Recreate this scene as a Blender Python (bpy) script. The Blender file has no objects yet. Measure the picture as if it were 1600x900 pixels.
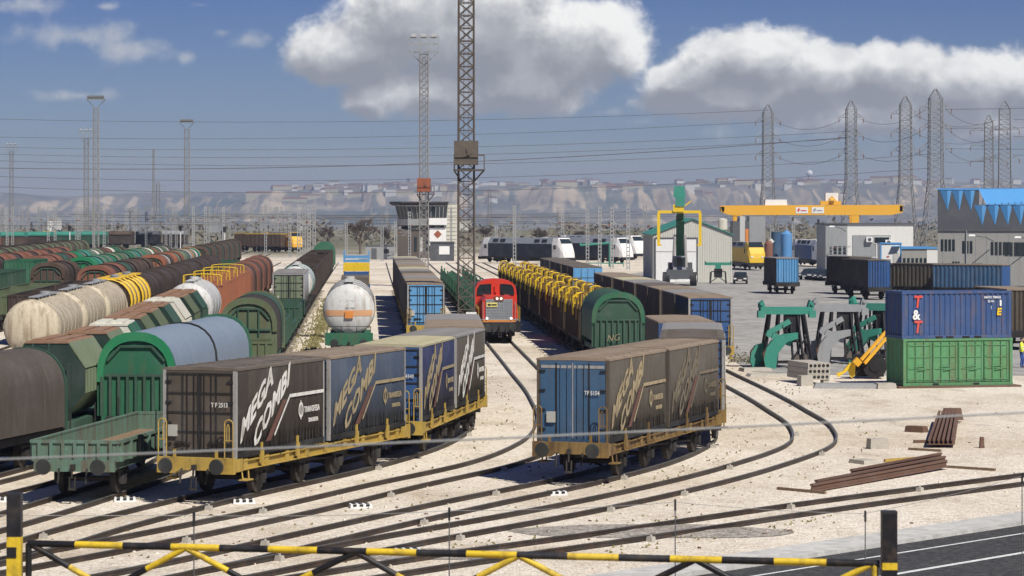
import bpy, math, random
from mathutils import Vector, Matrix
random.seed(7)
R = math.radians
scene = bpy.context.scene
COL = scene.collection
F, H, YH, CX = 4500.0, 9.22, 328.0, 800.0      # focal length in photo pixels, eye height, horizon row, centre column
RT = 0.17                                      # rail top above the ballast

def at(px, d):                                 # lateral position of a picture column at a depth
    return (px - CX) * d / F
def dz(py, z=0.0):                             # depth at which height z is seen on a picture row
    return F * (H - z) / (py - YH)
def zz(py, d):                                 # height seen on a picture row at a depth
    return H - (py - YH) * d / F

# ---------------------------------------------------------------- mesh builder
class MB:
    def __init__(s):
        s.v, s.f, s.m, s.sm = [], [], [], []
        s.M = None
    def add(s, vs, fs, m=0, smooth=False):
        o = len(s.v)
        if s.M is not None:
            vs = [s.M @ Vector(p) for p in vs]
        s.v.extend([tuple(p) for p in vs])
        for f in fs:
            s.f.append([i + o for i in f]); s.m.append(m); s.sm.append(smooth)
        return s
    def box(s, c, d, m=0, rz=0.0, rx=0.0, ry=0.0, top=None):
        hx, hy, hz = d[0]/2, d[1]/2, d[2]/2
        tx, ty = (hx*top[0], hy*top[1]) if top else (hx, hy)
        vs = [(-hx,-hy,-hz),(hx,-hy,-hz),(hx,hy,-hz),(-hx,hy,-hz),(-tx,-ty,hz),(tx,-ty,hz),(tx,ty,hz),(-tx,ty,hz)]
        if rz or rx or ry:
            Q = Matrix.Rotation(rz,3,'Z') @ Matrix.Rotation(ry,3,'Y') @ Matrix.Rotation(rx,3,'X')
            vs = [Q @ Vector(p) for p in vs]
        vs = [(p[0]+c[0], p[1]+c[1], p[2]+c[2]) for p in vs]
        return s.add(vs, [(0,3,2,1),(4,5,6,7),(0,1,5,4),(1,2,6,5),(2,3,7,6),(3,0,4,7)], m)
    def bar(s, p, q, w, m=0, h=None):
        p, q = Vector(p), Vector(q); d = q - p
        if d.length < 1e-6: return s
        d.normalize()
        a = d.cross(Vector((0,0,1)))
        if a.length < 1e-3: a = Vector((1,0,0))
        a.normalize(); b = a.cross(d).normalized()
        a = a*(w/2); b = b*((h or w)/2)
        vs = [p-a-b, p+a-b, p+a+b, p-a+b, q-a-b, q+a-b, q+a+b, q-a+b]
        return s.add(vs, [(0,3,2,1),(4,5,6,7),(0,1,5,4),(1,2,6,5),(2,3,7,6),(3,0,4,7)], m)
    def tube(s, p, q, r, m=0, n=10, r2=None, cap=True, smooth=True):
        p, q = Vector(p), Vector(q); d = (q-p).normalized()
        a = d.cross(Vector((0,0,1)))
        if a.length < 1e-3: a = Vector((1,0,0))
        a.normalize(); b = a.cross(d).normalized()
        r2 = r if r2 is None else r2
        A = [p + (a*math.cos(t)+b*math.sin(t))*r for t in [2*math.pi*i/n for i in range(n)]]
        B = [q + (a*math.cos(t)+b*math.sin(t))*r2 for t in [2*math.pi*i/n for i in range(n)]]
        s.add(A+B, [(i,(i+1)%n,n+(i+1)%n,n+i) for i in range(n)], m, smooth)
        if cap:
            s.add(A, [tuple(range(n-1,-1,-1))], m); s.add(B, [tuple(range(n))], m)
        return s
    def path(s, pts, r, m=0, n=6):
        for a, b in zip(pts[:-1], pts[1:]): s.tube(a, b, r, m, n)
        return s
    def prism(s, pts, ax, a, b, m=0):           # polygon pts extruded along axis ax between a and b
        def mk(u, v, w):
            return {'x': (w,u,v), 'y': (u,w,v), 'z': (u,v,w)}[ax]
        n = len(pts)
        A = [mk(u,v,a) for u,v in pts]; B = [mk(u,v,b) for u,v in pts]
        s.add(A+B, [(i,(i+1)%n,n+(i+1)%n,n+i) for i in range(n)], m)
        s.add(A, [tuple(range(n-1,-1,-1))], m); s.add(B, [tuple(range(n))], m)
        return s
    def loft(s, rings, m=0, smooth=True, closed=True, cap=True):
        n = len(rings[0]); vs = [p for r in rings for p in r]; fs = []
        for k in range(len(rings)-1):
            for i in range(n if closed else n-1):
                j = (i+1) % n
                fs.append((k*n+i, k*n+j, (k+1)*n+j, (k+1)*n+i))
        s.add(vs, fs, m, smooth)
        if cap and closed:
            s.add(rings[0], [tuple(range(n-1,-1,-1))], m); s.add(rings[-1], [tuple(range(n))], m)
        return s
    def quad(s, a, b, c, d, m=0):
        return s.add([a,b,c,d], [(0,1,2,3)], m)
    def build(s, name, mats, parent=None, loc=None, rz=0.0, link=True):
        me = bpy.data.meshes.new(name)
        me.from_pydata(s.v, [], s.f)
        if not isinstance(mats, (list, tuple)): mats = [mats]
        for m in mats: me.materials.append(m)
        me.polygons.foreach_set('material_index', s.m)
        me.polygons.foreach_set('use_smooth', s.sm)
        me.validate(); me.update()
        o = bpy.data.objects.new(name, me)
        COL.objects.link(o)
        if parent: o.parent = parent
        if loc: o.location = loc
        if rz: o.rotation_euler = (0,0,rz)
        return o

def tag(o, label, cat, group=None, kind=None):
    o['label'] = label
    if cat: o['category'] = cat
    if group: o['group'] = group
    if kind: o['kind'] = kind
    return o
def thing(name, label, cat, loc=(0,0,0), rz=0.0, group=None):
    o = bpy.data.objects.new(name, None); COL.objects.link(o)
    o.empty_display_size = .3
    o.location = loc; o.rotation_euler = (0,0,rz)
    return tag(o, label, cat, group)
KIDS = {}
def kids(o): return list(o.children)
def copy_tree(o, parent=None):
    c = o.copy(); COL.objects.link(c)
    if parent: c.parent = parent
    for ch in kids(o): copy_tree(ch, c)
    return c
def dup(root, loc, rz, label=None, group=None):
    r = copy_tree(root); r.location = loc; r.rotation_euler = (0,0,rz)
    if label: r['label'] = label
    if group: r['group'] = group
    return r
ORD = ['first','second','third','fourth','fifth','sixth','seventh','eighth','ninth','tenth','eleventh','twelfth','thirteenth','fourteenth','fifteenth','sixteenth','seventeenth','eighteenth','nineteenth','twentieth']

# ---------------------------------------------------------------- materials
MATS = {}
def node_mat(name):
    m = bpy.data.materials.new(name); m.use_nodes = True
    nt = m.node_tree; nt.nodes.clear()
    out = nt.nodes.new('ShaderNodeOutputMaterial'); b = nt.nodes.new('ShaderNodeBsdfPrincipled')
    nt.links.new(b.outputs[0], out.inputs[0])
    return m, nt, b
def N(nt, t, **kw):
    n = nt.nodes.new(t)
    for k, v in kw.items(): setattr(n, k, v)
    return n
def noise(nt, vec, scale, detail=4, rough=.55, dist=0.0):
    n = N(nt, 'ShaderNodeTexNoise'); n.inputs['Scale'].default_value = scale
    n.inputs['Detail'].default_value = detail; n.inputs['Roughness'].default_value = rough
    n.inputs['Distortion'].default_value = dist
    if vec is not None: nt.links.new(vec, n.inputs['Vector'])
    return n.outputs['Fac']
def ramp(nt, fac, stops):
    r = N(nt, 'ShaderNodeValToRGB'); e = r.color_ramp.elements
    e[0].position, e[0].color = stops[0][0], (*stops[0][1], 1)
    e[1].position, e[1].color = stops[-1][0], (*stops[-1][1], 1)
    for p, c in stops[1:-1]:
        k = e.new(p); k.color = (*c, 1)
    nt.links.new(fac, r.inputs[0]); return r.outputs[0]
def frange(nt, fac, a, b):
    r = N(nt, 'ShaderNodeMapRange'); r.inputs['From Min'].default_value = a; r.inputs['From Max'].default_value = b
    r.interpolation_type = 'SMOOTHSTEP'
    nt.links.new(fac, r.inputs[0]); return r.outputs[0]
def mix(nt, fac, a, b, mode='MIX'):
    n = N(nt, 'ShaderNodeMix', data_type='RGBA', blend_type=mode)
    for s, v in ((n.inputs[0], fac), (n.inputs[6], a), (n.inputs[7], b)):
        if isinstance(v, (int, float)): s.default_value = v
        elif isinstance(v, tuple): s.default_value = (*v, 1)
        else: nt.links.new(v, s)
    return n.outputs[2]
def mapping(nt, vec, scale):
    n = N(nt, 'ShaderNodeMapping'); n.inputs['Scale'].default_value = scale
    nt.links.new(vec, n.inputs['Vector']); return n.outputs[0]
def bump(nt, b, h, strength, dist=.02):
    n = N(nt, 'ShaderNodeBump'); n.inputs['Strength'].default_value = strength; n.inputs['Distance'].default_value = dist
    nt.links.new(h, n.inputs['Height']); nt.links.new(n.outputs[0], b.inputs['Normal'])

def paint(name, col, dirt=(.09,.07,.05), amt=.5, rough=.55, streak=True, metal=0.0, fade=.25, scale=1.0):
    """weathered paint: faded patches, grime and rust runs, all by noise in the object's own space"""
    if name in MATS: return MATS[name]
    m, nt, b = node_mat(name)
    tc = N(nt, 'ShaderNodeTexCoord'); oi = N(nt, 'ShaderNodeObjectInfo')
    ad = N(nt, 'ShaderNodeVectorMath', operation='ADD'); cm = N(nt, 'ShaderNodeVectorMath', operation='SCALE')
    cb = N(nt, 'ShaderNodeCombineXYZ')
    for i in range(3): nt.links.new(oi.outputs['Random'], cb.inputs[i])
    nt.links.new(cb.outputs[0], cm.inputs[0]); cm.inputs['Scale'].default_value = 37.0
    nt.links.new(tc.outputs['Object'], ad.inputs[0]); nt.links.new(cm.outputs[0], ad.inputs[1])
    v = ad.outputs[0]
    f1 = noise(nt, mapping(nt, v, (.5*scale,.5*scale,.5*scale)), 1.0, 5, .6)
    light = tuple(min(.85, c*.75+.12) for c in col)
    c = mix(nt, frange(nt, f1, .42, .72), col, tuple(col[i]*(1-fade)+light[i]*fade for i in range(3)))
    f2 = noise(nt, mapping(nt, v, (3.2*scale,3.2*scale,.45*scale) if streak else (2*scale,2*scale,2*scale)), 1.0, 6, .65)
    g = frange(nt, f2, .62-.28*amt, .86-.2*amt)
    mu = N(nt, 'ShaderNodeMath', operation='MULTIPLY'); nt.links.new(g, mu.inputs[0]); mu.inputs[1].default_value = min(.9, amt*1.1)
    c = mix(nt, mu.outputs[0], c, dirt)
    f3 = noise(nt, mapping(nt, v, (9*scale,9*scale,9*scale)), 1.0, 4, .6)
    c = mix(nt, .3, c, ramp(nt, f3, [(.25,(.55,.55,.55)),(.75,(1.35,1.35,1.35))]), 'MULTIPLY')
    nt.links.new(c, b.inputs['Base Color'])
    b.inputs['Roughness'].default_value = rough; b.inputs['Metallic'].default_value = metal
    rr = N(nt, 'ShaderNodeMath', operation='MULTIPLY_ADD'); nt.links.new(f2, rr.inputs[0]); rr.inputs[1].default_value = .35; rr.inputs[2].default_value = rough-.15
    nt.links.new(rr.outputs[0], b.inputs['Roughness'])
    b.inputs['Specular IOR Level'].default_value = .3
    bump(nt, b, f3, .12, .02)
    MATS[name] = m; return m
def glass_mat(name='window_glass', col=(.02,.03,.035), rough=.08):
    if name in MATS: return MATS[name]
    m, nt, b = node_mat(name)
    b.inputs['Base Color'].default_value = (*col,1); b.inputs['Roughness'].default_value = rough
    b.inputs['Specular IOR Level'].default_value = .6
    MATS[name] = m; return m
def lamp_mat():
    if 'lamp_lit' in MATS: return MATS['lamp_lit']
    m, nt, b = node_mat('lamp_lit')
    b.inputs['Base Color'].default_value = (.9,.88,.8,1); b.inputs['Emission Color'].default_value = (1,.95,.82,1)
    b.inputs['Emission Strength'].default_value = 2.0
    MATS['lamp_lit'] = m; return m

# ground-like surfaces in world space
def ground_mat(name, stops, small, big, stain=None, bumps=.6, tint=None, fine=7.0):
    m, nt, b = node_mat(name)
    g = N(nt, 'ShaderNodeNewGeometry'); v = g.outputs['Position']
    f1 = noise(nt, v, fine, 6, .7)
    vo = N(nt, 'ShaderNodeTexVoronoi'); vo.inputs['Scale'].default_value = small; nt.links.new(v, vo.inputs['Vector'])
    sep = N(nt, 'ShaderNodeSeparateColor'); nt.links.new(vo.outputs['Color'], sep.inputs[0])
    add = N(nt, 'ShaderNodeMath', operation='MULTIPLY_ADD'); nt.links.new(sep.outputs[0], add.inputs[0]); add.inputs[1].default_value = .5
    hf = N(nt, 'ShaderNodeMath', operation='MULTIPLY'); nt.links.new(f1, hf.inputs[0]); hf.inputs[1].default_value = .5
    nt.links.new(hf.outputs[0], add.inputs[2])
    c = ramp(nt, add.outputs[0], stops)
    fb = noise(nt, v, big, 5, .6, .4)
    if tint:
        c = mix(nt, frange(nt, fb, .42, .68), c, tint, 'MULTIPLY')
        fc = noise(nt, mapping(nt, v, (9*big,4*big,big)), 1.0, 6, .65)
        c = mix(nt, frange(nt, fc, .45, .75), c, tuple(t_*.92 for t_ in tint), 'MULTIPLY')
    if stain:
        fs = noise(nt, mapping(nt, v, (.16,.05,.1)), 1.0, 6, .65)
        fm = noise(nt, v, 1.3, 4, .6)
        k = N(nt, 'ShaderNodeMath', operation='MULTIPLY'); nt.links.new(frange(nt, fs, .56, .74), k.inputs[0]); nt.links.new(frange(nt, fm, .3, .7), k.inputs[1])
        c = mix(nt, k.outputs[0], c, stain)
    nt.links.new(c, b.inputs['Base Color']); b.inputs['Roughness'].default_value = .95
    b.inputs['Specular IOR Level'].default_value = .1
    ht = N(nt, 'ShaderNodeMath', operation='SUBTRACT'); nt.links.new(f1, ht.inputs[0]); nt.links.new(vo.outputs['Distance'], ht.inputs[1])
    bump(nt, b, ht.outputs[0], bumps, .08)
    MATS[name] = m; return m

P_ = paint
M = dict(
 rail=P_('rail_steel', (.035,.026,.02), (.09,.05,.03), .6, .5, False),
 railtop=P_('rail_head', (.12,.125,.12), (.07,.06,.05), .4, .45, False),
 under=P_('underframe_black', (.022,.02,.018), (.07,.05,.035), .5, .8),
 wheel=P_('wheel_steel', (.04,.033,.028), (.1,.06,.04), .5, .6, False),
 yellow=P_('wagon_yellow', (.44,.3,.06), (.16,.1,.05), .6, .55),
 yellow_rusty=P_('wagon_yellow_rusty', (.24,.15,.04), (.09,.05,.028), .85, .65),
 yellow_bright=P_('yellow_enamel', (.78,.52,.02), (.2,.12,.04), .35, .5),
 buffer=P_('buffer_black', (.03,.032,.03), (.08,.08,.05), .4, .5, False),
 brown_door=P_('door_brown_grime', (.085,.068,.05), (.05,.042,.035), .5, .7),
 blue_door=P_('door_blue_grime', (.045,.105,.19), (.075,.075,.07), .55, .6),
 blue_vivid=P_('door_blue', (.03,.09,.24), (.06,.06,.07), .5, .5),
 blue_pale=P_('door_blue_pale', (.11,.31,.55), (.2,.2,.18), .35, .5),
 cur_brown=P_('curtain_brown', (.042,.034,.026), (.075,.06,.043), .6, .7),
 cur_grey=P_('curtain_blue_grey', (.05,.068,.1), (.075,.062,.045), .6, .7),
 cur_violet=P_('curtain_violet', (.022,.028,.075), (.06,.05,.045), .45, .7),
 cur_tan=P_('curtain_tan', (.085,.073,.055), (.055,.046,.036), .5, .75),
 roof_tan=P_('roof_dust_tan', (.27,.21,.15), (.15,.115,.09), .6, .85, False),
 roof_brown=P_('roof_dust_brown', (.12,.1,.08), (.25,.2,.15), .5, .85, False),
 roof_cream=P_('roof_dust_cream', (.45,.41,.26), (.25,.21,.16), .5, .85, False),
 roof_grey=P_('roof_dust_grey', (.24,.23,.22), (.2,.17,.14), .5, .85, False),
 white_letter=P_('lettering_white', (.68,.67,.62), (.2,.17,.13), .6, .6),
 tan_letter=P_('lettering_tan', (.36,.29,.17), (.16,.13,.085), .65, .7),
 faded_letter=P_('lettering_faded', (.17,.14,.095), (.09,.075,.055), .7, .75),
 green_shade=P_('recess_shade_green', (.014,.035,.026), (.03,.03,.025), .4, .8),  # green with the shade of the gaps between hoppers put into the colour
 red_bar=P_('stripe_red_grime', (.13,.06,.045), (.09,.07,.055), .5, .7),
 steel_post=P_('post_steel', (.33,.32,.3), (.12,.1,.08), .5, .5),
 strap=P_('strap_black', (.015,.014,.013), (.05,.045,.04), .3, .8),
 docbox=P_('document_box', (.42,.42,.38), (.2,.17,.12), .4, .6),
 green=P_('wagon_green', (.025,.125,.065), (.12,.09,.05), .5, .6),
 green_bright=P_('wagon_green_bright', (.02,.2,.08), (.06,.1,.05), .3, .5),
 green_dark=P_('wagon_green_dark', (.035,.085,.055), (.07,.055,.04), .5, .65),
 green_grey=P_('wagon_green_grey', (.16,.2,.12), (.13,.1,.07), .5, .7),
 green_pale=P_('wagon_green_pale', (.11,.2,.145), (.12,.085,.06), .8, .7),
 green_olive=P_('wagon_green_olive', (.1,.13,.065), (.12,.08,.05), .55, .7),
 teal=P_('teal_paint', (.045,.25,.18), (.1,.1,.07), .35, .5),
 hop_roof=P_('hopper_roof_rust', (.26,.15,.09), (.38,.27,.18), .5, .85, False),
 hop_white=P_('hopper_white', (.62,.6,.5), (.3,.25,.18), .5, .7),
 tarp_grey=P_('tarp_grey_blue', (.2,.25,.31), (.2,.2,.2), .3, .6),
 tarp_brown=P_('tarp_brown', (.085,.07,.055), (.14,.12,.1), .5, .7),
 tarp_pale=P_('tarp_worn_grey', (.38,.36,.33), (.2,.17,.14), .5, .7),
 cream=P_('tank_cream', (.55,.48,.35), (.24,.18,.11), .75, .5),
 white_tank=P_('tank_white', (.58,.58,.55), (.27,.22,.16), .65, .45),
 orange_band=P_('band_orange', (.6,.33,.17), (.4,.25,.12), .4, .5),
 orange=P_('plate_orange', (.65,.24,.05), (.3,.15,.07), .4, .5),
 tank_yellow=P_('tank_yellow', (.75,.48,.03), (.35,.24,.1), .4, .5),
 dark_brown=P_('cover_dark_brown', (.05,.035,.027), (.13,.09,.065), .5, .75),
 red_brown=P_('cover_red_brown', (.21,.085,.05), (.12,.075,.05), .5, .75),
 rust_orange=P_('hopper_rust_orange', (.33,.12,.06), (.15,.09,.06), .55, .75),
 brown=P_('wagon_brown', (.085,.055,.036), (.07,.05,.035), .5, .75),
 red=P_('loco_red', (.6,.045,.022), (.2,.06,.04), .5, .4),
 grey=P_('grey_paint', (.3,.31,.31), (.18,.15,.12), .45, .5),
 grey_dark=P_('dark_grey_paint', (.1,.105,.11), (.08,.07,.06), .4, .55),
 grey_light=P_('light_grey_paint', (.5,.5,.47), (.3,.27,.22), .4, .6),
 black=P_('black_paint', (.018,.018,.02), (.06,.05,.045), .4, .5),
 black_gloss=P_('black_enamel', (.012,.012,.013), (.05,.045,.04), .25, .35),
 white=P_('white_paint', (.78,.78,.75), (.45,.4,.33), .35, .55),
 navy=P_('loco_navy', (.018,.024,.04), (.05,.05,.05), .3, .45),
 silver=P_('loco_silver', (.27,.3,.33), (.25,.22,.2), .35, .45),
 galv=P_('galvanised_steel', (.36,.37,.36), (.22,.2,.17), .4, .5, True, .3),
 mast_dark=P_('mast_dark_steel', (.1,.085,.07), (.15,.09,.055), .5, .65),
 mast_grey=P_('mast_grey_steel', (.25,.245,.23), (.15,.12,.09), .5, .6),
 concrete=P_('concrete_precast', (.42,.39,.33), (.25,.22,.18), .45, .9, False),
 concrete_grey=P_('concrete_grey', (.3,.3,.29), (.18,.165,.15), .45, .9, False),
 wood=P_('weathered_timber', (.22,.15,.09), (.1,.07,.05), .5, .9),
 hv_yellow=P_('hi_vis_yellow', (.75,.8,.06), (.5,.5,.1), .2, .7, False),
 blue_cloth=P_('blue_workwear', (.03,.08,.3), (.03,.05,.15), .3, .8, False),
 skin=P_('skin', (.5,.3,.2), (.4,.22,.15), .2, .6, False),
 hair=P_('dark_hair', (.02,.015,.012), (.03,.02,.015), .2, .7, False),
 tyre=P_('tyre_rubber', (.02,.02,.02), (.08,.07,.06), .4, .85, False),
 rust=P_('rusty_iron', (.15,.085,.058), (.07,.045,.035), .5, .85, False),
 rust_box=P_('rusty_box', (.33,.1,.045), (.1,.06,.04), .6, .8),
 blue_roof=P_('roof_blue_sheet', (.085,.29,.58), (.2,.3,.42), .3, .4),
 wall_dark=P_('cladding_dark_grey', (.085,.09,.1), (.08,.075,.07), .3, .6),
 wall_grey=P_('cladding_warm_grey', (.3,.295,.27), (.22,.2,.17), .35, .75),
 wall_white=P_('wall_white_render', (.7,.69,.64), (.5,.46,.4), .3, .8),
 wall_cream=P_('shed_cream_sheet', (.58,.57,.5), (.4,.36,.28), .35, .6),
 silo_blue=P_('silo_blue', (.1,.27,.52), (.2,.24,.28), .35, .5),
 crane_yellow=P_('crane_orange_yellow', (.8,.42,.03), (.45,.25,.06), .3, .5),
 red_letter=P_('lettering_red', (.6,.08,.06), (.4,.15,.12), .3, .6),
 tt_blue=P_('container_blue', (.04,.085,.21), (.15,.1,.075), .6, .55),
 tt_green=P_('container_green', (.095,.27,.115), (.16,.1,.06), .65, .55),
 sign_yellow=P_('sign_yellow', (.75,.65,.2), (.4,.35,.2), .3, .6),
 pylon=P_('pylon_pale_steel', (.27,.27,.27), (.2,.19,.18), .3, .6),
 barrier_yellow=P_('barrier_yellow', (.72,.5,.03), (.12,.075,.03), .6, .5, False, 0, .25, 2.5),
 barrier_black=P_('barrier_black', (.014,.014,.016), (.09,.06,.04), .55, .45, False, 0, .25, 2.5),
 bark=P_('bark_grey_brown', (.13,.1,.08), (.08,.06,.05), .4, .95),
)
GLASS = glass_mat()
# ---------------------------------------------------------------- camera, sun, sky
cam = bpy.data.cameras.new('camera'); camo = bpy.data.objects.new('camera', cam); COL.objects.link(camo)
cam.sensor_width = 36.0; cam.lens = 36.0*F/1600.0
camo.location = (0,0,H); camo.rotation_euler = (R(90),0,0)
cam.shift_y = -(450-YH)/1600.0
cam.clip_start = .1; cam.clip_end = 40000
cam.dof.use_dof = True; cam.dof.focus_distance = 170; cam.dof.aperture_fstop = 7.0
scene.camera = camo
SUN_EL, SUN_AZ = R(50), R(146)                 # azimuth clockwise from +Y: behind the viewer's right shoulder
sd = Vector((math.sin(SUN_AZ)*math.cos(SUN_EL), math.cos(SUN_AZ)*math.cos(SUN_EL), math.sin(SUN_EL)))
sl = bpy.data.lights.new('sun', 'SUN'); sl.energy = 5.0; sl.angle = R(.53); sl.color = (1,.95,.86)
so = bpy.data.objects.new('sun', sl); COL.objects.link(so)
so.rotation_euler = sd.to_track_quat('Z', 'Y').to_euler()
so.location = (60,-60,90)
w = bpy.data.worlds.new('World'); scene.world = w; w.use_nodes = True
nt = w.node_tree; nt.nodes.clear()
wo = N(nt, 'ShaderNodeOutputWorld'); bg = N(nt, 'ShaderNodeBackground'); nt.links.new(bg.outputs[0], wo.inputs[0])
sky = N(nt, 'ShaderNodeTexSky', sky_type='NISHITA'); sky.sun_disc = False
sky.sun_elevation = SUN_EL; sky.sun_rotation = SUN_AZ; sky.altitude = 600; sky.air_density = 1.0; sky.dust_density = .6; sky.ozone_density = 3.0
bg.inputs['Strength'].default_value = .052
# clouds live in the sky itself: fields over the direction's azimuth tangent u and elevation tangent v
tc = N(nt, 'ShaderNodeTexCoord'); sx = N(nt, 'ShaderNodeSeparateXYZ'); nt.links.new(tc.outputs['Generated'], sx.inputs[0])
def mth(op, a, b=None, c=None, clamp=False):
    n = N(nt, 'ShaderNodeMath', operation=op); n.use_clamp = clamp
    for i, x in enumerate((a,b,c)):
        if x is None: continue
        if isinstance(x, (int,float)): n.inputs[i].default_value = x
        else: nt.links.new(x, n.inputs[i])
    return n.outputs[0]
yy = mth('MAXIMUM', sx.outputs[1], .02)
U = mth('DIVIDE', sx.outputs[0], yy); V = mth('DIVIDE', sx.outputs[2], yy)
front = mth('GREATER_THAN', sx.outputs[1], .05)
PX = lambda x: (x-CX)/F
PV = lambda y: (YH-y)/F
# (column, row, half width, half height) of each heap, weights below 1 make thin cloud
HEAPS = [(560,80,125,62,1),(640,40,150,95,1),(760,50,190,130,1),(900,75,130,95,1),(585,150,60,45,.9),(690,140,150,55,.95),
         (830,130,140,60,1),(965,85,52,46,1),
         (1080,128,92,44,.95),(1180,95,130,58,1),(1290,120,130,58,1),(1150,150,210,52,.95),(1400,120,120,65,1),(1500,140,140,75,.95),(1600,130,110,60,.9),
         (1380,175,240,45,.9),(1560,190,180,45,.8)]
WISPS = [(120,55,130,32,.9),(215,78,75,26,.85),(50,8,100,22,.9),(165,10,50,12,.45),(385,62,46,24,.8),(350,50,34,15,.7),(292,90,24,17,.7),(130,150,80,14,.85),
         (320,8,60,10,.45),(950,175,60,20,.3),(1010,190,90,16,.35),(1250,205,260,34,.42),(1500,230,220,28,.3),(1090,45,40,14,.4)]
# clouds elsewhere over the yard, outside the picture
HEAPS += [(-900,40,380,120,1),(2700,60,420,110,1),(-2200,100,420,120,.9)]
def field(u, v, heaps):
    acc = None
    for (x,y,a,b,wt) in heaps:
        du = mth('MULTIPLY', mth('SUBTRACT', u, PX(x)), F/a); dv = mth('MULTIPLY', mth('SUBTRACT', v, PV(y)), F/b)
        e = mth('MULTIPLY', mth('SUBTRACT', 1.0, mth('SQRT', mth('ADD', mth('MULTIPLY', du, du), mth('MULTIPLY', dv, dv)))), 1.0)
        e = mth('ADD', e, wt-1.0)
        acc = e if acc is None else mth('SMOOTH_MAX', acc, e, .18)
    return acc
def wnoise(u, v, scale, detail, rough, zoff=0.0, dist=0.0):
    c = N(nt, 'ShaderNodeCombineXYZ'); nt.links.new(u, c.inputs[0]); nt.links.new(v, c.inputs[1]); c.inputs[2].default_value = zoff
    return noise(nt, c.outputs[0], scale, detail, rough, dist)
def dens(u, v, heaps, amp, z):
    n1 = wnoise(u, v, 34.0, 8, .58, z, .3); n2 = wnoise(u, v, 130.0, 6, .6, z+3)
    nn = mth('ADD', mth('MULTIPLY', mth('SUBTRACT', n1, .5), amp), mth('MULTIPLY', mth('SUBTRACT', n2, .5), amp*.45))
    return mth('ADD', field(u, v, heaps), nn)
D0 = dens(U, V, HEAPS, 1.15, 0.0)
us = mth('ADD', U, .004); vs = mth('ADD', V, .0085)
D1 = dens(us, vs, HEAPS, 1.15, 0.0)
W0 = dens(mth('MULTIPLY', U, 1.0), V, WISPS, 3.0, 7.0)
alpha = mth('MULTIPLY', frange(nt, D0, -.03, .3), front)
walpha = mth('MULTIPLY', mth('MULTIPLY', frange(nt, W0, -.1, 1.1), .8), front)
lit = frange(nt, mth('SUBTRACT', D0, D1), -.35, .4); cover = frange(nt, D1, -.12, .62)            # crests that face the sun thin out towards it
core = frange(nt, D0, .05, .95)
low = frange(nt, V, PV(215), PV(30))
shade = mth('ADD', mth('MULTIPLY', mth('SUBTRACT', 1.0, cover), .62), mth('ADD', mth('MULTIPLY', lit, .34), mth('MULTIPLY', low, .16)), None, True)
soft = wnoise(U, V, 22.0, 5, .5, 11.0)
fine_ = wnoise(U, V, 75.0, 8, .62, 17.0, .4)
shade = mth('ADD', shade, mth('ADD', mth('MULTIPLY', mth('SUBTRACT', soft, .52), .75), mth('MULTIPLY', mth('SUBTRACT', fine_, .54), .75)), None, True)
ccol = ramp(nt, shade, [(.05,(5.6,5.9,6.6)),(.38,(8.2,8.45,9.0)),(.66,(12.4,12.5,12.7)),(1.0,(19,18.9,18.4))])
skyt = mix(nt, 1.0, sky.outputs[0], ramp(nt, mth('MULTIPLY', V, 10.0), [(0.0,(1.28,1.28,1.38)),(.25,(.7,.85,1.26)),(.8,(.36,.5,1.04))]), 'MULTIPLY')
skyc = mix(nt, walpha, skyt, (10.5,10.9,11.4))
final = mix(nt, alpha, skyc, ccol)
nt.links.new(final, bg.inputs['Color'])

scene.view_settings.view_transform = 'Standard'; scene.view_settings.look = 'None'
scene.view_settings.exposure = 0.06; scene.view_settings.gamma = 1.0
scene.render.engine = 'CYCLES'
scene.cycles.use_denoising = True
scene.cycles.max_bounces = 5; scene.cycles.diffuse_bounces = 3; scene.cycles.glossy_bounces = 3; scene.cycles.transmission_bounces = 3
scene.cycles.volume_bounces = 0; scene.cycles.sample_clamp_indirect = 6.0

# ---------------------------------------------------------------- ground, yard surfaces, hills, haze
ballast = ground_mat('ballast_cream', [(.12,(.4,.335,.26)),(.4,(.7,.625,.515)),(.75,(.86,.795,.68))], 11, .05, stain=(.2,.17,.135), bumps=.55, tint=(.82,.78,.72), fine=5.0)
plain = ground_mat('plain_scrub', [(.2,(.1,.1,.07)),(.5,(.2,.19,.14)),(.8,(.34,.31,.24))], .02, .004, bumps=.1, tint=(.7,.75,.75), fine=.03)
concrete_pave = ground_mat('yard_concrete', [(.2,(.27,.26,.24)),(.5,(.35,.34,.315)),(.8,(.42,.405,.37))], 1.1, .07, stain=(.1,.095,.09), bumps=.15, tint=(.85,.85,.86))
asphalt = ground_mat('road_asphalt', [(.2,(.04,.04,.042)),(.5,(.062,.062,.064)),(.8,(.095,.093,.09))], 9, .2, stain=(.03,.03,.03), bumps=.3)
earth = ground_mat('bank_earth', [(.2,(.16,.13,.09)),(.5,(.28,.23,.16)),(.8,(.4,.34,.25))], 6, .2, bumps=.6)
kerbm = ground_mat('kerb_concrete', [(.2,(.42,.41,.38)),(.5,(.5,.49,.46)),(.8,(.58,.57,.53))], 3, .3, bumps=.2)
whitem = ground_mat('road_paint', [(.2,(.55,.55,.53)),(.5,(.68,.68,.66)),(.8,(.78,.78,.76))], 8, .5, bumps=.1)
grit = ground_mat('dark_grit', [(.2,(.2,.18,.16)),(.5,(.33,.3,.26)),(.8,(.52,.47,.4))], 7, .3, bumps=.7)

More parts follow.
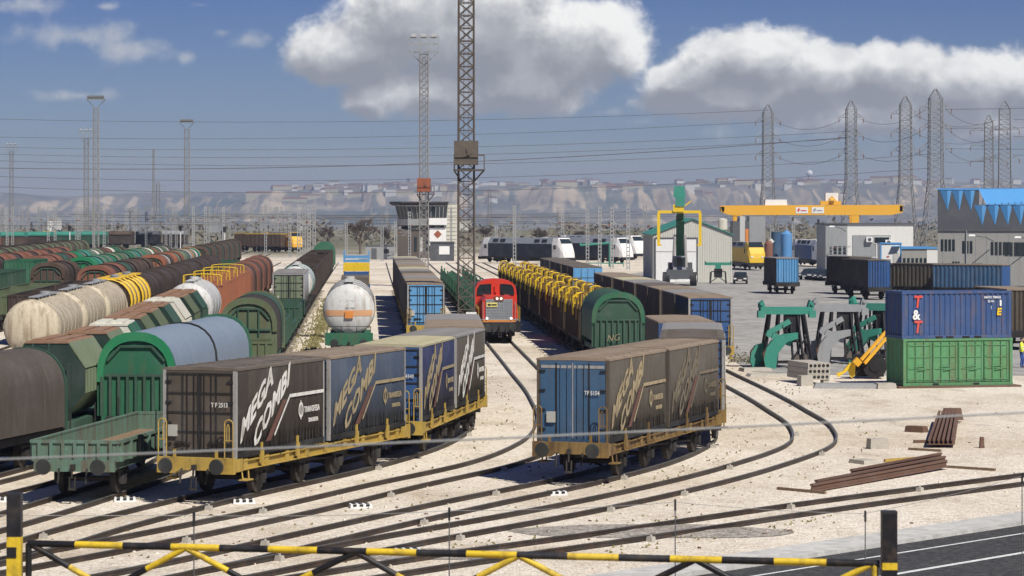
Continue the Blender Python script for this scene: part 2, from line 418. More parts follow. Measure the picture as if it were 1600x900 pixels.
def h2(x, y):                                   # cheap value noise
    def hsh(i, j):
        n = (i*374761393 + j*668265263) & 0xffffffff
        n = ((n ^ (n >> 13)) * 1274126177) & 0xffffffff
        return ((n ^ (n >> 16)) & 0xffff)/65535.0
    i, j = math.floor(x), math.floor(y); fx, fy = x-i, y-j
    fx = fx*fx*(3-2*fx); fy = fy*fy*(3-2*fy)
    return (hsh(i,j)*(1-fx)+hsh(i+1,j)*fx)*(1-fy) + (hsh(i,j+1)*(1-fx)+hsh(i+1,j+1)*fx)*fy
def fbm(x, y, o=4):
    a, s, t = .5, 0.0, 0.0
    for k in range(o):
        s += a*h2(x, y); t += a; a *= .5; x *= 2.03; y *= 2.03
    return s/t
def plain_z(d):
    if d < 1000: return 0.0
    t = min(1.0, (d-1000)/3500.0); t = t*t*(3-2*t)
    return -26.0*t
xs = [-9000,-6000,-4000,-2500,-1500,-900,-500,-250,-100,0,100,250,500,900,1500,2500,4000,6000,9000]
ys = [-1500,-400,-100,0,60,150,300,500,700,1000,1300,1600,2000,2500,3000,3500,4000,4500,5500,6500,7500,9000,11500]
mb = MB(); nx = len(xs)
mb.add([(x,y,plain_z(y)) for y in ys for x in xs],
       [(j*nx+i, j*nx+i+1, (j+1)*nx+i+1, (j+1)*nx+i) for j in range(len(ys)-1) for i in range(nx-1)])
gm = ballast.copy(); gm.name = 'yard_and_plain'
o = mb.build('ground', gm)
tag(o, 'cream ballast of the rail yard running out into a scrubby plain', None, None, 'structure')
# blend ballast into scrub beyond the yard, by distance from the yard
nt2 = gm.node_tree; bs = [n for n in nt2.nodes if n.type == 'BSDF_PRINCIPLED'][0]
oldc = bs.inputs['Base Color'].links[0].from_socket
g = N(nt2, 'ShaderNodeNewGeometry'); sp = N(nt2, 'ShaderNodeSeparateXYZ'); nt2.links.new(g.outputs['Position'], sp.inputs[0])
fn = noise(nt2, g.outputs['Position'], .006, 5, .6)
ad = N(nt2, 'ShaderNodeMath', operation='MULTIPLY_ADD'); nt2.links.new(fn, ad.inputs[0]); ad.inputs[1].default_value = 500; nt2.links.new(sp.outputs[1], ad.inputs[2])
scr = ramp(nt2, noise(nt2, mapping(nt2, g.outputs['Position'], (.006,.0012,1)), 1.0, 7, .6), [(.3,(.09,.1,.065)),(.5,(.2,.185,.13)),(.7,(.36,.33,.25))])
nt2.links.new(mix(nt2, frange(nt2, ad.outputs[0], 760, 960), oldc, scr), bs.inputs['Base Color'])

# hills far behind the yard
NXH, NYH = 620, 64
def top_px(px):                                  # skyline heights of the escarpment along its length
    pts = [(-400,296),(0,303),(80,301),(130,297),(230,297),(300,298),(400,295),(440,291),(480,296),(540,293),(620,292),(700,290),(800,289),(900,288),(1000,289),(1100,286),(1200,287),(1330,284),(1500,283),(1620,284),(2000,286)]
    for (a,b),(c,e) in zip(pts[:-1], pts[1:]):
        if a <= px <= c: return b+(e-b)*(px-a)/(c-a)
    return 290
def hill_z(x, d):
    px = CX + F*x/8000.0
    zt = H + (YH-top_px(px))*8000.0/F + (6 if px < 330 else 0)
    wob = 260*(fbm(x/900.0, 3.7, 3)-.5)
    t = (d - 6900 - wob - (700 if px < 420 else 0)*min(1, max(0,(420-px)/120.0)))/1150.0
    gully = fbm(x/95.0, d/420.0, 4); ridge = abs(fbm(x/150.0+9, d/900.0, 4)-.5)*2
    t += (gully-.5)*.55 + (ridge-.3)*.35
    t = max(0.0, min(1.0, t))
    if t < .45: p = .38*t/.45
    elif t < .72: p = .38+.5*(t-.45)/.27
    else: p = .88+.12*(t-.72)/.28
    if px < 420:                                # lower rounded hills at the far left
        p = p*(.62+.5*fbm(x/330.0, d/600.0, 4)); p = min(1.0, p)
    fl = plain_z(d)
    return fl + (zt-fl)*p + (fbm(x/60.0, d/60.0, 3)-.5)*3.0*(1 if t > .02 else 0) - (1.5 if t <= .02 else 0)
mb = MB()
vs = []
for j in range(NYH):
    d = 6200 + 3600*(j/(NYH-1))**1.15
    for i in range(NXH):
        x = -2300 + 4600*i/(NXH-1)
        vs.append((x, d, hill_z(x, d) if j < NYH-1 else -40))
mb.add(vs, [(j*NXH+i, j*NXH+i+1, (j+1)*NXH+i+1, (j+1)*NXH+i) for j in range(NYH-1) for i in range(NXH-1)], 0, True)
hm, ht, hb = node_mat('escarpment')
g = N(ht, 'ShaderNodeNewGeometry'); sp = N(ht, 'ShaderNodeSeparateXYZ'); ht.links.new(g.outputs['Normal'], sp.inputs[0])
f1 = noise(ht, mapping(ht, g.outputs['Position'], (.004,.004,.02)), 1.0, 8, .62); f2 = noise(ht, mapping(ht, g.outputs['Position'], (.0016,.001,.004)), 1.0, 5, .55)
ad = N(ht, 'ShaderNodeMath', operation='MULTIPLY_ADD'); ht.links.new(f1, ad.inputs[0]); ad.inputs[1].default_value = -.22; ht.links.new(sp.outputs[2], ad.inputs[2])
cl = frange(ht, ad.outputs[0], .86, .78)
base = ramp(ht, f1, [(.32,(.06,.07,.06)),(.5,(.16,.15,.115)),(.7,(.28,.25,.19))])
base = mix(ht, frange(ht, f2, .5, .62), base, (.055,.085,.07))
ht.links.new(mix(ht, cl, base, ramp(ht, f1, [(.35,(.28,.22,.145)),(.65,(.56,.45,.3))])), hb.inputs['Base Color'])
hb.inputs['Roughness'].default_value = 1.0
o = mb.build('hills', hm); tag(o, 'pale eroded escarpment with dark wooded patches behind the yard', None, None, 'structure')

# haze
mb = MB(); mb.box((0, 4850, 57), (19000, 13900, 178))
vm = bpy.data.materials.new('haze_air'); vm.use_nodes = True; vn = vm.node_tree; vn.nodes.clear()
vo_ = N(vn, 'ShaderNodeOutputMaterial'); pv = N(vn, 'ShaderNodeVolumePrincipled'); vn.links.new(pv.outputs[0], vo_.inputs['Volume'])
pv.inputs['Color'].default_value = (.66,.78,1,1); pv.inputs['Density'].default_value = 1.1e-4; pv.inputs['Anisotropy'].default_value = .1
hz = mb.build('haze', vm); tag(hz, 'thin bluish haze over the yard and the plain', None, None, 'stuff')

def sheet(name, pts, z, mat, label):
    mb = MB(); n = len(pts)
    mb.add([(x,y,z) for x,y in pts], [tuple(range(n))])
    o = mb.build(name, mat); tag(o, label, None, None, 'structure'); return o
sheet('yard_paving', [(13.6,164),(19,160.5),(46,160),(75,165),(75,470),(30,470),(9.5,384),(11.6,300),(13.4,240)][::1], .02, concrete_pave, 'grey concrete apron in front of the cream shed')

# ---------------------------------------------------------------- tracks
def spline(pts, step=.8):
    P = [Vector((a,b,0)) for a,b in pts]; P = [P[0]*2-P[1]] + P + [P[-1]*2-P[-2]]
    out = []
    for i in range(1, len(P)-2):
        p0,p1,p2,p3 = P[i-1],P[i],P[i+1],P[i+2]
        # centripetal-like tangents scaled by segment length keep uneven control points smooth
        L = (p2-p1).length; L0 = (p1-p0).length; L2 = (p3-p2).length
        m1 = ((p2-p1)/L*L0 + (p1-p0)/L0*L)/(L+L0); m2 = ((p3-p2)/L2*L + (p2-p1)/L*L2)/(L+L2)
        n = max(2, int(L/(step if L < 40 else 6)))
        for k in range(n):
            t = k/n; h00 = 2*t**3-3*t*t+1; h10 = t**3-2*t*t+t; h01 = -2*t**3+3*t*t; h11 = t**3-t*t
            out.append(p1*h00 + m1*L*h10 + p2*h01 + m2*L*h11)
    out.append(P[-2]); return out
class Track:
    def __init__(s, pts):
        s.p = spline(pts); s.s = [0.0]
        for a, b in zip(s.p[:-1], s.p[1:]): s.s.append(s.s[-1] + (b-a).length)
    def pos(s, t):
        t = max(0.0, min(s.s[-1], t))
        lo, hi = 0, len(s.s)-1
        while hi-lo > 1:
            mid = (lo+hi)//2
            if s.s[mid] <= t: lo = mid
            else: hi = mid
        k = (t-s.s[lo])/max(1e-9, s.s[hi]-s.s[lo]); return s.p[lo].lerp(s.p[hi], k)
    def at_depth(s, d):
        for i in range(len(s.p)-1):
            if s.p[i].y <= d <= s.p[i+1].y:
                k = (d-s.p[i].y)/(s.p[i+1].y-s.p[i].y); return s.s[i] + k*(s.s[i+1]-s.s[i])
        return 0.0
    def place(s, t, L):                           # a vehicle of length L whose near end is at arc length t
        a, b = s.pos(t+.14*L), s.pos(t+.86*L); c = (a+b)/2; dv = b-a
        return (c.x, c.y, RT), math.atan2(-dv.x, dv.y)
def straight(x0, slope, d0, d1): return [(x0+slope*(d-185), d) for d in (d0, (d0+d1)/2, d1)]
TR = dict(
 A=Track([(-7.4,71.8),(-3.5,78.9),(2.35,88.9),(8.6,102.6),(11.7,112.5),(12.55,121),(12.5,132),(11.5,160),(9.7,195),(7.9,225),(6.6,250),(1,360),(-6,500)]),
 B=Track([(-12,67),(-8.56,73.3),(-5.06,81.3),(-1.5,89.3),(2.4,97.6),(5.0,104.6),(7.0,113),(7.75,122),(7.6,134),(6.85,150),(5.1,185),(-.65,300),(-10.6,500)]),
 E=Track([(-15,70),(-10.4,79.3),(-7.0,87),(-3.9,95.4),(-.7,103.7),(1.2,113),(1.95,125),(1.75,139.5),(.75,163),(-.8,197),(-5.6,300),(-15.5,500)]),
 C=Track([(-20,64),(-13.8,75.3),(-11.8,83.4),(-9.5,91.3),(-5.7,102.4),(-3.6,111),(-2.6,119.5),(-2.55,128),(-3.25,143),(-5.35,185),(-11.1,300),(-21,500)]),
 D=Track(straight(-10.4,-.05,140,520)),
 Glow=Track([(-19,69),(-16.4,78),(-15.2,83),(-13.6,91.5),(-12.3,101),(-12.2,110),(-12.6,122),(-13.3,136)]),
 G=Track([(-19.5,84),(-16.6,95),(-14.9,105),(-14.1,113),(-13.4,124),(-13.2,134),(-13.8,150),(-15.5,185),(-21.3,300),(-31,500)]),
 Hh=Track([(-29,66),(-23.5,80),(-20,92),(-17.9,103),(-17.2,112),(-17.3,122),(-17.9,132),(-20.6,185),(-26.4,300),(-36,500)]),
 I=Track([(-24.4,125),(-25.6,153),(-27.05,185),(-32.2,300),(-41,500)]),
 J=Track(straight(-32.4,-.045,140,600)), K=Track(straight(-38.0,-.045,160,640)), L=Track(straight(-43.6,-.045,180,680)),
 Mm=Track(straight(-49.2,-.045,200,700)),
 Right=Track([(-9,65),(-5.5,70),(-.8,76.2),(3.2,80.9),(9.3,88.5),(17.3,97.6),(27,108),(44,126)]),
)
def make_track(key, label):
    tr = TR[key]
    root = thing('railway_track', label, None, (0,0,0)); root['kind'] = 'structure'
    for side in (-1,1):
        ring = []
        prof = [(-.075,-.02),(-.03,.0),(-.022,.105),(-.042,.12),(-.042,.165),(.042,.165),(.042,.12),(.022,.105),(.03,.0),(.075,-.02)]
        for i, p in enumerate(tr.p):
            q = tr.p[min(i+1,len(tr.p)-1)] - tr.p[max(i-1,0)]; q.normalize(); nrm = Vector((q.y,-q.x,0))
            c = p + nrm*(.87*side)
            ring.append([(c.x+nrm.x*a, c.y+nrm.y*a, b) for a,b in prof])
        mb = MB(); n = len(prof)
        vs = [p for r in ring for p in r]
        for k in range(len(ring)-1):
            pass
        side_f, top_f = [], []
        for k in range(len(ring)-1):
            for i in range(n-1):
                f = (k*n+i, k*n+i+1, (k+1)*n+i+1, (k+1)*n+i)
                (top_f if i == 4 else side_f).append(f)
        mb.add(vs, side_f, 0); mb.f += [list(f) for f in top_f]; mb.m += [1]*len(top_f); mb.sm += [False]*len(top_f)
        mb.build('rail', [M['rail'], M['railtop']], root)
    return root
LAB = dict(A='curved track looping out beyond the blue doored wagon at right', B='track under the container train with the blue front doors', E='track leading straight to the red locomotive',
 C='track under the brown doored container train', D='straight track under the white gas tank wagon', Glow='track under the low green flat wagon',
 G='track under the green arched wagons', Hh='track under the row of green hopper wagons', I='track under the cream tank wagons', J='track under the dark brown covered wagons',
 K='track under the bright green covered wagons', L='farther track at left under the green open wagons', Mm='farthest of the parallel tracks at left', Right='track running off to the right beside the rusty rail pile')
for k in TR: make_track(k, LAB[k])

# clearance markers: white blocks with three black notches, between the tracks
def marker(px, py, label, rz):
    d = dz(py); x = at(px, d)
    t = thing('clearance_marker', label, 'track marker', (x, d, 0), rz, 'white notched clearance markers between the rails')
    mb = MB(); mb.box((0,0,.06),(.68,.5,.12), top=(.96,.9)); mb.build('block', M['white'], t)
    mb = MB()
    for k in (-.24,0,.24): mb.box((k*.85,.06,.115),(.11,.36,.03)); mb.box((k*.85,-.235,.09),(.11,.05,.06))
    mb.build('notch', M['black'], t)
marker(195,783,'white notched marker in front of the low green wagon',.15); marker(381,786,'white notched marker beside the yellow front beam of the brown doored wagon',.15)
marker(563,793,'white notched marker alone between two bare tracks at centre',.2); marker(868,773,'white notched marker just in front of the blue doored wagon',.2)
marker(637,864,'white notched marker peeping under the black and yellow barrier',.2); marker(4,783,'white notched marker beside the black barrier post',.15)
# the road with kerb, lower right
rp = [(1200,866),(1300,851),(1400,835.3),(1500,820.5),(1600,806)]
rc = [(at(x, dz(y)), dz(y)) for x,y in rp]
def off(pts, k):
    out = []
    for i,(x,y) in enumerate(pts):
        a = pts[max(0,i-1)]; b = pts[min(len(pts)-1,i+1)]; dx,dy = b[0]-a[0], b[1]-a[1]; l = math.hypot(dx,dy)
        out.append((x+dy/l*k, y-dx/l*k))
    return out
dvx, dvy = (rc[-1][0]-rc[0][0])/4, (rc[-1][1]-rc[0][1])/4
ext = [(rc[0][0]+dvx*k, rc[0][1]+dvy*k) for k in (-8,-3,0,2,4,8,16)]
def ribbon(name, a, b, z0, z1, mat, label):
    mb = MB(); A = off(ext, a); B = off(ext, b); n = len(ext)
    vs = [(x,y,z1) for x,y in A] + [(x,y,z1) for x,y in B] + [(x,y,z0) for x,y in A] + [(x,y,z0) for x,y in B]
    fs = []
    for i in range(n-1):
        fs += [(i,i+1,n+i+1,n+i)]
        if z1-z0 > .03: fs += [(2*n+i,2*n+i+1,i+1,i),(n+i,n+i+1,3*n+i+1,3*n+i)]
    mb.add(vs, fs); o = mb.build(name, mat); tag(o, label, None, None, 'structure')
ribbon('road', 1.5, 14, .03, .034, asphalt, 'dark asphalt road in the lower right corner')
ribbon('kerb', 0, 1.5, 0, .15, kerbm, 'pale concrete kerb along the asphalt road')
ribbon('road_line', 2.6, 2.72, .034, .042, whitem, 'thin white edge line on the road')
ribbon('road_line', 5.0, 5.2, .034, .042, whitem, 'white centre line on the asphalt road')
# grit heaps
for (x,y,a,b,lab) in [(1010,830,3.2,1.0,'grey grit spread beside the bare right hand track'),(1120,832,1.8,.8,'grey grit spill by the curving rails'),(700,866,2.6,.7,'grey grit behind the striped barrier')]:
    d = dz(y); mb = MB(); X = at(x,d)
    ring0 = [(X+a*math.cos(t)*(1+.25*math.sin(3*t+x)+.12*math.sin(11*t)), d+b*2.2*math.sin(t)*(1+.2*math.cos(2*t)), .012) for t in [2*math.pi*i/24 for i in range(24)]]
    mb.add(ring0+[(X,d,.07)], [(i,(i+1)%24,24) for i in range(24)], 0, True)
    o = mb.build('grit', grit); tag(o, lab, None, None, 'stuff')

# darker ballast beds under the standing rakes, ragged at the edges, and weeds along one path
dark_bed = ground_mat('dark_ballast', [(.15,(.1,.085,.065)),(.45,(.22,.19,.145)),(.8,(.4,.35,.27))], 11, .25, stain=(.05,.045,.04), bumps=.55, fine=5.0)
rb = random.Random(3)
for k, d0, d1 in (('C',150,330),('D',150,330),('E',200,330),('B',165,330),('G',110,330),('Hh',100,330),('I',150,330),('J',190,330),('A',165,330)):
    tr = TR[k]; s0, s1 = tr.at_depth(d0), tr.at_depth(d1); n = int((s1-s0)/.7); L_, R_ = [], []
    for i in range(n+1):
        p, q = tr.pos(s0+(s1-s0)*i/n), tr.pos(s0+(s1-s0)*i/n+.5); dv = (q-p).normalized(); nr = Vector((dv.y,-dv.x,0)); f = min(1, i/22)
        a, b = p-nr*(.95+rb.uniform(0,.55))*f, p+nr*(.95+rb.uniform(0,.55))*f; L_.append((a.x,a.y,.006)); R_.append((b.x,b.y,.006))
    mb = MB(); mb.loft([L_, R_], 0, False, False, False); o = mb.build('track_bed', dark_bed); tag(o, 'darker ballast under ' + LAB[k].replace('track under ','').replace('track leading','the track leading'), None, None, 'structure')
weed = ground_mat('dry_weeds', [(.2,(.1,.095,.035)),(.5,(.2,.18,.08)),(.8,(.34,.3,.16))], 4, .3, bumps=.2)
mb = MB()
for i in range(2600):
    d = rb.uniform(140,300); x = -12.9-.05*(d-185)+rb.gauss(0,.32)-(0.0 if i % 4 else rb.uniform(0,1.2)); h = rb.uniform(.06,.22)
    mb.add([(x-.07,d,.0),(x+.07,d+.03,.0),(x+rb.uniform(-.1,.1),d,h)], [(0,1,2)])
for i in range(900):
    s = rb.choice(('E','Right','A','B')); tr = TR[s]; p = tr.pos(rb.uniform(0,tr.s[-1]*.35)); x, y = p.x+rb.choice((-1.9,1.9,2.4,-2.5))+rb.gauss(0,.3), p.y+rb.gauss(0,.5); h = rb.uniform(.03,.1)
    if y > 76: mb.add([(x-.05,y,0),(x+.05,y+.03,0),(x+rb.uniform(-.06,.06),y,h)], [(0,1,2)])
o = mb.build('weeds', weed); tag(o, 'dry yellowish weeds in strips between the tracks', None, None, 'stuff')
# scattered larger stones and bits of litter by the rails
mb = MB()
for i in range(900):
    d = rb.uniform(73,135); x = rb.uniform(-.19,.19)*d; s = rb.uniform(.02,.06)
    if d < 78.5+(x-6.85)*1.135: continue
    mb.box((x,d,s*.4),(s*1.6,s*1.3,s), 0, rb.uniform(0,3), rb.uniform(-.4,.4), 0, (.6,.6))
stone = ground_mat('loose_stone', [(.2,(.4,.33,.26)),(.5,(.62,.54,.44)),(.8,(.8,.74,.64))], 6, .5, bumps=.2)
o = mb.build('stones', stone); tag(o, 'loose pale stones scattered over the ballast', None, None, 'stuff')
mb = MB()
for i in range(130):
    d = rb.uniform(74,150); x = rb.uniform(-.19,.19)*d; s = rb.uniform(.03,.09)
    if d < 78.5+(x-6.85)*1.135: continue
    mb.box((x,d,s*.3),(s*2,s,s*.6), 0, rb.uniform(0,3), 0, 0, (.7,.7))
o = mb.build('debris', M['rust']); tag(o, 'small rusty scraps scattered over the ballast', None, None, 'stuff')
# rail clips: pale blocks beside the foreground rails
for k in ('E','B','A','C','Right'):
    tr = TR[k]; s = 4.0
    while s < 62:
        p, q = tr.pos(s), tr.pos(s+.4); dv = (q-p).normalized(); nr = Vector((dv.y,-dv.x,0)); c = p+nr*(.87*rb.choice((-1,1))+.16)
        if 74 < c.y < 120:
            mb = MB(); mb.box((0,0,.07),(.22,.2,.14), top=(.8,.8)); mb.tube((0,0,.13),(0,0,.19),.04,0,8); o = mb.build('rail_clip', M['concrete'], None, (c.x,c.y,0), math.atan2(-dv.x,dv.y)); tag(o, 'small pale clip block sitting against a rail in the foreground', 'rail clip', 'clip blocks along the rails')
        s += rb.uniform(5,10)
# ---------------------------------------------------------------- lettering
def text_mesh(s, depth=.012, bold=.0):
    cu = bpy.data.curves.new('lettering', 'FONT'); cu.body = s; cu.size = 1.0; cu.extrude = depth/2; cu.offset = bold
    cu.resolution_u = 2
    ob = bpy.data.objects.new('lettering', cu); COL.objects.link(ob)
    bpy.context.view_layer.update()
    dg = bpy.context.evaluated_depsgraph_get()
    me = bpy.data.meshes.new_from_object(ob.evaluated_get(dg))
    bpy.data.objects.remove(ob); bpy.data.curves.remove(cu)
    return me
def lettering(name, lines, mat, parent):
    """lines: (string, origin, right vector, up vector, out vector, bold) joined into one mesh"""
    mb = MB()
    for s, o, ux, uy, uz, bold in lines:
        me = text_mesh(s, .012, bold); o, ux, uy, uz = map(Vector, (o, ux, uy, uz))
        vs = [o + ux*v.co.x + uy*v.co.y + uz*v.co.z for v in me.vertices]
        mb.add(vs, [tuple(p.vertices) for p in me.polygons]); bpy.data.meshes.remove(me)
    return mb.build(name, mat, parent)

# ---------------------------------------------------------------- running gear
def wheelset(mb, y, m=0, r=.46, mw=1):
    for sx in (-1,1):
        mb.tube((sx*.8,y,r),(sx*.94,y,r), r, mw, 18); mb.tube((sx*.76,y,r),(sx*.8,y,r), r+.03, mw, 18)
        mb.box((sx*1.05,y,r),(.2,.34,.3), m); mb.box((sx*1.05,y,r+.3),(.12,1.1,.1), m)   # axle box and spring
        mb.box((sx*1.05,y-.32,r+.2),(.08,.1,.5), m); mb.box((sx*1.05,y+.32,r+.2),(.08,.1,.5), m)
    mb.tube((-.9,y,r),(.9,y,r), .08, mw, 8)
def bogie(mb, y, m=0, mw=1, wb=1.8):
    for dy in (-wb/2, wb/2): wheelset(mb, y+dy, m, .45, mw)
    for sx in (-1,1):
        mb.box((sx*1.02,y,.55),(.14,wb+.7,.22), m); mb.box((sx*1.03,y,.42),(.16,.6,.4), m)
    mb.box((0,y,.62),(2.0,.5,.25), m)
def buffers(root, L, mat, mshank, z=1.05, ends=(-1,1)):
    for e in ends:
        for sx in (-1,1):
            mb = MB(); y = e*L/2
            mb.tube((sx*.875,y,z),(sx*.875,y+e*.4,z), .1, 1, 10)
            mb.tube((sx*.875,y+e*.4,z),(sx*.875,y+e*.46,z), .25, 0, 20, .23)
            mb.box((sx*.875,y+e*.02,z),(.36,.04,.36), 1)
            mb.build('buffer', [mat, mshank], root)
def coupling(root, L, e=-1, z=1.0):
    mb = MB(); y = e*L/2
    mb.box((0,y+e*.12,z),(.12,.26,.16)); mb.tube((0,y+e*.2,z),(0,y+e*.24,z-.35), .035, 0, 8); mb.tube((.09,y+e*.2,z-.3),(.09,y+e*.24,z-.62), .03, 0, 8)
    mb.tube((-.07,y+e*.24,z-.3),(-.07,y+e*.24,z-.66), .03, 0, 8); mb.box((.01,y+e*.24,z-.68),(.24,.07,.08))
    mb.build('coupling', [M['under']], root)
    for sx in (-.45,.45):
        mb = MB(); mb.tube((sx,y+e*.1,z-.05),(sx,y+e*.25,z-.5), .035, 0, 8); mb.build('brake_hose', [M['under']], root)
def hoop(mb, x0, x1, y, z0, z1, r=.022, m=0, lean=0.0):
    pts = [(x0,y,z0),(x0,y+lean,z1-.12)] + [((x0+x1)/2-(x1-x0)/2*math.cos(t), y+lean, z1-.12+.12*math.sin(t)) for t in (.5,1.1,1.57,2.04,2.64)] + [(x1,y+lean,z1-.12),(x1,y,z0)]
    mb.path(pts, r, m, 6)

# ---------------------------------------------------------------- intermodal wagon and its swap bodies
SBL, SBW, SBH, FLOOR = 7.15, 2.52, 2.85, 1.25
WL = 15.2                                        # body length; buffers add .46 at each end
def flat_wagon(label, mat, near=True, group='yellow flat wagons under the swap bodies'):
    t = thing('flat_wagon', label, 'flat wagon', (0,0,0), 0, group)
    L = WL
    mb = MB()
    for sx in (-1,1):
        mb.box((sx*1.12,0,1.02),(.12,L-.2,.3)); mb.box((sx*1.17,0,.88),(.2,L-.2,.035)); mb.box((sx*1.17,0,1.155),(.2,L-.2,.035))
        for k in range(9):
            y = -L/2+1.0+k*(L-2)/8; mb.box((sx*1.2,y,1.03),(.1,.28,.36))
    for y in (-L/2+1.2,-L/4,-.3,.3,L/4,L/2-1.2): mb.box((0,y,1.06),(2.2,.2,.22))
    mb.build('frame', mat, t)
    for e in (-1,1):
        mb = MB(); y = e*L/2
        mb.prism([(-1.32,.8),(-.7,.8),(-.55,.9),(.55,.9),(.7,.8),(1.32,.8),(1.32,1.3),(-1.32,1.3)], 'y', y-.09, y+.09)
        for sx in (-1,1): mb.box((sx*1.25,y-e*.35,1.05),(.12,.6,.4))
        hs = mb.build('headstock', mat, t)
    if near:
        buffers(t, L, M['buffer'], mat)
        coupling(t, L, -1); coupling(t, L, 1)
        for e in (-1,1):
            y = e*(L/2+.06)
            for q in (-1,1):
                mb = MB(); hoop(mb, q*1.28, q*1.0, y, 1.2, 2.5); hoop(mb, q*1.14, q*1.06, y-e*.03, 1.8, 2.35, .015); mb.bar((q*1.28,y,1.85),(q*1.0,y,1.85),.03); mb.build('handrail', mat, t)
                mb = MB(); mb.box((q*.72,y,1.42),(.09,.05,.26)); mb.build('stop_block', mat, t)
        for sx in (-1,1):
            for y in (-L*.36,-L*.17,L*.17,L*.36):
                mb = MB(); mb.box((sx*1.3,y,1.2),(.07,.22,.42)); mb.box((sx*1.29,y,1.5),(.05,.12,.3)); mb.build('stake', mat, t)
            mb = MB(); mb.box((sx*1.25,-L/2+1.0,.55),(.3,.5,.04)); mb.bar((sx*1.2,-L/2+.75,1.0),(sx*1.25,-L/2+.78,.55),.04); mb.bar((sx*1.2,-L/2+1.25,1.0),(sx*1.25,-L/2+1.22,.55),.04)
            mb.build('step', mat, t)
    for y in (-L/2+2.6, -1.5, 1.5, L/2-2.6):
        mb = MB(); wheelset(mb, y); mb.build('wheelset', [M['under'], M['wheel']], t)
    mb = MB(); mb.box((0,-3.2,.62),(1.0,1.2,.4)); mb.tube((-.6,3.0,.62),(.7,3.0,.62), .2, 0, 10); mb.box((.5,-4.6,.6),(.6,.6,.35))
    for sx in (-1,1): mb.bar((sx*1.0,-L/2+3.5,.85),(sx*1.0,L/2-3.5,.5),.06)
    mb.bar((0,-L/2+1,.85),(0,L/2-1,.85),.35)
    mb.build('brake_gear', M['under'], t)
    return t
def swap_body(label, door, curtain, roof, letter=None, rear=None, post='steel_post', code=None, style='ribbed', sign=True, near=True, group=None):
    t = thing('container', label, 'container', (0,0,0), 0, group)
    L, W, Hh = SBL, SBW, SBH
    door, curtain, roof = M[door], M[curtain], M[roof]; rear = M[rear] if rear else door
    mb = MB()                                    # floor, end frames, corner posts
    mb.box((0,0,.07),(W-.04,L-.02,.14), 0)
    for e in (-1,1):
        for sx in (-1,1): mb.box((sx*(W/2-.055),e*(L/2-.06),Hh/2-.03),(.11,.12,Hh-.08), 1)
        mb.box((0,e*(L/2-.06),Hh-.14),(W-.22,.1,.14), 0); mb.box((0,e*(L/2-.06),.1),(W-.22,.1,.16), 0)
    mb.box((0,L/2-.09,Hh/2),(W-.22,.06,Hh-.28), 0)
    if style == 'mid':                           # end bulkhead only
        mb.box((0,-L/2+.09,Hh/2),(W-.22,.06,Hh-.28), 0)
    mb.build('frame', [rear, M[post] if near else rear], t)
    mb = MB()                                    # curtain: slightly rippled sheet each side
    for sx in (-1,1):
        mb2 = MB(); n = 66 if near else 6; ring = []
        for i in range(n+1):
            y = -L/2+.13+(L-.26)*i/n; rip = .018*math.sin(i*1.57)+.012*math.sin(i*.53)+.006*math.sin(i*2.3) if near else 0
            ring.append([(sx*(W/2+.004+rip), y, .2), (sx*(W/2+.008+rip*.6), y, Hh*.5), (sx*(W/2+.004), y, Hh-.1), (sx*(W/2-.03), y, Hh-.1), (sx*(W/2-.03), y, .2)])
        mb2.loft(ring, 0, near)
        cu = mb2.build('curtain', curtain, t)
        if near:
            mb3 = MB()
            for i in range(26):
                y = -L/2+.3+(L-.6)*i/25; mb3.box((sx*(W/2+.024),y,.27),(.012,.05,.5 if i % 6 else .72))
            mb3.box((sx*(W/2+.0),0,.12),(.06,L-.2,.16))
            mb3.build('strap', M['strap'], cu)
        if letter and sx == 1:
            X = W/2+.042; lm = M[letter]
            out, a, b = (1,0,0), Vector((0,.95,.66)), Vector((0,.2,1.02))
            lettering('lettering', [('MEGA', (X,-L/2+.2,.46), a, b, out, .026), ('COMBI', (X,-L/2+1.2,.16), a*.97, b, out, .026)], lm, cu)
            mb4 = MB(); y0, y1 = -L/2+3.1, -L/2+4.35
            def strip(pts, w):
                for (p, q) in zip(pts[:-1], pts[1:]):
                    mb4.bar((X,p[0],p[1]), (X,q[0],q[1]), .012, 0, w)
            strip([(y0-.2,.55),(y1-.23,1.72)], .06); strip([(y1-.24,1.74),(L/2-.16,1.74)], .11)
            mb4.build('stripe', lm, cu)
            mb4 = MB(); mb4.add([(X-.004,-L/2+2.2,.4),(X-.004,-L/2+2.6,.4),(X-.004,-L/2+3.9,1.65),(X-.004,-L/2+3.6,1.65)], [(0,1,2,3)]); mb4.build('stripe', M['red_bar'], cu)
            ya = L/2-2.1
            rg = []
            for k in range(28):
                q = 2*math.pi*k/28; rg.append([(X+.004,ya+.2*math.cos(q),1.22+.26*math.sin(q)),(X+.004,ya+.13*math.cos(q),1.22+.18*math.sin(q))])
            mb5 = MB(); mb5.loft(rg+[rg[0]], 0, False, False); mb5.box((X,ya,1.22),(.012,.05,.62)); mb5.build('emblem', lm, cu)
            lettering('lettering', [('TRANSFESA', (X,ya+.28,1.12), (0,.25,0), (0,0,.27), out, .02), ('TRANSFESA', (X,ya+.62,.78), (0,.16,0), (0,0,.19), out, .02)], lm, cu)
    mb = MB()                                    # roof: low pitch, rolled edge
    prof = [(-W/2-.02,Hh-.1),(-W/2-.02,Hh-.03),(-W/2+.12,Hh),(0,Hh+.03),(W/2-.12,Hh),(W/2+.02,Hh-.03),(W/2+.02,Hh-.1),(0,Hh-.08)]
    mb.prism(prof, 'y', -L/2, L/2)
    if near:
        for k in range(9): mb.box((0,-L/2+.5+k*(L-1)/8,Hh+.012),(W-.5,.05,.03))
    mb.build('roof', roof, t)
    if style == 'mid': return t
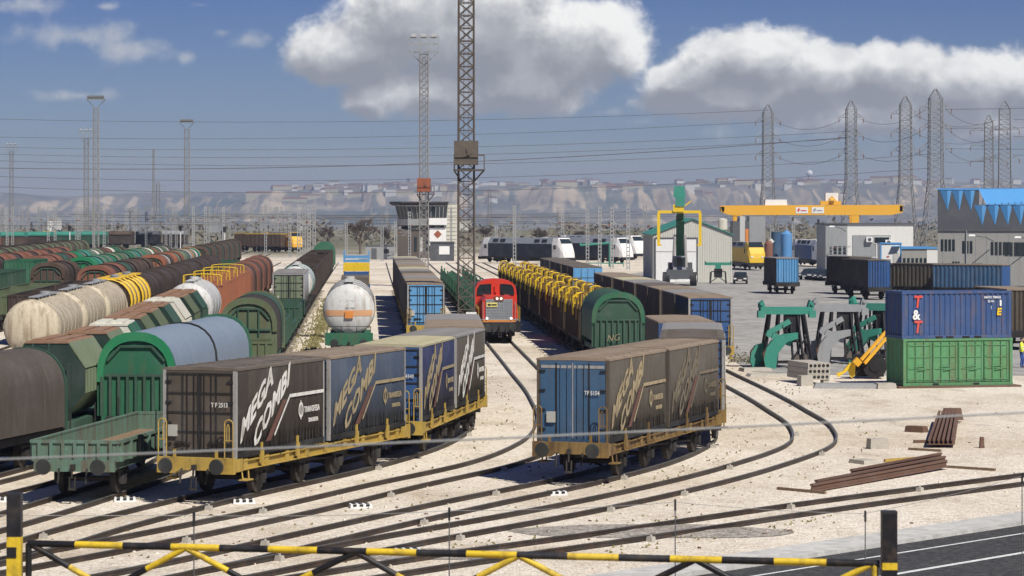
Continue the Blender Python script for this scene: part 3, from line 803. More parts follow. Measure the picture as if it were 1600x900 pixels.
    for sx in (-1,1):                            # a pair of end doors
        mb = MB(); w = W/2-.14; xc = sx*(w/2+.015); y = -L/2+.03
        mb.box((xc,y,Hh/2),(w,.05,Hh-.36), 0)
        if near and style == 'ribbed':
            for k in range(5): mb.box((xc,y-.03,.2+k*(Hh-.42)/4+.02),(w,.035,.055), 1)
            mb.box((xc,y-.03,Hh/2),(.05,.035,Hh-.4), 1)
            for q in (-1,1): mb.box((xc+q*w*.47,y-.025,Hh/2),(.05,.03,Hh-.4), 1)
        elif near:
            mb.box((xc,y-.03,Hh/2),(.05,.03,Hh-.36), 1); mb.box((xc-w*.48*sx*0,y-.028,Hh-.3),(w*.94,.02,.1), 2)
        else:
            for k in range(1,3): mb.box((xc,y-.03,k*Hh/3),(w,.03,.05), 1)
            mb.box((xc,y-.03,Hh/2),(.05,.03,Hh-.4), 1)
        dr = mb.build('door', [door, M['strap'] if near else M['cur_brown'], M['steel_post']], t)
        if near:
            mb = MB()
            for q in (-.12,.12): mb.tube((xc+q-sx*w*.25,y-.05,.2),(xc+q-sx*w*.25,y-.05,Hh-.2), .016, 0, 6)
            mb.build('lock_rod', M['strap'] if style == 'ribbed' else door, dr)
            mb = MB()
            for k in range(4): mb.box((sx*(W/2-.2),y-.045,.45+k*(Hh-.9)/3),(.2,.03,.07))
            mb.build('hinge', M['strap'], dr)
            if style == 'ribbed': 
                mb = MB(); mb.bar((xc-.25,y-.07,.52),(xc+.3,y-.07,.46),.035); mb.bar((xc-.25,y-.07,.4),(xc+.1,y-.07,.5),.03); mb.build('handle', M['strap'], dr)
    mb = MB(); mb.box((0,-L/2+.015,Hh/2),(.035,.05,Hh-.34)); mb.build('door_seal', M['steel_post'] if style != 'ribbed' else M['strap'], t)
    if near:
        mb = MB(); mb.box((-W*.36+(.16 if style != 'ribbed' else 0),-L/2-.03,.86),(.3,.08,.36)); mb.build('document_box', M['docbox'], t)
        if code:
            lettering('lettering', [(code, (.42,-L/2-.05,1.62), (.16,0,0), (0,0,.2), (0,-1,0), .012)], M['white_letter'], t)
    return t
def shift(root, loc, rz): root.location = loc; root.rotation_euler = (0,0,rz); return root
def on_wagon(loc, rz, dy, z=FLOOR):
    return (loc[0]-math.sin(rz)*dy, loc[1]+math.cos(rz)*dy, loc[2]+z)
def container_train(tr, d0, bodies, wmat, labels, n_near, gap=1.15, wgroup='yellow flat wagons under the swap bodies'):
    s = TR[tr].at_depth(d0); k = 0
    protos = {}
    for i in range(0, len(bodies), 2):
        near = i//2 < n_near
        loc, rz = TR[tr].place(s, WL)
        lab = labels[i//2]
        if near: wgn = flat_wagon(lab, M[wmat], True, wgroup)
        else:
            if 'w' not in protos: protos['w'] = wgn = flat_wagon(lab, M[wmat], False, wgroup)
            else: wgn = dup(protos['w'], loc, rz, lab)
        shift(wgn, loc, rz)
        for j in (0,1):
            if i+j < len(bodies) and bodies[i+j]:
                b = bodies[i+j]; dy = (-1 if j == 0 else 1)*(SBL/2+.22)
                key = tuple(sorted((q, str(v)) for q, v in b.items() if q != 'label'))
                if key in protos: dup(protos[key], on_wagon(loc, rz, dy), rz, b['label'])
                else: protos[key] = shift(swap_body(**b), on_wagon(loc, rz, dy), rz)
        s += WL + gap
# left foreground train on track C
GC = 'curtain sided containers on the left foreground train'
bd = [dict(label='dark brown container with bright white slanted lettering at the head of the left train', door='brown_door', curtain='cur_brown', roof='roof_brown', letter='white_letter', rear='brown_door', code='T F 2513', group=GC),
      dict(label='grey blue container with tan slanted lettering right behind the dark brown one', door='blue_door', curtain='cur_grey', roof='roof_tan', letter='tan_letter', rear='blue_door', style='ribbed', group=GC),
      dict(label='violet blue container with a cream roof and tan lettering, third in the left train', door='blue_vivid', curtain='cur_violet', roof='roof_cream', letter='tan_letter', rear='blue_vivid', code='TF-4340', group=GC),
      dict(label='grey container with pale roof where the left train bends away', door='brown_door', curtain='cur_tan', roof='roof_grey', letter='white_letter', rear='brown_door', group=GC)]
bd += [dict(label='tan roofed container right behind the bend of the left train', door='brown_door', curtain='cur_brown', roof='roof_tan', near=False, group=GC),
       dict(label='grey roofed container sixth from the head of the left train', door='brown_door', curtain='cur_tan', roof='roof_grey', near=False, group=GC)]
container_train('C', 90.2, bd, 'yellow', ['yellow flat wagon with tall hoop handrails under the dark brown container','yellow flat wagon under the violet container on the bend','yellow flat wagon half hidden behind the bend of the left train'], 2)
# straight rake on the same track behind: blue doors towards us
GS = 'containers on the straight rake beside the gas tank wagon'
bd = [dict(label='container with pale blue doors facing us, at the near end of the straight rake', door='blue_pale', curtain='cur_brown', roof='roof_tan', near=True, group=GS)]
roofs = ['roof_tan','roof_grey','roof_tan','roof_brown','roof_grey','roof_cream','roof_tan']
for i in range(13):
    bd.append(dict(label='%s container behind the pale blue doors of the straight rake' % ORD[i], door='brown_door', curtain='cur_brown', roof=roofs[i%7], near=False, group=GS))
container_train('C', 193.5, bd, 'yellow', ['yellow flat wagon with a hoop handrail under the pale blue doors']+['%s wagon behind the pale blue doors of the straight rake' % ORD[i] for i in range(8)], 1, wgroup='wagons of the straight rake')
# right foreground train on track B
GR = 'curtain sided containers on the right foreground train'
bd = [dict(label='container with grimy blue doors and tan lettering heading the right train', door='blue_door', curtain='cur_tan', roof='roof_tan', letter='tan_letter', rear='blue_door', post='brown_door', code='TF 5154', style='plain', group=GR),
      dict(label='tan grey container with faded lettering right behind the blue doored head of the right train', post='brown_door', door='blue_door', curtain='cur_tan', roof='roof_tan', letter='faded_letter', rear='blue_vivid', style='mid', group=GR),
      dict(label='container with bright blue end and white edge post, third in the right train', door='blue_vivid', curtain='cur_brown', roof='roof_brown', letter='white_letter', rear='blue_vivid', group=GR),
      dict(label='grey roofed container fourth in the right train, just past the bend', door='blue_vivid', curtain='cur_tan', roof='roof_grey', near=False, group=GR),
      dict(label='tan roofed container at the tail of the right train, before the green arched wagon', door='blue_vivid', curtain='cur_brown', roof='roof_tan', near=False, group=GR)]
container_train('B', 96.2, bd, 'yellow_rusty', ['rusty yellow flat wagon under the blue doored container at right','rusty yellow flat wagon at the bend of the right train','rusty yellow flat wagon at the tail of the right train'], 2)
# third rake on track A
GA = 'containers of the far right rake beside the concrete apron'
bd = [dict(label='container with violet blue ribbed doors facing us beside the concrete apron', door='blue_vivid', curtain='cur_brown', roof='roof_tan', near=True, group=GA)]
for i in range(7):
    bd.append(dict(label='%s container behind the violet blue doors beside the apron' % ORD[i], door='brown_door', curtain='cur_brown' if i % 3 else 'cur_tan', roof=roofs[(i+1)%7], near=False, group=GA))
container_train('A', 164, bd, 'yellow', ['yellow flat wagon with buffers showing below the violet blue doors']+['%s wagon behind the violet blue doors beside the apron' % ORD[i] for i in range(4)], 1, wgroup='wagons of the far right rake')
bd = [dict(label='bright sky blue ended container beyond the yellow racks', door='blue_pale', curtain='cur_brown', roof='roof_brown', near=False, group=GA)]
for i in range(5):
    bd.append(dict(label='%s brown container behind the sky blue ended one' % ORD[i], door='brown_door', curtain='cur_brown', roof='roof_brown', near=False, group=GA))
container_train('A', 250, bd, 'yellow', ['wagon under the bright sky blue ended container']+['%s wagon behind the sky blue ended container' % ORD[i] for i in range(3)], 0, wgroup='wagons of the far right rake')
# ---------------------------------------------------------------- other rolling stock (local y runs along the track, near end at -L/2)
def chassis(t, L, mat, near=True, gear='axle', z=1.0, w=2.6, bmat=None):
    mb = MB()
    for sx in (-1,1): mb.box((sx*(w/2-.1),0,z+.02),(.14,L-.1,.26))
    for e in (-1,1): mb.box((0,e*(L/2-.07),z+.02),(w,.14,.36))
    mb.box((0,0,z),(.4,L-.3,.2)); mb.box((0,0,z+.16),(w-.1,L-.1,.05))
    mb.build('underframe', mat, t)
    for y in ((-L/2+1.9, L/2-1.9)):
        mb = MB()
        if gear == 'axle': wheelset(mb, y)
        else: bogie(mb, y+(.3 if y < 0 else -.3))
        mb.build('wheelset' if gear == 'axle' else 'bogie', [M['under'], M['wheel']], t)
    if near:
        buffers(t, L, bmat or M['buffer'], mat, 1.02); coupling(t, L, -1)
def arch(w, z0, zs, zt, n=14, pw=2.3):           # half outline of a rounded cover: straight to zs, then a superellipse up to zt
    pts = [(-w/2,z0),(-w/2,zs)]
    for i in range(1,n):
        a = math.pi*i/n
        c, s_ = math.cos(a), math.sin(a)
        pts.append((-w/2*math.copysign(abs(c)**(2/pw),c), zs+(zt-zs)*abs(s_)**(2/pw)))
    return pts + [(w/2,zs),(w/2,z0)]
def ring(pts, y): return [(u,y,v) for u,v in pts]
def coil_wagon(label, cover, endm, L=12.0, near=True, secs=2, tarp=False, w=2.95, zt=4.25, zs=2.6, end_style='arch', chm='green', group=None, name='covered_wagon'):
    t = thing(name, label, 'covered wagon', (0,0,0), 0, group)
    chassis(t, L, M[chm], near, 'bogie' if L > 12.5 else 'axle')
    cov = [cover] if isinstance(cover, str) else cover
    a, b = -L/2+.45, L/2-.45; d = (b-a)/secs
    for k in range(secs):
        mb = MB(); gap = .03; big = (k % 2 == 0)
        W = w if big else w-.1; T = zt if big else zt-.06
        y0, y1 = a+k*d+gap, a+(k+1)*d-gap; n = int((y1-y0)/.32) if near else 2; rings = []
        for i in range(n+1):
            y = y0+(y1-y0)*i/n
            if tarp: f = 1+.012*math.cos(i*math.pi) + .006*math.sin(i*1.3)
            else: f = 1+(.011*math.cos(i*math.pi) if near else 0)
            rings.append(ring([(u*f, zs+(v-zs)*f if v > zs else v) for u,v in arch(W, 1.25 if tarp else 1.55, zs, T)], y))
        mb.loft(rings, 0, True, False, False)
        mb.loft([ring([(u*.97,v-.03) for u,v in arch(W,1.25 if tarp else 1.55,zs,T)], y0+.02), ring(arch(W,1.25 if tarp else 1.55,zs,T), y0)], 0, False, False)
        cvo = mb.build('cover', M[cov[k % len(cov)]], t)
        if near and k:
            mb = MB(); pp = ring(arch(w+.05,1.5,zs,zt+.02), a+k*d); mb.path(pp, .022 if not tarp else .045, 0, 6); mb.build('clamp_band', M['strap'], cvo)
    for e in (-1,1):                             # ribbed end wall
        mb = MB(); y = e*(L/2-.3)
        pts = arch(w+.06, 1.2, zs, zt+.05)
        mb.loft([ring(pts, y-.06), ring(pts, y+.06)], 0, False, True, True)
        ew = mb.build('end_wall', M[endm], t)
        if near and e == -1:
            mb = MB(); pin = arch(w-.5, 1.3, zs-.1, zt-.36); y -= .06
            zq = zs-.25; oo = ring(arch(w+.07,zq,zs,zt+.06), y-.1); ii = ring(arch(w-.42,zq,zs-.05,zt-.28), y-.1); oo2 = ring(arch(w+.07,zq,zs,zt+.06), y); ii2 = ring(arch(w-.42,zq,zs-.05,zt-.28), y)
            mb.loft([ii2, ii, oo, oo2], 0, False, False, False); mb.build('end_rim', M['green_bright'] if endm == 'green' and end_style == 'rim' else M['green' if end_style == 'rim' else endm], ew)
            mb = MB()
            for k in range(-4,5):
                if end_style == 'rim': mb.box((k*.33,y-.05,1.95),(.1,.12,1.5))
            if end_style != 'rim':
                for k in (-1,0,1): mb.box((k*.55,y-.05,2.7),(.07,.08,2.2))
            mb.box((0,y-.05,2.75),(w-.6,.09,.1)); mb.bar((-1.1,y-.05,3.3),(-.6,y-.05,3.85),.09); mb.bar((1.1,y-.05,3.3),(.6,y-.05,3.85),.09); mb.bar((-.6,y-.05,3.85),(.6,y-.05,3.85),.09)
            mb.build('end_rib', M['green_dark'] if endm != 'green_grey' else M['strap'], ew)
    return t
def hopper_wagon(label, side, roof, endm, L=7.6, near=True, group='green hopper wagons in a row'):
    t = thing('hopper_wagon', label, 'hopper wagon', (0,0,0), 0, group)
    chassis(t, L, M['green_dark'], near)
    W = 2.9; z0, z1, z2 = 2.2, 3.05, 4.05; a, b = -L/2+1.4, L/2-1.4
    pts = [(-.75,1.35),(.75,1.35),(W/2,z0),(W/2,z1),(.8,z2),(-.8,z2),(-W/2,z1),(-W/2,z0)]
    mb = MB(); mb.loft([ring([(u,v*.8+.3 if v < 2 else v) for u,v in pts], a+.25), ring(pts, a), ring(pts, b), ring(pts, b-.2)], 0, False)
    bo = mb.build('body', M[side], t)
    mb = MB(); n = 8
    for sx in (-1,1):
        for k in range(n+1):
            y = a+.1+(b-a-.2)*k/n; mb.box((sx*(W/2+.03),y,(z0+z1)/2),(.07,.1,z1-z0))
    mb.build('side_rib', M[side], bo)
    mb = MB()
    mb.prism([(-.84,z2),(.84,z2),(.78,z2+.09),(-.78,z2+.09)], 'y', a-.05, b+.05)
    for k in range(2): mb.box((-.35+.7*k,0,z2+.12),(.5,b-a-.6,.06))
    mb.build('roof', M[roof], t)
    for sx in (-1,1):
        mb = MB(); mb.add([(sx*.82,a,z2-.0),(sx*.82,b,z2-.0),(sx*(W/2+.01),b,z1+.05),(sx*(W/2+.01),a,z1+.05),(sx*.84,a,z2+.04),(sx*.84,b,z2+.04),(sx*(W/2+.03),b,z1+.09),(sx*(W/2+.03),a,z1+.09)],
            [(0,3,2,1),(4,5,6,7),(0,1,5,4),(1,2,6,5),(2,3,7,6),(3,0,4,7)]); mb.build('roof_flap', M[side], t)
    for e in (-1,1):
        mb = MB(); y = e*(L/2-1.4)
        mb.loft([ring([(u,v) for u,v in pts], y-.02), ring(pts, y+.02)], 0, False)
        for k in (-1,1): mb.box((k*.9,y+e*.3,2.2),(.1,.5,2.2))
        mb.build('end_wall', M[endm if endm != 'green_dark' else 'green_shade'], t)  # dark green ends get the colour with gap shade painted in
        if near:
            mb = MB(); y = e*(L/2-.35)
            for sx in (-.3,.3): mb.bar((sx,y,1.1),(sx,y,4.1),.04)
            for k in range(7): mb.bar((-.3,y,1.4+k*.4),(.3,y,1.4+k*.4),.03)
            mb.build('ladder', M['green_dark'], t)
    return t
def dome(mb, r, y, zc, dirn, m=0, depth=.32, n=24, k=6):
    rings = []
    for i in range(k+1):
        a = math.pi/2*i/k; rr = r*math.cos(a); yy_ = y+dirn*r*depth*math.sin(a)
        if i == k: rr = .01
        rings.append([(rr*math.cos(2*math.pi*j/n), yy_, zc+rr*math.sin(2*math.pi*j/n)) for j in range(n)])
    mb.loft(rings if dirn > 0 else rings[::-1], m, True, True, False)
def tank_wagon(label, body, L=13.0, r=1.45, zc=2.65, near=True, band=None, group=None, chm='under', gear='bogie', plate=False, rings_=3, ends=None):
    t = thing('tank_wagon', label, 'tank wagon', (0,0,0), 0, group)
    chassis(t, L, M[chm], near, gear)
    n = 28; y0, y1 = -L/2+.9, L/2-.9
    mb = MB(); cyl = lambda y, rr=r: [(rr*math.cos(2*math.pi*j/n), y, zc+rr*math.sin(2*math.pi*j/n)) for j in range(n)]
    mb.loft([cyl(y0), cyl(y1)], 0, True, True, False)
    dome(mb, r, y0, zc, -1, 0); dome(mb, r, y1, zc, 1, 0)
    tk = mb.build('tank', M[body], t)
    for k in range(rings_+1):
        mb = MB(); y = y0+.05+(y1-y0-.1)*k/rings_; mb.loft([cyl(y-.05,r+.005), cyl(y-.05,r+.03), cyl(y+.05,r+.03), cyl(y+.05,r+.005)], 0, False, True, False)
        mb.build('weld_ring', M[ends or body], tk)
    if band:
        mb = MB(); zb0, zb1 = zc-.38, zc-.02
        for sx in (-1,1):
            pr = []
            for q in range(5):
                z = zb0+(zb1-zb0)*q/4; pr.append((sx*math.sqrt(r*r-(z-zc)**2)*1.004, z))
            mb.loft([[(x,y0,z) for x,z in pr], [(x,y1,z) for x,z in pr]], 0, True, False, False)
        rows = []
        for q in range(5):
            z = zb0+(zb1-zb0)*q/4; row = []
            for j in range(17):
                x = -1+2*j/16; xm = math.sqrt(r*r-(z-zc)**2); X = x*xm; rad = math.sqrt(max(0,1-min(1,(X*X+(z-zc)**2)/(r*r))))
                row.append((X*1.004, y0-r*.32*rad-.012, z))
            rows.append(row)
        mb.loft(rows, 0, True, False, False)
        mb.build('band', M[band], tk)
    mb = MB()                                    # walkway and fittings on top
    mb.box((0,0,zc+r+.12),(.55,y1-y0-1.2,.04))
    for sx in (-1,1):
        for k in range(7):
            y = y0+.8+(y1-y0-1.6)*k/6; mb.bar((sx*.27,y,zc+r-.05),(sx*.27,y,zc+r+.14),.04)
    mb.tube((0,.3,zc+r-.05),(0,.3,zc+r+.3),.3,0,14); mb.tube((0,1.3,zc+r-.05),(0,1.3,zc+r+.22),.12,0,10)
    mb.build('walkway', M[body if not near else 'grey'] if body != 'white_tank' else M['grey_light'], t)
    mb = MB()
    for y in (y0+.8, y1-.8):
        for sx in (-1,1): mb.box((sx*.75,y,1.35),(.5,.6,.5), ry=sx*.4)
    mb.build('saddle', M['under'], t)
    if plate:
        mb = MB(); mb.box((0,y0-.53,zc-.3),(.5,.1,.42)); mb.build('hazard_plate', M['orange'], t)
        lettering('lettering', [('CL-200', (-.2,y0-.46,zc+.45), (.16,0,0),(0,0,.17),(0,-1,0),.0)], M['grey_dark'], tk)
        lettering('lettering', [('GAS 1965', (-.24,y0-.5,zc+.05), (.14,0,0),(0,0,.14),(0,-1,0),.0)], M['grey_dark'], tk)
        mb = MB(); mb.tube((0,y0-.5,1.55),(0,y0-.4,1.55),.3,0,18); mb.build('manhole', M['grey_dark'], t)
        mb = MB()
        for z in (1.6,2.0): mb.bar((-1.3,-L/2+.1,z),(1.3,-L/2+.1,z),.035)
        for x in (-1.3,-.45,.45,1.3): mb.bar((x,-L/2+.1,1.15),(x,-L/2+.1,2.0),.035)
        mb.build('handrail', M['under'], t)
        mb = MB(); mb.box((0,-L/2-.02,1.25),(2.9,.1,.75)); mb.build('end_board', M['green'], t)
    return t
def open_wagon(label, side, L=9.5, h=2.2, near=True, topm=None, ribs=9, group=None, name='open_wagon', cat='open wagon', fill=None, gear='axle', floor=1.2, w=2.8):
    t = thing(name, label, cat, (0,0,0), 0, group)
    chassis(t, L, M['under'] if side != 'green_pale' else M['green_pale'], near, gear)
    z0, z1 = floor, floor+h
    for sx in (-1,1):
        mb = MB(); mb.box((sx*(w/2-.03),0,(z0+z1)/2),(.06,L-.3,h)); mb.box((sx*(w/2),0,z1),(.12,L-.25,.1))
        for k in range(ribs): mb.box((sx*(w/2+.04),-L/2+.35+(L-.7)*k/(ribs-1),(z0+z1)/2),(.1,.12,h))
        mb.build('side_wall', M[side], t)
    for e in (-1,1):
        mb = MB(); y = e*(L/2-.18); mb.box((0,y,(z0+z1)/2),(w-.1,.06,h)); mb.box((0,y+e*.02,z1),(w,.12,.1))
        for k in range(7): mb.box((-w/2+.25+(w-.5)*k/6,y+e*.05,(z0+z1)/2),(.1,.1,h))
        mb.build('end_wall', M[side], t)
    mb = MB(); mb.box((0,0,z0+.02),(w-.1,L-.3,.05)); mb.build('floor', M[fill or side], t)
    if topm:
        mb = MB(); y = -L*.36; hoop(mb, -w/2+.1, w/2-.1, y, z1, z1+.75, .04)
        for q in range(6): mb.bar((-w/2+.2+q*.45,y,z1),(-w/2+.2+q*.45,y,z1+.6),.04)
        mb.build('end_frame', M[topm], t)
    return t
def rack_wagon(label, L=12.6, near=True, group='brown stake wagons with yellow racks'):
    t = thing('rack_wagon', label, 'rack wagon', (0,0,0), 0, group)
    chassis(t, L, M['under'], near, 'bogie'); W = 2.8
    for sx in (-1,1):
        mb = MB(); mb.box((sx*(W/2-.05),0,2.1),(.05,L-.3,1.75))
        for k in range(13): mb.box((sx*W/2,-L/2+.3+(L-.6)*k/12,2.15),(.12,.16,2.0))
        mb.box((sx*W/2,0,3.02),(.14,L-.2,.12)); mb.build('side_wall', M['brown'], t)
    mb = MB(); mb.box((0,0,1.25),(W-.1,L-.2,.06)); mb.build('floor', M['brown'], t)
    mb = MB(); mb.box((0,0,2.75),(W-.3,L-.5,.3)); mb.build('load', M['brown'], t)
    for k in range(4):
        mb = MB(); y = -L/2+1.3+(L-2.6)*k/3+random.uniform(-.3,.3); ln = random.uniform(-.3,.3)
        for q in (-.35,.35):
            hoop(mb, -W/2+.08, -W/2+.75, y+q, 2.9, 3.95+random.uniform(-.1,.1), .05, 0, ln); hoop(mb, W/2-.75, W/2-.08, y+q, 2.9, 3.95+random.uniform(-.1,.1), .05, 0, ln)
        mb.bar((-W/2+.08,y-.35,3.6),(-W/2+.08,y+.35,3.6),.07); mb.bar((W/2-.08,y-.35,3.6),(W/2-.08,y+.35,3.6),.07); mb.box((0,y,3.0),(W-.3,.8,.1))
        for q in (-.5,0,.5): mb.path([(-W/2+.1,y+q,3.75+ln*.3),(-W/2-.1,y+q,3.6),(-W/2-.12,y+q,2.5+ln)], .035, 0, 5)
        for q in range(2 if k % 2 else 3): mb.bar((-W/2+.12+q*.26,y-.34,2.9),(-W/2+.12+q*.26,y-.34,3.85),.04); mb.bar((W/2-.12-q*.26,y-.34,2.9),(W/2-.12-q*.26,y-.34,3.85),.04)
        mb.build('rack', M['yellow_bright' if k % 2 else 'yellow_rusty'], t)
    return t
def stake_wagon(label, L=12.0, near=False, group='green wagons with upright stanchions'):
    t = thing('stake_wagon', label, 'flat wagon', (0,0,0), 0, group)
    chassis(t, L, M['green'], near, 'bogie')
    for k in range(5):
        y = -L/2+.8+(L-1.6)*k/4; mb = MB(); q = random.uniform(-.3,.3)
        for sx in (-1,1): mb.bar((sx*1.25,y,1.1),(sx*1.2,y+q,2.6+q),.12)
        mb.bar((-1.2,y,1.4),(0,y+q,2.2),.1); mb.bar((1.2,y,1.4),(0,y+q,2.2),.1); mb.box((0,y,1.35),(2.5,.4,.25))
        mb.build('stanchion', M['green' if k % 2 else 'green_dark'], t)
    return t
def car_carrier(label, L=13.0, group='blue wagons on the gas tank track', yellow=True):
    t = thing('flat_wagon', label, 'flat wagon', (0,0,0), 0, group)
    chassis(t, L, M['navy'], True, 'bogie')
    mb = MB(); mb.box((0,0,1.45),(2.7,L-.4,.5)); mb.build('deck', M['blue_vivid'], t)
    if yellow:
        mb = MB(); mb.box((0,-L/2+1.2,2.3),(2.5,.3,1.3)); mb.build('end_panel', M['blue_vivid'], t)
        mb = MB(); mb.box((0,-L/2+2.2,3.4),(2.6,.25,.85)); mb.box((-1.25,-L/2+3,2.6),(.12,1.8,2.2)); mb.box((1.25,-L/2+3,2.6),(.12,1.8,2.2)); mb.build('bulkhead', M['yellow_bright'], t)
        for k in range(5):
            mb = MB(); y = -L/2+3.2+k*2; mb.bar((-1.2,y,4.3),(1.2,y,4.3),.18); mb.bar((-1.25,y,1.6),(-1.25,y,4.9),.12); mb.bar((1.25,y,1.6),(1.25,y,4.9),.12); mb.bar((-1.2,y,3.9),(1.2,y,3.9),.12); mb.build('cradle', M['blue_pale'], t)
    else:
        mb = MB(); mb.box((0,.4,2.7),(2.4,L-1.6,.9)); mb.build('load', M['roof_brown'], t)
    return t
def put(tr, s, root, L):
    loc, rz = TR[tr].place(s, L); return shift(root, loc, rz)
def run(tr, d0, items, gap=1.1):
    """items: (maker(label) or ('copy', source key), label, length); builds nose to tail from depth d0"""
    s = TR[tr].at_depth(d0); made = {}
    for key, mk, lab, L in items:
        loc, rz = TR[tr].place(s, L)
        if key in made: dup(made[key], loc, rz, lab)
        else: made[key] = shift(mk(lab), loc, rz)
        s += L+gap
# G: low green wagon in front, then green arch with grey cover, arched olive wagon, grey containers, mint tank, dark open wagons
lw = open_wagon('low green flat wagon with short battered sides, in front of the tarp wagon', 'green_pale', 13.2, .62, True, None, 12, None, 'flat_wagon', 'flat wagon', 'wood', 'axle', 1.15)
put('Glow', TR['Glow'].at_depth(90.3), lw, 13.2)
for q in range(3):
    mb = MB()
    for sx in (-1,1): mb.bar((sx*1.45,-2+q*3,1.0),(sx*1.45,-2+q*3,2.5),.04)
    mb.build('stanchion', M['under'], lw)
GG = 'arched wagons on the green wagon track'
put('G', TR['G'].at_depth(109.5), coil_wagon('arched wagon with bright green ribbed end and blue grey tarp cover', 'tarp_grey', 'green', 20.0, True, 2, True, 2.95, 4.35, 2.75, 'rim', 'green', GG), 20.0)
put('G', TR['G'].at_depth(151), coil_wagon('olive green arched wagon with a round ribbed end, left of the gas tank wagon', ['cur_brown','green_dark'], 'green_olive', 13.5, True, 2, False, 2.95, 4.4, 2.9, 'arch', 'green_dark', GG), 13.5)
put('G', TR['G'].at_depth(146), open_wagon('small rusty green box wagon in front of the olive arched wagon', 'green_olive', 4.4, 1.1, True, None, 5, None, 'open_wagon', 'open wagon', 'rust'), 4.4)
put('G', TR['G'].at_depth(168), open_wagon('dark green low sided wagon between the olive arch and the grey container', 'green_dark', 13.0, 1.3, True, None, 13, None), 13.0)
s_ = TR['G'].at_depth(183)
put('G', s_, open_wagon('green wagon half hidden under the pale grey container', 'green_dark', 13.0, .5, False, None, 13, None), 13.0)
b_ = swap_body('grey container with pale green grey doors left of the gas tank', 'green_grey', 'grey', 'roof_grey', None, 'grey', 'steel_post', None, 'ribbed', True, True, None)
for k in range(2):
    loc, rz = TR['G'].place(TR['G'].at_depth(226), 13.0)
    if k == 0: shift(b_, on_wagon(loc, rz, -2.2), rz)
    else: dup(b_, on_wagon(loc, rz, 6.0), rz, 'second grey container right behind the one with pale green doors')
put('G', TR['G'].at_depth(221.5), open_wagon('dark flat wagon carrying the grey containers', 'under', 17.0, .3, False, None, 5, None, 'flat_wagon', 'flat wagon', None, 'bogie', 1.0), 17.0)
put('G', TR['G'].at_depth(199), open_wagon('dark green open wagon just ahead of the grey container', 'green_dark', 18.5, 1.1, True, None, 15, None, gear='bogie'), 18.5)
tw = tank_wagon('white tank wagon with mint green ring beyond the grey container', 'white_tank', 14.0, 1.5, 2.7, True, None, None, 'under', 'bogie', False, 2, 'teal')
put('G', TR['G'].at_depth(247), tw, 14.0)
items = [('o', lambda l: open_wagon(l, 'dark_brown', 13.0, 2.4, False, None, 14, 'dark open wagons beyond the mint ringed tank', gear='bogie'), '%s dark open wagon beyond the mint ringed tank' % ORD[i], 13.0) for i in range(9)]
run('G', 265, items)
put('G', TR['G'].at_depth(400), coil_wagon('distant green arched wagon closing the row beyond the dark open wagons', 'green', 'green', 13.0, False, 1, False, 2.95, 4.5, 2.9, 'arch', 'green_dark', GG), 13.0)
# D: gas tank, blue wagons
put('D', TR['D'].at_depth(174), tank_wagon('white gas tank wagon with orange band and orange plate facing us', 'white_tank', 15.0, 1.56, 3.0, True, 'orange_band', None, 'green', 'bogie', True, 3, 'cur_tan'), 15.0)
put('D', TR['D'].at_depth(250), car_carrier('blue flat wagon with a brown sheeted load behind the gas tank', yellow=False), 13.0)
put('D', TR['D'].at_depth(284), car_carrier('blue wagon with a yellow bulkhead and pale blue cradles'), 13.0)
# H: tarp wagon nearest, then green hoppers, white tank, orange hoppers
put('Hh', TR['Hh'].at_depth(86), coil_wagon('nearest wagon at left with a brown ribbed tarp cover and worn grey top', 'tarp_brown', 'green_dark', 19.0, True, 1, True, 3.0, 4.05, 2.5, 'rim', 'under', None), 19.0)
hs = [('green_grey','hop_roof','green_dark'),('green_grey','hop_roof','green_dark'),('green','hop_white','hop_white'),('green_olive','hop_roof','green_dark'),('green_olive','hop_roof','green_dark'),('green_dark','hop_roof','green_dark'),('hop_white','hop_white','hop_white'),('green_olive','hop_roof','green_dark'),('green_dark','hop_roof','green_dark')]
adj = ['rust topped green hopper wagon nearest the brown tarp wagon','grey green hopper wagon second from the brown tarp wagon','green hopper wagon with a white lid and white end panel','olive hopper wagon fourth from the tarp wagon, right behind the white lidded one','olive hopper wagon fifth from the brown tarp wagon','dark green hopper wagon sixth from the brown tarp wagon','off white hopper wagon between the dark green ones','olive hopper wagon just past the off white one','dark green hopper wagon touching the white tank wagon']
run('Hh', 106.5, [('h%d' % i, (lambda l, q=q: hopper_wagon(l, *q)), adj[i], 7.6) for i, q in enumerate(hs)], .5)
put('Hh', TR['Hh'].at_depth(182), tank_wagon('large white tank wagon with a domed end beside the rust orange hoppers', 'white_tank', 12.0, 1.5, 2.9, True, None, None, 'under', 'bogie', False, 3, 'white_tank'), 12.0)
run('Hh', 196, [('r', lambda l: open_wagon(l, 'rust_orange', 11.0, 2.7, True, 'yellow_bright', 15, 'rust orange hopper wagons with yellow frames', 'hopper_wagon', 'hopper wagon', 'yellow_bright', 'bogie'), '%s rust orange hopper wagon with yellow frames behind the white tank' % ORD[i], 11.0) for i in range(4)])
run('Hh', 246, [('b', lambda l: coil_wagon(l, ['red_brown','dark_brown'], 'red_brown', 13.0, False, 2, False, 2.95, 4.3, 2.9, 'arch', 'under', 'red brown arched wagons past the orange hoppers'), '%s red brown arched wagon past the orange hoppers' % ORD[i], 13.0) for i in range(4)])
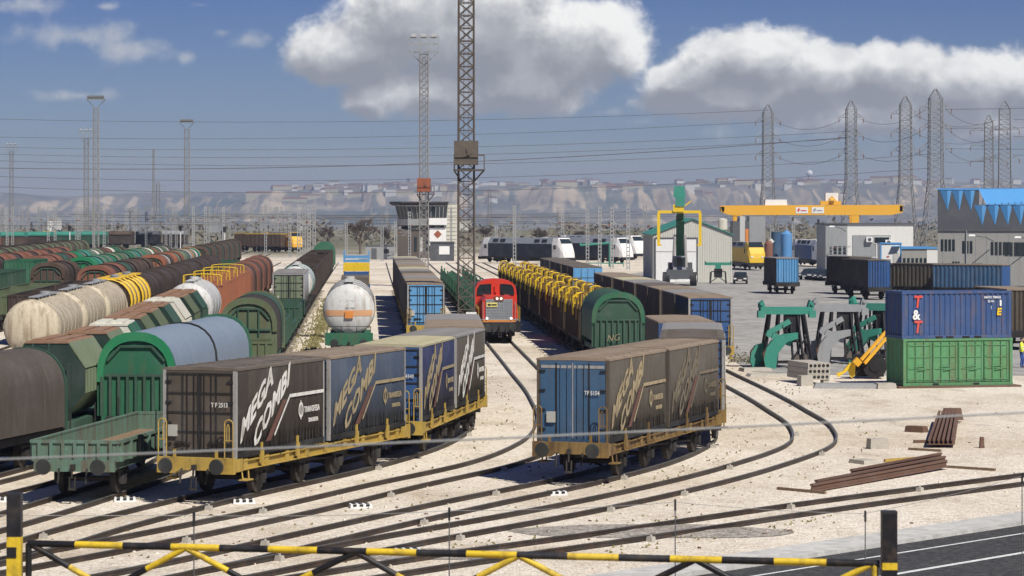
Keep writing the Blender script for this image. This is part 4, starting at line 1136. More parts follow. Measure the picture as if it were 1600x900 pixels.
# I: cream tanks, yellow tanks, dark brown covers
run('I', 153, [('t', lambda l: tank_wagon(l, 'cream', 13.2, 1.5, 2.75, True, None, 'cream tank wagons in a row', 'brown', 'bogie', False, 6), ['nearest cream tank wagon with a stained domed end','second cream tank wagon, behind the nearest','third cream tank wagon, next to the yellow tanks'][i], 13.2) for i in range(3)])
run('I', 197, [('y', lambda l: tank_wagon(l, 'cream', 8.2, 1.5, 2.75, True, None, 'yellow tank wagons', 'brown', 'axle', False, 2, 'tank_yellow'), ['yellow and cream tank wagon touching the cream ones','yellow and cream tank wagon next to the dark brown covers'][i], 8.2) for i in range(2)])
for o in list(bpy.data.objects):                  # yellow cradles round the two short tanks
    if o.get('group') == 'yellow tank wagons':
        for y in (-2.9,0,2.9):
            mb = MB(); n = 22
            f = lambda yy_, rr: [(rr*math.cos(2*math.pi*j/n), yy_, 2.75+rr*math.sin(2*math.pi*j/n)) for j in range(n)]
            mb.loft([f(y-.9,1.5), f(y-.9,1.56), f(y+.9,1.56), f(y+.9,1.5)], 0, True, True, False)
            mb.box((0,y,4.33),(1.6,1.7,.12)); mb.build('cradle_band', M['tank_yellow'], o)
run('I', 216, [('c', lambda l: coil_wagon(l, ['dark_brown','dark_brown'], 'dark_brown', 14.5, True, 2, False, 2.95, 4.2, 2.9, 'arch', 'under', 'dark brown covered wagons in a row'), '%s dark brown covered wagon behind the yellow tanks' % ORD[i], 14.5) for i in range(6)])
# J, K, L, M: the fan of covered wagons at left
def cov(l, c, e, g): return coil_wagon(l, c, e, 14.0, True, 3, False, 2.95, 4.35, 3.25, 'arch', 'under', g)
GJ = 'covered wagons of the left fan'
run('J', 196, [('f', lambda l: open_wagon(l, 'dark_brown', 13.0, 2.0, True, None, 13, GJ, gear='bogie'), '%s dark open wagon beyond the cream tanks' % ORD[i], 13.0) for i in range(3)])
run('J', 241, [('a', lambda l: cov(l, ['red_brown','dark_brown','red_brown'], 'red_brown', GJ), 'red brown arched wagon beyond the row of cream tanks', 14.0),
  ('g', lambda l: cov(l, ['green_dark','dark_brown','brown'], 'dark_brown', GJ), 'dark patchwork arched wagon behind the red brown one', 14.0), ('a2', lambda l: cov(l, ['brown'], 'brown', GJ), 'plain brown arched wagon between two patchwork ones', 14.0), ('x', lambda l: open_wagon(l, 'brown', 12.0, 1.2, False, None, 12, GJ), 'low brown wagon in the gap before the rusty arch', 12.0),
  ('d', lambda l: cov(l, ['red_brown','tarp_pale','brown'], 'rust_orange', GJ), 'rusty arched wagon with a pale middle cover', 14.0), ('e', lambda l: cov(l, ['rust_orange','green_grey','red_brown'], 'rust_orange', GJ), 'orange red arched wagon with a sage middle cover', 14.0),
  ('h', lambda l: cov(l, ['green_grey','green_pale','tarp_pale'], 'green_grey', GJ), 'sage arched wagon behind the orange red one', 14.0), ('k', lambda l: cov(l, ['green_pale','hop_white','teal'], 'orange', GJ), 'pale arched wagon with an orange end far down the fan', 14.0)])
run('K', 255, [('x', lambda l: cov(l, ['brown','dark_brown','brown'], 'brown', GJ), 'dark brown arched wagon in front of the bright green ones', 14.0), ('x2', lambda l: open_wagon(l, 'dark_brown', 12.0, 2.0, False, None, 12, GJ), 'dark open wagon in front of the bright green arched one', 12.0), ('a', lambda l: cov(l, ['green_bright','teal','green_pale'], 'green_bright', GJ), 'bright green arched wagon at the head of the green row', 14.0),
  ('b', lambda l: cov(l, ['green_pale','green_bright','green_grey'], 'green', GJ), 'pale and bright green arched wagon second in the green row', 14.0), ('c', lambda l: cov(l, ['green_olive','green_pale','green'], 'green', GJ), 'olive and pale green arched wagon third in the green row', 14.0),
  ('d', lambda l: cov(l, ['green_pale','teal','green_pale'], 'green_bright', GJ), 'teal banded arched wagon at the tail of the green row', 14.0), ('e', lambda l: cov(l, ['green_pale','green_grey','hop_white'], 'green_bright', GJ), 'whitish green arched wagon far down the green row', 14.0),
  ('f', lambda l: cov(l, ['red_brown','green_olive','tarp_pale'], 'green_dark', GJ), 'mixed brown and olive arched wagon at the far left fan', 14.0), ('g', lambda l: cov(l, ['green_olive','tarp_pale','brown'], 'green_dark', GJ), 'olive arched wagon with a pale cover at the far end', 14.0)])
run('L', 279, [('o', lambda l: open_wagon(l, 'green', 12.0, 2.9, True, None, 9, GJ, gear='bogie'), 'green high sided wagon at the left edge', 12.0), ('p', lambda l: cov(l, ['red_brown'], 'red_brown', GJ), 'red brown arched wagon behind the green high sided one', 14.0), ('q', lambda l: cov(l, ['green_dark','brown','red_brown'], 'green_dark', GJ), 'dark green and brown arched wagon at far left', 14.0),
  ('s', lambda l: cov(l, ['green_bright','green_pale','teal'], 'green_bright', GJ), 'emerald arched wagon near the far left masts', 14.0), ('u', lambda l: cov(l, ['green_pale','hop_white','green_grey'], 'green_pale', GJ), 'whitish covered wagon beyond the emerald one', 14.0), ('v', lambda l: cov(l, ['brown','red_brown','hop_white'], 'brown', GJ), 'brown and white covered wagon at far left', 14.0), ('w', lambda l: cov(l, ['green','green_olive','brown'], 'green', GJ), 'green to brown covered wagon at far left', 14.0)])
run('Mm', 292, [('o', lambda l: cov(l, ['red_brown','dark_brown'], 'red_brown', GJ), '%s rusty covered wagon in the outermost row' % ORD[i], 14.0) for i in range(5)])
TR['Nn'] = Track(straight(-55.5,-.045,220,760)); TR['Oo'] = Track(straight(-62,-.045,260,760))
LAB['Nn'] = 'track under the farthest rusty wagons at left'; LAB['Oo'] = 'track under the dark wagons past the rusty rows at left'; make_track('Nn', LAB['Nn']); make_track('Oo', LAB['Oo'])
run('Nn', 330, [('o', lambda l: cov(l, ['green_olive','brown'], 'brown', GJ), '%s olive and brown covered wagon beyond the rusty row' % ORD[i], 14.0) for i in range(8)])
run('Oo', 370, [('o', lambda l: open_wagon(l, 'dark_brown', 12.0, 2.6, False, None, 13, GJ, gear='bogie'), '%s dark open wagon in the last row at far left' % ORD[i], 12.0) for i in range(10)])
run('J', 372, [('o', lambda l: cov(l, ['brown','green_dark'], 'brown', GJ), '%s brown and green wagon far behind the orange ended one' % ORD[i], 14.0) for i in range(6)])
run('I', 310, [('o', lambda l: open_wagon(l, 'green_dark', 12.0, 1.8, False, None, 13, GJ, gear='bogie'), '%s green grey open wagon behind the dark brown covers' % ORD[i], 12.0) for i in range(3)])
run('L', 222, [('o', lambda l: open_wagon(l, 'green_dark', 12.0, 2.2, True, None, 13, GJ, gear='bogie'), '%s dark green open wagon cut by the left edge' % ORD[i], 12.0) for i in range(4)])
run('K', 215, [('o', lambda l: open_wagon(l, 'green_olive', 12.0, 1.4, True, None, 13, GJ, gear='bogie'), '%s low olive wagon at the left edge beyond the cream tanks' % ORD[i], 12.0) for i in range(3)])
# B behind the right foreground train: green arch, then yellow racks
put('B', TR['B'].at_depth(165), coil_wagon('green arched wagon with chalk marks on its round end, before the yellow racks', 'green_dark', 'green_dark', 9.0, True, 1, False, 3.0, 4.3, 2.8, 'rim', 'green_dark', GG), 9.0)
ng = [o for o in bpy.data.objects if o.get('label','').startswith('green arched wagon with chalk')][0]
lettering('lettering', [('NG', (-.7,-4.44,1.5), (.5,0,.06), (.12,0,.55), (0,-1,0), -.012)], M['tan_letter'], ng)
run('B', 176, [('r', lambda l: rack_wagon(l), '%s brown wagon with yellow racks, counting from the green arch' % ORD[i], 12.6) for i in range(8)])
# E behind the red locomotive
run('E', 222, [('s', lambda l: stake_wagon(l), '%s green stanchion wagon behind the red locomotive' % ORD[i], 12.0) for i in range(8)])
# ---------------------------------------------------------------- locomotives
def red_loco():
    L = 14.0; t = thing('locomotive', 'red diesel shunting locomotive with grey grille front and two lit headlights', 'locomotive')
    mb = MB(); mb.box((0,0,1.12),(2.9,L-.2,.36)); mb.box((0,-L/2+.1,.95),(2.95,.16,.62)); mb.box((0,L/2-.1,.95),(2.95,.16,.62)); mb.box((0,0,.7),(2.2,4.0,.6)); mb.build('underframe', M['black'], t)
    for y in (-3.8,3.8):
        mb = MB(); bogie(mb, y, 0, 1, 2.4); mb.build('bogie', [M['under'], M['wheel']], t)
    buffers(t, L, M['buffer'], M['black'], 1.0); coupling(t, L, -1)
    mb = MB(); mb.prism([(-1.15,1.3),(1.15,1.3),(1.15,2.75),(.9,3.02),(-.9,3.02),(-1.15,2.75)], 'y', -L/2+.75, -.4); mb.prism([(-1.0,1.3),(1.0,1.3),(1.0,2.6),(.8,2.85),(-.8,2.85),(-1.0,2.6)], 'y', 2.4, L/2-.6)
    ho = mb.build('hood', M['red'], t)
    mb = MB(); y = -L/2+.73; mb.box((0,y,2.15),(1.85,.04,1.45)); mb.build('grille', M['silver'], ho)
    mb = MB()
    for k in range(13): mb.box((0,y-.03,1.5+k*.108),(1.8,.03,.035))
    for k in range(7): mb.box((-.9+.3*k,y-.035,2.15),(.03,.03,1.42))
    mb.build('grille_bar', M['grey'], ho)
    mb = MB(); mb.box((0,y-.02,1.38),(2.3,.06,.2)); mb.build('front_plate', M['orange'], ho)
    mb = MB()
    for sx in (-1,1): mb.path([(sx*1.1,y-.1,1.45),(sx*1.12,y-.12,2.7)], .022, 0, 5)
    mb.bar((-1.25,-L/2+.05,1.5),(1.25,-L/2+.05,1.5),.05); mb.build('grab_rail', M['silver'], ho)
    mb = MB(); mb.box((-.5,y-.06,2.5),(.75,.03,.3)); mb.build('name_plate', M['sign_yellow'], ho)
    mb = MB(); mb.box((-.68,y-.085,2.5),(.22,.02,.12)); mb.box((-.35,y-.085,2.5),(.36,.02,.09)); mb.build('emblem', M['black'], ho)
    mb = MB(); mb.box((0,y-.02,2.92),(.62,.14,.32)); mb.build('lamp_box', M['red_brown'], ho)
    for x, z in ((-.14,2.92),(.14,2.92),(-.84,1.55),(.84,1.55)):
        mb = MB(); mb.tube((x,y-.12,z),(x,y-.05,z),.075,0,16); mb.build('headlight', lamp_mat(), ho)
    pts = [(-1.5,1.3),(1.5,1.3),(1.52,2.9),(1.44,3.5),(1.3,3.78),(1.02,3.97),(.6,4.09),(0,4.14),(-.6,4.09),(-1.02,3.97),(-1.3,3.78),(-1.44,3.5),(-1.52,2.9)]
    mb = MB(); mb.prism(pts, 'y', -.4, 2.4); cab = mb.build('cab', M['red'], t)
    for sx in (-1,1):
        mb = MB(); mb.prism([(sx*.34,3.02),(sx*1.3,3.02),(sx*1.26,3.5),(sx*1.1,3.72),(sx*.34,3.78)], 'y', -.45, -.4); wd = mb.build('window', GLASS, cab)
        mb = MB(); pp_ = [(sx*.34,-.46,3.02),(sx*1.3,-.46,3.02),(sx*1.26,-.46,3.5),(sx*1.1,-.46,3.72),(sx*.34,-.46,3.78),(sx*.34,-.46,3.02)]; mb.path(pp_, .025, 0, 5); mb.bar((sx*.5,-.48,3.05),(sx*.9,-.48,3.5),.03); mb.build('frame', M['black'], wd)
        mb = MB(); mb.box((sx*1.49,1.0,3.35),(.06,1.2,.6)); mb.build('window', GLASS, cab)
        mb = MB(); mb.box((sx*1.3,-3.2,1.36),(.32,6.2,.06)); mb.build('walkway', M['grey_dark'], t)
        mb = MB(); mb.path([(sx*1.42,-L/2+.5,1.35),(sx*1.42,-L/2+.5,2.35),(sx*1.42,-.5,2.35)], .025, 0, 6)
        for k in range(4): mb.bar((sx*1.42,-5+k*1.4,1.35),(sx*1.42,-5+k*1.4,2.35),.03)
        mb.build('handrail', M['yellow'], t)
        mb = MB(); mb.prism([(sx*1.14,1.3),(sx*1.48,1.3),(sx*1.48,1.95),(sx*1.2,2.7),(sx*1.14,2.7)], 'y', -2.4,-.4); mb.build('side_box', M['red'], t)
    mb = MB(); mb.tube((.4,-2.2,3.0),(.4,-2.2,3.35),.12,0,12); mb.build('exhaust', M['black'], t)
    mb = MB(); mb.box((0,-.5,3.45),(.16,.06,.5)); mb.build('pillar', M['red'], cab)
    return t
put('E', TR['E'].at_depth(198.3), red_loco(), 14.0)
def main_loco(label, body, roofm, cabm, L=23.0, Hh=4.25, group=None, nosem=None, wind=True, lo=.95):
    t = thing('locomotive', label, 'locomotive', (0,0,0), 0, group)
    W = 2.9; cl = 2.9
    mb = MB(); mb.box((0,0,.95),(2.6,L-1.0,.4)); mb.box((0,0,.6),(2.2,5,.55)); mb.build('underframe', M['black'], t)
    for y in (-L*.32,L*.32):
        mb = MB(); bogie(mb, y, 0, 1, 3.2); mb.build('bogie', [M['under'], M['wheel']], t)
    a, b = -L/2+cl, L/2-cl
    mb = MB(); mb.box((0,(a+b)/2,2.2),(W,b-a,2.2)); bo = mb.build('body', M[body], t)
    mb = MB(); mb.prism([(-W/2,3.3),(W/2,3.3),(1.05,Hh),(-1.05,Hh)], 'y', a, b); rf = mb.build('roof', M[roofm], t)
    for y in (a+2.2, a+4.2, b-4, b-2):
        for sx in (-1,1):
            mb = MB(); n_ = Vector((sx*.94,0,.4)); c = Vector((sx*1.26,y,3.79)); mb.M = Matrix.Translation(c) @ Matrix.Rotation(-sx*math.atan2(.4,.95)*0+sx*0, 4, 'Y') @ Matrix.Rotation(sx*math.radians(-67), 4, 'Y').inverted()
            mb.M = Matrix.Translation(c) @ Matrix.Rotation(sx*math.radians(67), 4, 'Y'); mb.box((0,0,.03),(.55,1.4,.05)); mb.build('vent', M['black'], rf)
    for e in (-1,1):
        y0 = e*(L/2-cl); y1 = e*(L/2-.6); y2 = e*L/2
        sec = lambda y, h, w, lo: [(-w,y,lo),(w,y,lo),(w,y,h*.72),(w*.82,y,h),(-w*.82,y,h),(-w,y,h*.72)]
        mb = MB(); mb.loft([sec(y0,Hh,W/2,1.05), sec(e*(L/2-1.5),Hh,W/2,1.05), sec(e*(L/2-.75),3.4,W/2*.97,1.0), sec(e*(L/2-.15),2.4,W/2*.86,.9), sec(y2,1.7,W/2*.8,.85)], 0, False)
        cb = mb.build('cab', M[cabm], t)
        mb = MB(); p0 = Vector((0,e*(L/2-1.08),3.83)); 
        q = [(-1.05,e*(L/2-1.38),4.1),(1.05,e*(L/2-1.38),4.1),(1.16,e*(L/2-.72),3.36),(-1.16,e*(L/2-.72),3.36)]
        q2 = [(x,y+e*.06,z+.05) for x,y,z in q]; mb.loft([q, q2], 0, False); mb.build('windscreen', GLASS, cb)
        for sx in (-1,1):
            mb = MB(); mb.box((sx*(W/2+.0),e*(L/2-2.15),2.75),(.05,.7,.7)); mb.build('window', GLASS, cb)
            mb = MB(); mb.box((sx*.8,e*(L/2-.02),1.9),(.35,.14,.2)); mb.build('headlight', M['white'], cb)
        mb = MB(); mb.box((0,e*(L/2-.1),.75),(2.7,.4,.5)); mb.build('snow_plough', M[nosem or 'black'], cb)
    return t
GLo = 'dark locomotives with white cabs'
def lay(root, px, py_base, rz, z=RT):
    d = dz(py_base, 0); return shift(root, (at(px,d), d, z), rz)
lo1 = lay(main_loco('dark locomotive with rounded white cab left of the pair, behind the yellow racks', 'navy', 'silver', 'white', 23.5, 4.3, GLo), 822, 412, R(38))
l2 = dup(lo1, (at(913,500),500,RT), R(38), 'dark locomotive with rounded white cab beside the cream shed')
l4 = dup(lo1, (at(938,540),540,RT), R(38), 'white cab locomotive peeping out behind the one beside the shed')
lay(main_loco('yellow electric locomotive parked beside the cream shed', 'tank_yellow', 'grey', 'tank_yellow', 17, 4.1, None, 'black'), 1164, 421, R(8))
lay(main_loco('orange locomotive facing us with the brown wagons, under the catenary', 'orange', 'grey', 'crane_yellow', 17, 4.2, None, 'black'), 441, 394, R(28))
for k, (x, lab) in enumerate([(417,'brown box wagon with yellow roof edge left of the orange locomotive'),(392,'brown box wagon with yellow roof edge farthest left of the orange locomotive')]):
    t = thing('box_wagon', lab, 'box wagon', (at(x,625),625+k*9,RT), R(62)); chassis(t, 9, M['under'], False)
    mb = MB(); mb.box((0,0,2.45),(2.8,8.8,2.6)); bo = mb.build('body', M['brown'], t)
    mb = MB(); mb.box((0,0,3.85),(2.9,8.9,.24)); mb.build('roof', M['yellow'], t)
    mb = MB()
    for q in range(9): mb.box((1.42,-4.2+q*1.05,2.4),(.08,.1,2.5)); mb.box((-1.42,-4.2+q*1.05,2.4),(.08,.1,2.5))
    mb.build('side_rib', M['dark_brown'], bo)
lay(main_loco('white and blue locomotive beside the blue silo', 'blue_vivid', 'white', 'white', 15, 4.2, None, 'black'), 1268, 416, R(12))
# rows of old stock standing across the far left of the yard
GB = 'old wagons standing across the far left of the yard'
xx = [(-20,'red_brown','teal'),(22,'brown','teal'),(64,'dark_brown','teal'),(106,'green_dark','teal'),(148,'green_dark','teal'),(190,'dark_brown','brown'),(232,'black','grey_dark'),(274,'dark_brown','grey')]
for k, (x, b, r_) in enumerate(xx):
    d = 640+k*7; t = thing('covered_wagon', '%s %s wagon with %s roof in the cross row at far left' % (ORD[k], {'red_brown':'red brown','dark_brown':'dark brown','green_dark':'dark green'}.get(b,b), {'grey_dark':'dark grey'}.get(r_,r_)), 'covered wagon', (at(x,d),d,RT), R(80), GB)
    chassis(t, 5.9, M['under'], False)
    mb = MB(); mb.box((0,0,2.2),(2.8,5.5,2.2)); mb.build('body', M[b], t)
    mb = MB(); mb.loft([ring(arch(2.95,3.1,3.3,4.1), -2.8), ring(arch(2.95,3.1,3.3,4.1), 2.8)], 0, True); ro = mb.build('roof', M[r_], t)
    mb = MB()
    for q in range(6):
        mb.path(ring(arch(2.99,3.1,3.3,4.13), -2.5+q), .05, 0, 4)
    mb.build('roof_rib', M[r_], ro)

# ---------------------------------------------------------------- lattice structures
def lattice(mb, w0, w1, z0, z1, n, r, m=0, double=False, cx=0, cy=0):
    def cor(z):
        w = w0+(w1-w0)*(z-z0)/(z1-z0); w /= 2
        return [(cx-w,cy-w,z),(cx+w,cy-w,z),(cx+w,cy+w,z),(cx-w,cy+w,z)]
    A, B = cor(z0), cor(z1)
    for a, b in zip(A, B): mb.bar(a, b, r*1.7, m)
    for k in range(n):
        p, q = cor(z0+(z1-z0)*k/n), cor(z0+(z1-z0)*(k+1)/n)
        for i in range(4):
            j = (i+1) % 4
            mb.bar(q[i], q[j], r, m)
            if double: mb.bar(p[i], q[j], r, m); mb.bar(p[j], q[i], r, m)
            elif k % 2: mb.bar(p[i], q[j], r, m)
            else: mb.bar(p[j], q[i], r, m)
def flood_mast(label, mat, w=1.08, h=30.0, n=34, boxz=None, boxm=None, big=True, head='frame', bar_r=.055):
    t = thing('floodlight_mast', label, 'floodlight mast', (0,0,0), 0, 'floodlight masts')
    mb = MB(); lattice(mb, w, w*.9, 0, h-2.2, n, bar_r, 0, big); mb.build('shaft', M[mat], t)
    mb = MB(); mb.box((0,0,.2),(w+.8,w+.8,.4)); mb.build('footing', M['concrete'], t)
    W = 3.4
    mb = MB()
    if head == 'frame':
        for z in (h-1.9, h-.95, h-.2):
            for y in (-.7,.7): mb.bar((-W/2,y,z),(W/2,y,z),.09)
            for x in (-W/2,W/2): mb.bar((x,-.7,z),(x,.7,z),.09)
        for x in (-W/2,-W/6,W/6,W/2):
            for y in (-.7,.7): mb.bar((x,y,h-1.9),(x,y,h-.1),.07)
        for x in (-W/2,W/2): mb.bar((x,0,h-1.9),(0,0,h-3.6),.1)
        for x in (-W/4,W/4): mb.bar((x-.5,-.7,h-1.9),(x+.5,-.7,h-.95),.05)
    else:
        mb.box((0,0,h-.6),(W,1.6,.14)); mb.bar((-W/2,0,h-.6),(0,0,h-2.4),.1); mb.bar((W/2,0,h-.6),(0,0,h-2.4),.1)
    hd = mb.build('lamp_head', M['galv' if head == 'frame' else mat], t)
    for k in range(3 if head == 'frame' else 5):
        x = -W/2+.5+(W-1.0)*k/(2 if head == 'frame' else 4)
        mb = MB(); mb.box((x,-.75 if head == 'frame' else -.5,h-.05+(0 if head == 'frame' else -.15)),(.6,.35,.45), rx=-.5); mb.build('lamp', M['grey' if head == 'frame' else 'grey_dark'], hd)
    if boxz:
        mb = MB(); mb.box((0,-.1,boxz),(1.6,1.5,1.6)); bx = mb.build('equipment_box', M[boxm], t)
        mb = MB(); mb.bar((-.22,-.87,boxz-.35),(.25,-.87,boxz-.2),.05); mb.bar((.0,-.87,boxz+.25),(.1,-.87,boxz-.3),.05); mb.bar((.1,-.87,boxz-.3),(.35,-.87,boxz-.05),.05); mb.build('graffiti', M['black'], bx)
        mb = MB()
        for k in range(9): mb.box((-.76+.19*k,-.86,boxz),(.03,.02,1.5))
        mb.build('sheet_rib', M[boxm], bx)
        mb = MB(); z = boxz-1.15; mb.box((.2,0,z),(2.1,2.1,.1))
        for x in (-.8,1.2):
            for y in (-1,1): mb.bar((x,y,z),(x,y,z+1.0),.05)
        for y in (-1,1): mb.bar((-.8,y,z+1.0),(1.2,y,z+1.0),.05); mb.bar((-.8,y,z-.05),(-.3,y*.3,z-.8),.06); mb.bar((1.2,y,z),(.4,y*.3,z-.9),.06)
        mb.bar((1.2,-1,z+1.0),(1.2,1,z+1.0),.05); mb.bar((-.8,-1,z+1.0),(-.8,1,z+1.0),.05)
        mb.build('platform', M['mast_dark'], t)
    mb = MB()
    for sx in (-.17,.17): mb.bar((sx,w/2-.12,.4),(sx,w/2-.12,h-2.4),.03)
    for k in range(int((h-3)/.6)): mb.bar((-.17,w/2-.12,.6+k*.6),(.17,w/2-.12,.6+k*.6),.025)
    mb.build('ladder', M[mat], t)
    return t
d = 193; m1 = shift(flood_mast('tallest dark lattice mast with a metal box and railed platform, behind the red locomotive', 'mast_dark', 1.08, 33, 36, zz(239,193), 'roof_brown'), (at(728.5,d),d,0), 0)
for o in list(m1.children):
    if o.name.startswith('footing'):
        mb = MB()
        for sx in (-1,1):
            for sy in (-1,1): mb.box((sx*.54,sy*.54,1.0),(.2,.2,2.0))
        mb.build('base_leg', M['yellow'], m1)
mb = MB(); mb.box((.35,-.95,1.9),(.7,.3,1.0)); mb.build('cabinet', M['white'], m1)
d = 345; shift(flood_mast('lattice floodlight mast with a rusty orange box, in front of the control tower', 'mast_grey', 1.08, zz(56,d), 34, zz(289,d), 'rust_box'), (at(662.5,d),d,0), 0)
for x, yt, d, lab, head in [(18,225,880,'distant floodlight mast at the far left edge','frame'),(135,203,715,'shorter floodlight mast just left of the taller one at left','frame'),(150,150,520,'tall pale floodlight mast rising at left over the green wagons','flat'),(292,187,662,'slim floodlight mast standing alone right of the pair at left','flat')]:
    shift(flood_mast(lab, 'mast_grey', 1.15 if d > 600 else .95, zz(yt,d), 26, None, None, False, head, .05), (at(x,d),d,0), 0)
t = thing('radio_mast', 'thin dark aerial mast between the left floodlight masts', 'radio mast', (at(240,900),900,0)); mb = MB(); lattice(mb, .9,.4,0,zz(233,900),26,.07); mb.build('shaft', M['mast_grey'], t)
mb = MB(); mb.bar((-.6,0,zz(237,900)),(.6,0,zz(237,900)),.12); mb.build('crossarm', M['mast_grey'], t)

def pylon(label, h, w0=6.2, arms=3, style='box', mat='pylon'):
    t = thing('transmission_tower', label, 'pylon', (0,0,0), 0, 'transmission towers along the right horizon')
    zb = h*.42; mb = MB(); r = .115
    lattice(mb, w0, w0*.52, 0, zb, 6, r, 0, True); lattice(mb, w0*.52, w0*.46, zb, h*.94, 15, r*.85, 0, True)
    lattice(mb, w0*.46, .4, h*.94, h, 2, r*.7, 0, False)
    mb.build('tower_body', M[mat], t)
    zs = [h*.63,h*.755,h*.88] if arms == 3 else ([h*.6,h*.8] if arms == 2 else [h*.88])
    for z in zs:
        for sx in (-1,1):
            mb = MB(); ln = w0*(.62 if style == 'box' else 1.05)
            for y in (-.5,.5):
                mb.bar((sx*w0*.2,y,z),(sx*ln,0,z),.16); mb.bar((sx*w0*.2,y,z+1.5),(sx*ln,0,z),.12)
            mb.bar((sx*w0*.4,.3,z),(sx*w0*.4,.0,z+.8),.1); ar = mb.build('crossarm', M[mat], t)
            mb = MB()
            for k in range(6): mb.tube((sx*ln,0,z-.25-k*.2),(sx*ln,0,z-.4-k*.2),.14,0,8)
            mb.build('insulator', M['red_brown'], ar)
    return t
PY = [(1200,163,835,'leaning-shouldered pale pylon nearest the shed, left of the others',5.8,3),(1330,157,800,'pylon standing just right of the crane trolley',5.6,3),(1415,150,770,'pylon behind the white workshop',6.2,3),(1462,139,735,'tallest pylon beside the blue roofed hall',6.6,3),(1545,180,860,'dark slim pylon with long arms above the blue roof',5.2,3),(1570,158,800,'pylon with a pointed top at the right edge above the blue roof',6.4,2)]
pyl = {}
for x, yt, d, lab, w0, ar in PY:
    p = pylon(lab.replace('leaning-shouldered ','') , zz(yt,d), w0, ar, 'long' if x == 1545 else 'box', 'mast_grey' if x == 1545 else 'pylon'); shift(p, (at(x,d),d,0), R(random.uniform(-8,14))); pyl[x] = (at(x,d), d, zz(yt,d))
dp = dup(bpy.data.objects[[o.name for o in bpy.data.objects if o.get('label','').startswith('dark slim pylon')][0]], (at(247,2200),2200,-6), .3, 'tiny far pylon beside the thin aerial mast')
dp = dup(dp, (at(765,2600),2600,-8), .2, 'tiny far pylon behind the dark locomotives')
# power lines
def wire(name, label, cat, a, b, sag, r, mat, group=None, n=26):
    mb = MB(); a, b = Vector(a), Vector(b); pts = []
    for i in range(n+1):
        k = i/n; p = a.lerp(b, k); p.z -= 4*sag*k*(1-k); pts.append(p)
    mb.path(pts, r, 0, 5); o = mb.build(name, mat); tag(o, label, cat, group); return o
GW = 'power lines crossing behind the yard'
rows = [(184,172,1200),(213,190,1200),(228,205,1330),(238,216,1330),(246,232,1330),(262,214,1330),(271,240,1462),(285,262,1462)]
for k, (yl, yr, px) in enumerate(rows):
    X, D, _ = pyl[px]; a = (at(-250,D+60), D+60, zz(yl-6, D+60)); b = (X, D, zz(yr, D))
    wire('power_line', 'high voltage wire strung across the sky from the left to the pylons', 'power line', a, b, 3.0+.3*k, .055 if k != 5 else .09, M['mast_dark'], GW)
for k in range(12):
    pxs = [(1200,1330),(1330,1462),(1415,1570),(1462,1570)][k%4]; A, B = pyl[pxs[0]], pyl[pxs[1]]
    f = [.62,.75,.87][k//4]
    wire('power_line', 'thin wire slung between the pylons at right', 'power line', (A[0]+2.5,A[1],A[2]*f), (B[0]-2.5,B[1],B[2]*f), 2.5, .05, M['mast_dark'], 'wires slung between the pylons', 12)
for k in range(6):
    A = pyl[1570 if k % 2 else 1462]; f = [.62,.75,.87][k//2]
    wire('power_line', 'thin wire leaving the pylons past the right edge', 'power line', (A[0]+2.5,A[1],A[2]*f), (A[0]+130,A[1]-260,A[2]*f+4), 3, .05, M['mast_dark'], 'wires leaving past the right edge', 12)

# catenary masts: two legs with battens, a bracket arm and a short wire frame
def cat_mast(h=10.0, w=.42):
    t = thing('catenary_mast', 'ladder-like steel catenary mast among the yard tracks', 'catenary mast', (0,0,0), 0, 'catenary masts about the yard')
    mb = MB()
    for sx in (-1,1): mb.box((sx*w/2,0,h/2),(.12,.22,h))
    for k in range(int(h/.62)): mb.box((0,0,.4+k*.62),(w-.1,.18,.16))
    mb.build('post', M['galv'], t)
    mb = MB(); mb.bar((0,0,6.9),(2.6,0,7.3),.09); mb.bar((0,0,8.2),(2.6,0,7.3),.06); mb.bar((2.4,0,7.25),(1.2,0,6.1),.06); mb.bar((.3,0,6.3),(2.2,0,6.2),.05); mb.build('bracket_arm', M['galv'], t)
    mb = MB(); mb.tube((.3,0,6.98),(.7,0,7.03),.11,0,8); mb.build('insulator', M['red_brown'], t)
    return t
cm = cat_mast(); first = True
spots = [(804,415,320),(879,410,321),(918,418,325),(937,420,322),(956,420,322),(981.5,422,321),(1008,431,320),(541,402,347),(597,408,355),(618,406,345),(415,398,320),(453,402,318),(467,416,318),(475,417,317),(483,416,319),(491,414,319),(640,404,330),(775,404,352),(1297,420,340),(1206,408,352),(1298,440,365),(1100,400,350),(1240,405,350)]
rnd = random.Random(5)
for i in range(72):
    spots.append((rnd.uniform(-5,440), rnd.uniform(366,396), None))
for i in range(12): spots.append((rnd.uniform(440,1000), rnd.uniform(366,384), None))
for i, (x, yb, yt) in enumerate(spots):
    d = dz(yb); h = (yb-yt)*d/F if yt else 10.0
    o = cm if i == 0 else copy_tree(cm)
    o.location = (at(x,d), d, 0); o.rotation_euler = (0,0,rnd.choice((0,math.pi))+rnd.uniform(-.25,.25)); o.scale = (1.0,1.0,h/10.0)
    if yt is None: o['label'] = 'small far ladder-like catenary mast in the hazy distance'; o['group'] = 'far catenary masts'
for i in range(16):
    d0 = rnd.uniform(520,900); z = rnd.uniform(6.2,8.6); x0 = rnd.uniform(-140,-20)
    wire('catenary_wire', 'dark overhead contact wire strung between far catenary masts', 'overhead wire', (x0,d0,z), (x0+rnd.uniform(60,160),d0+rnd.uniform(-40,60),z+rnd.uniform(-.4,.4)), .5, .035, M['mast_dark'], 'overhead contact wires', 8)
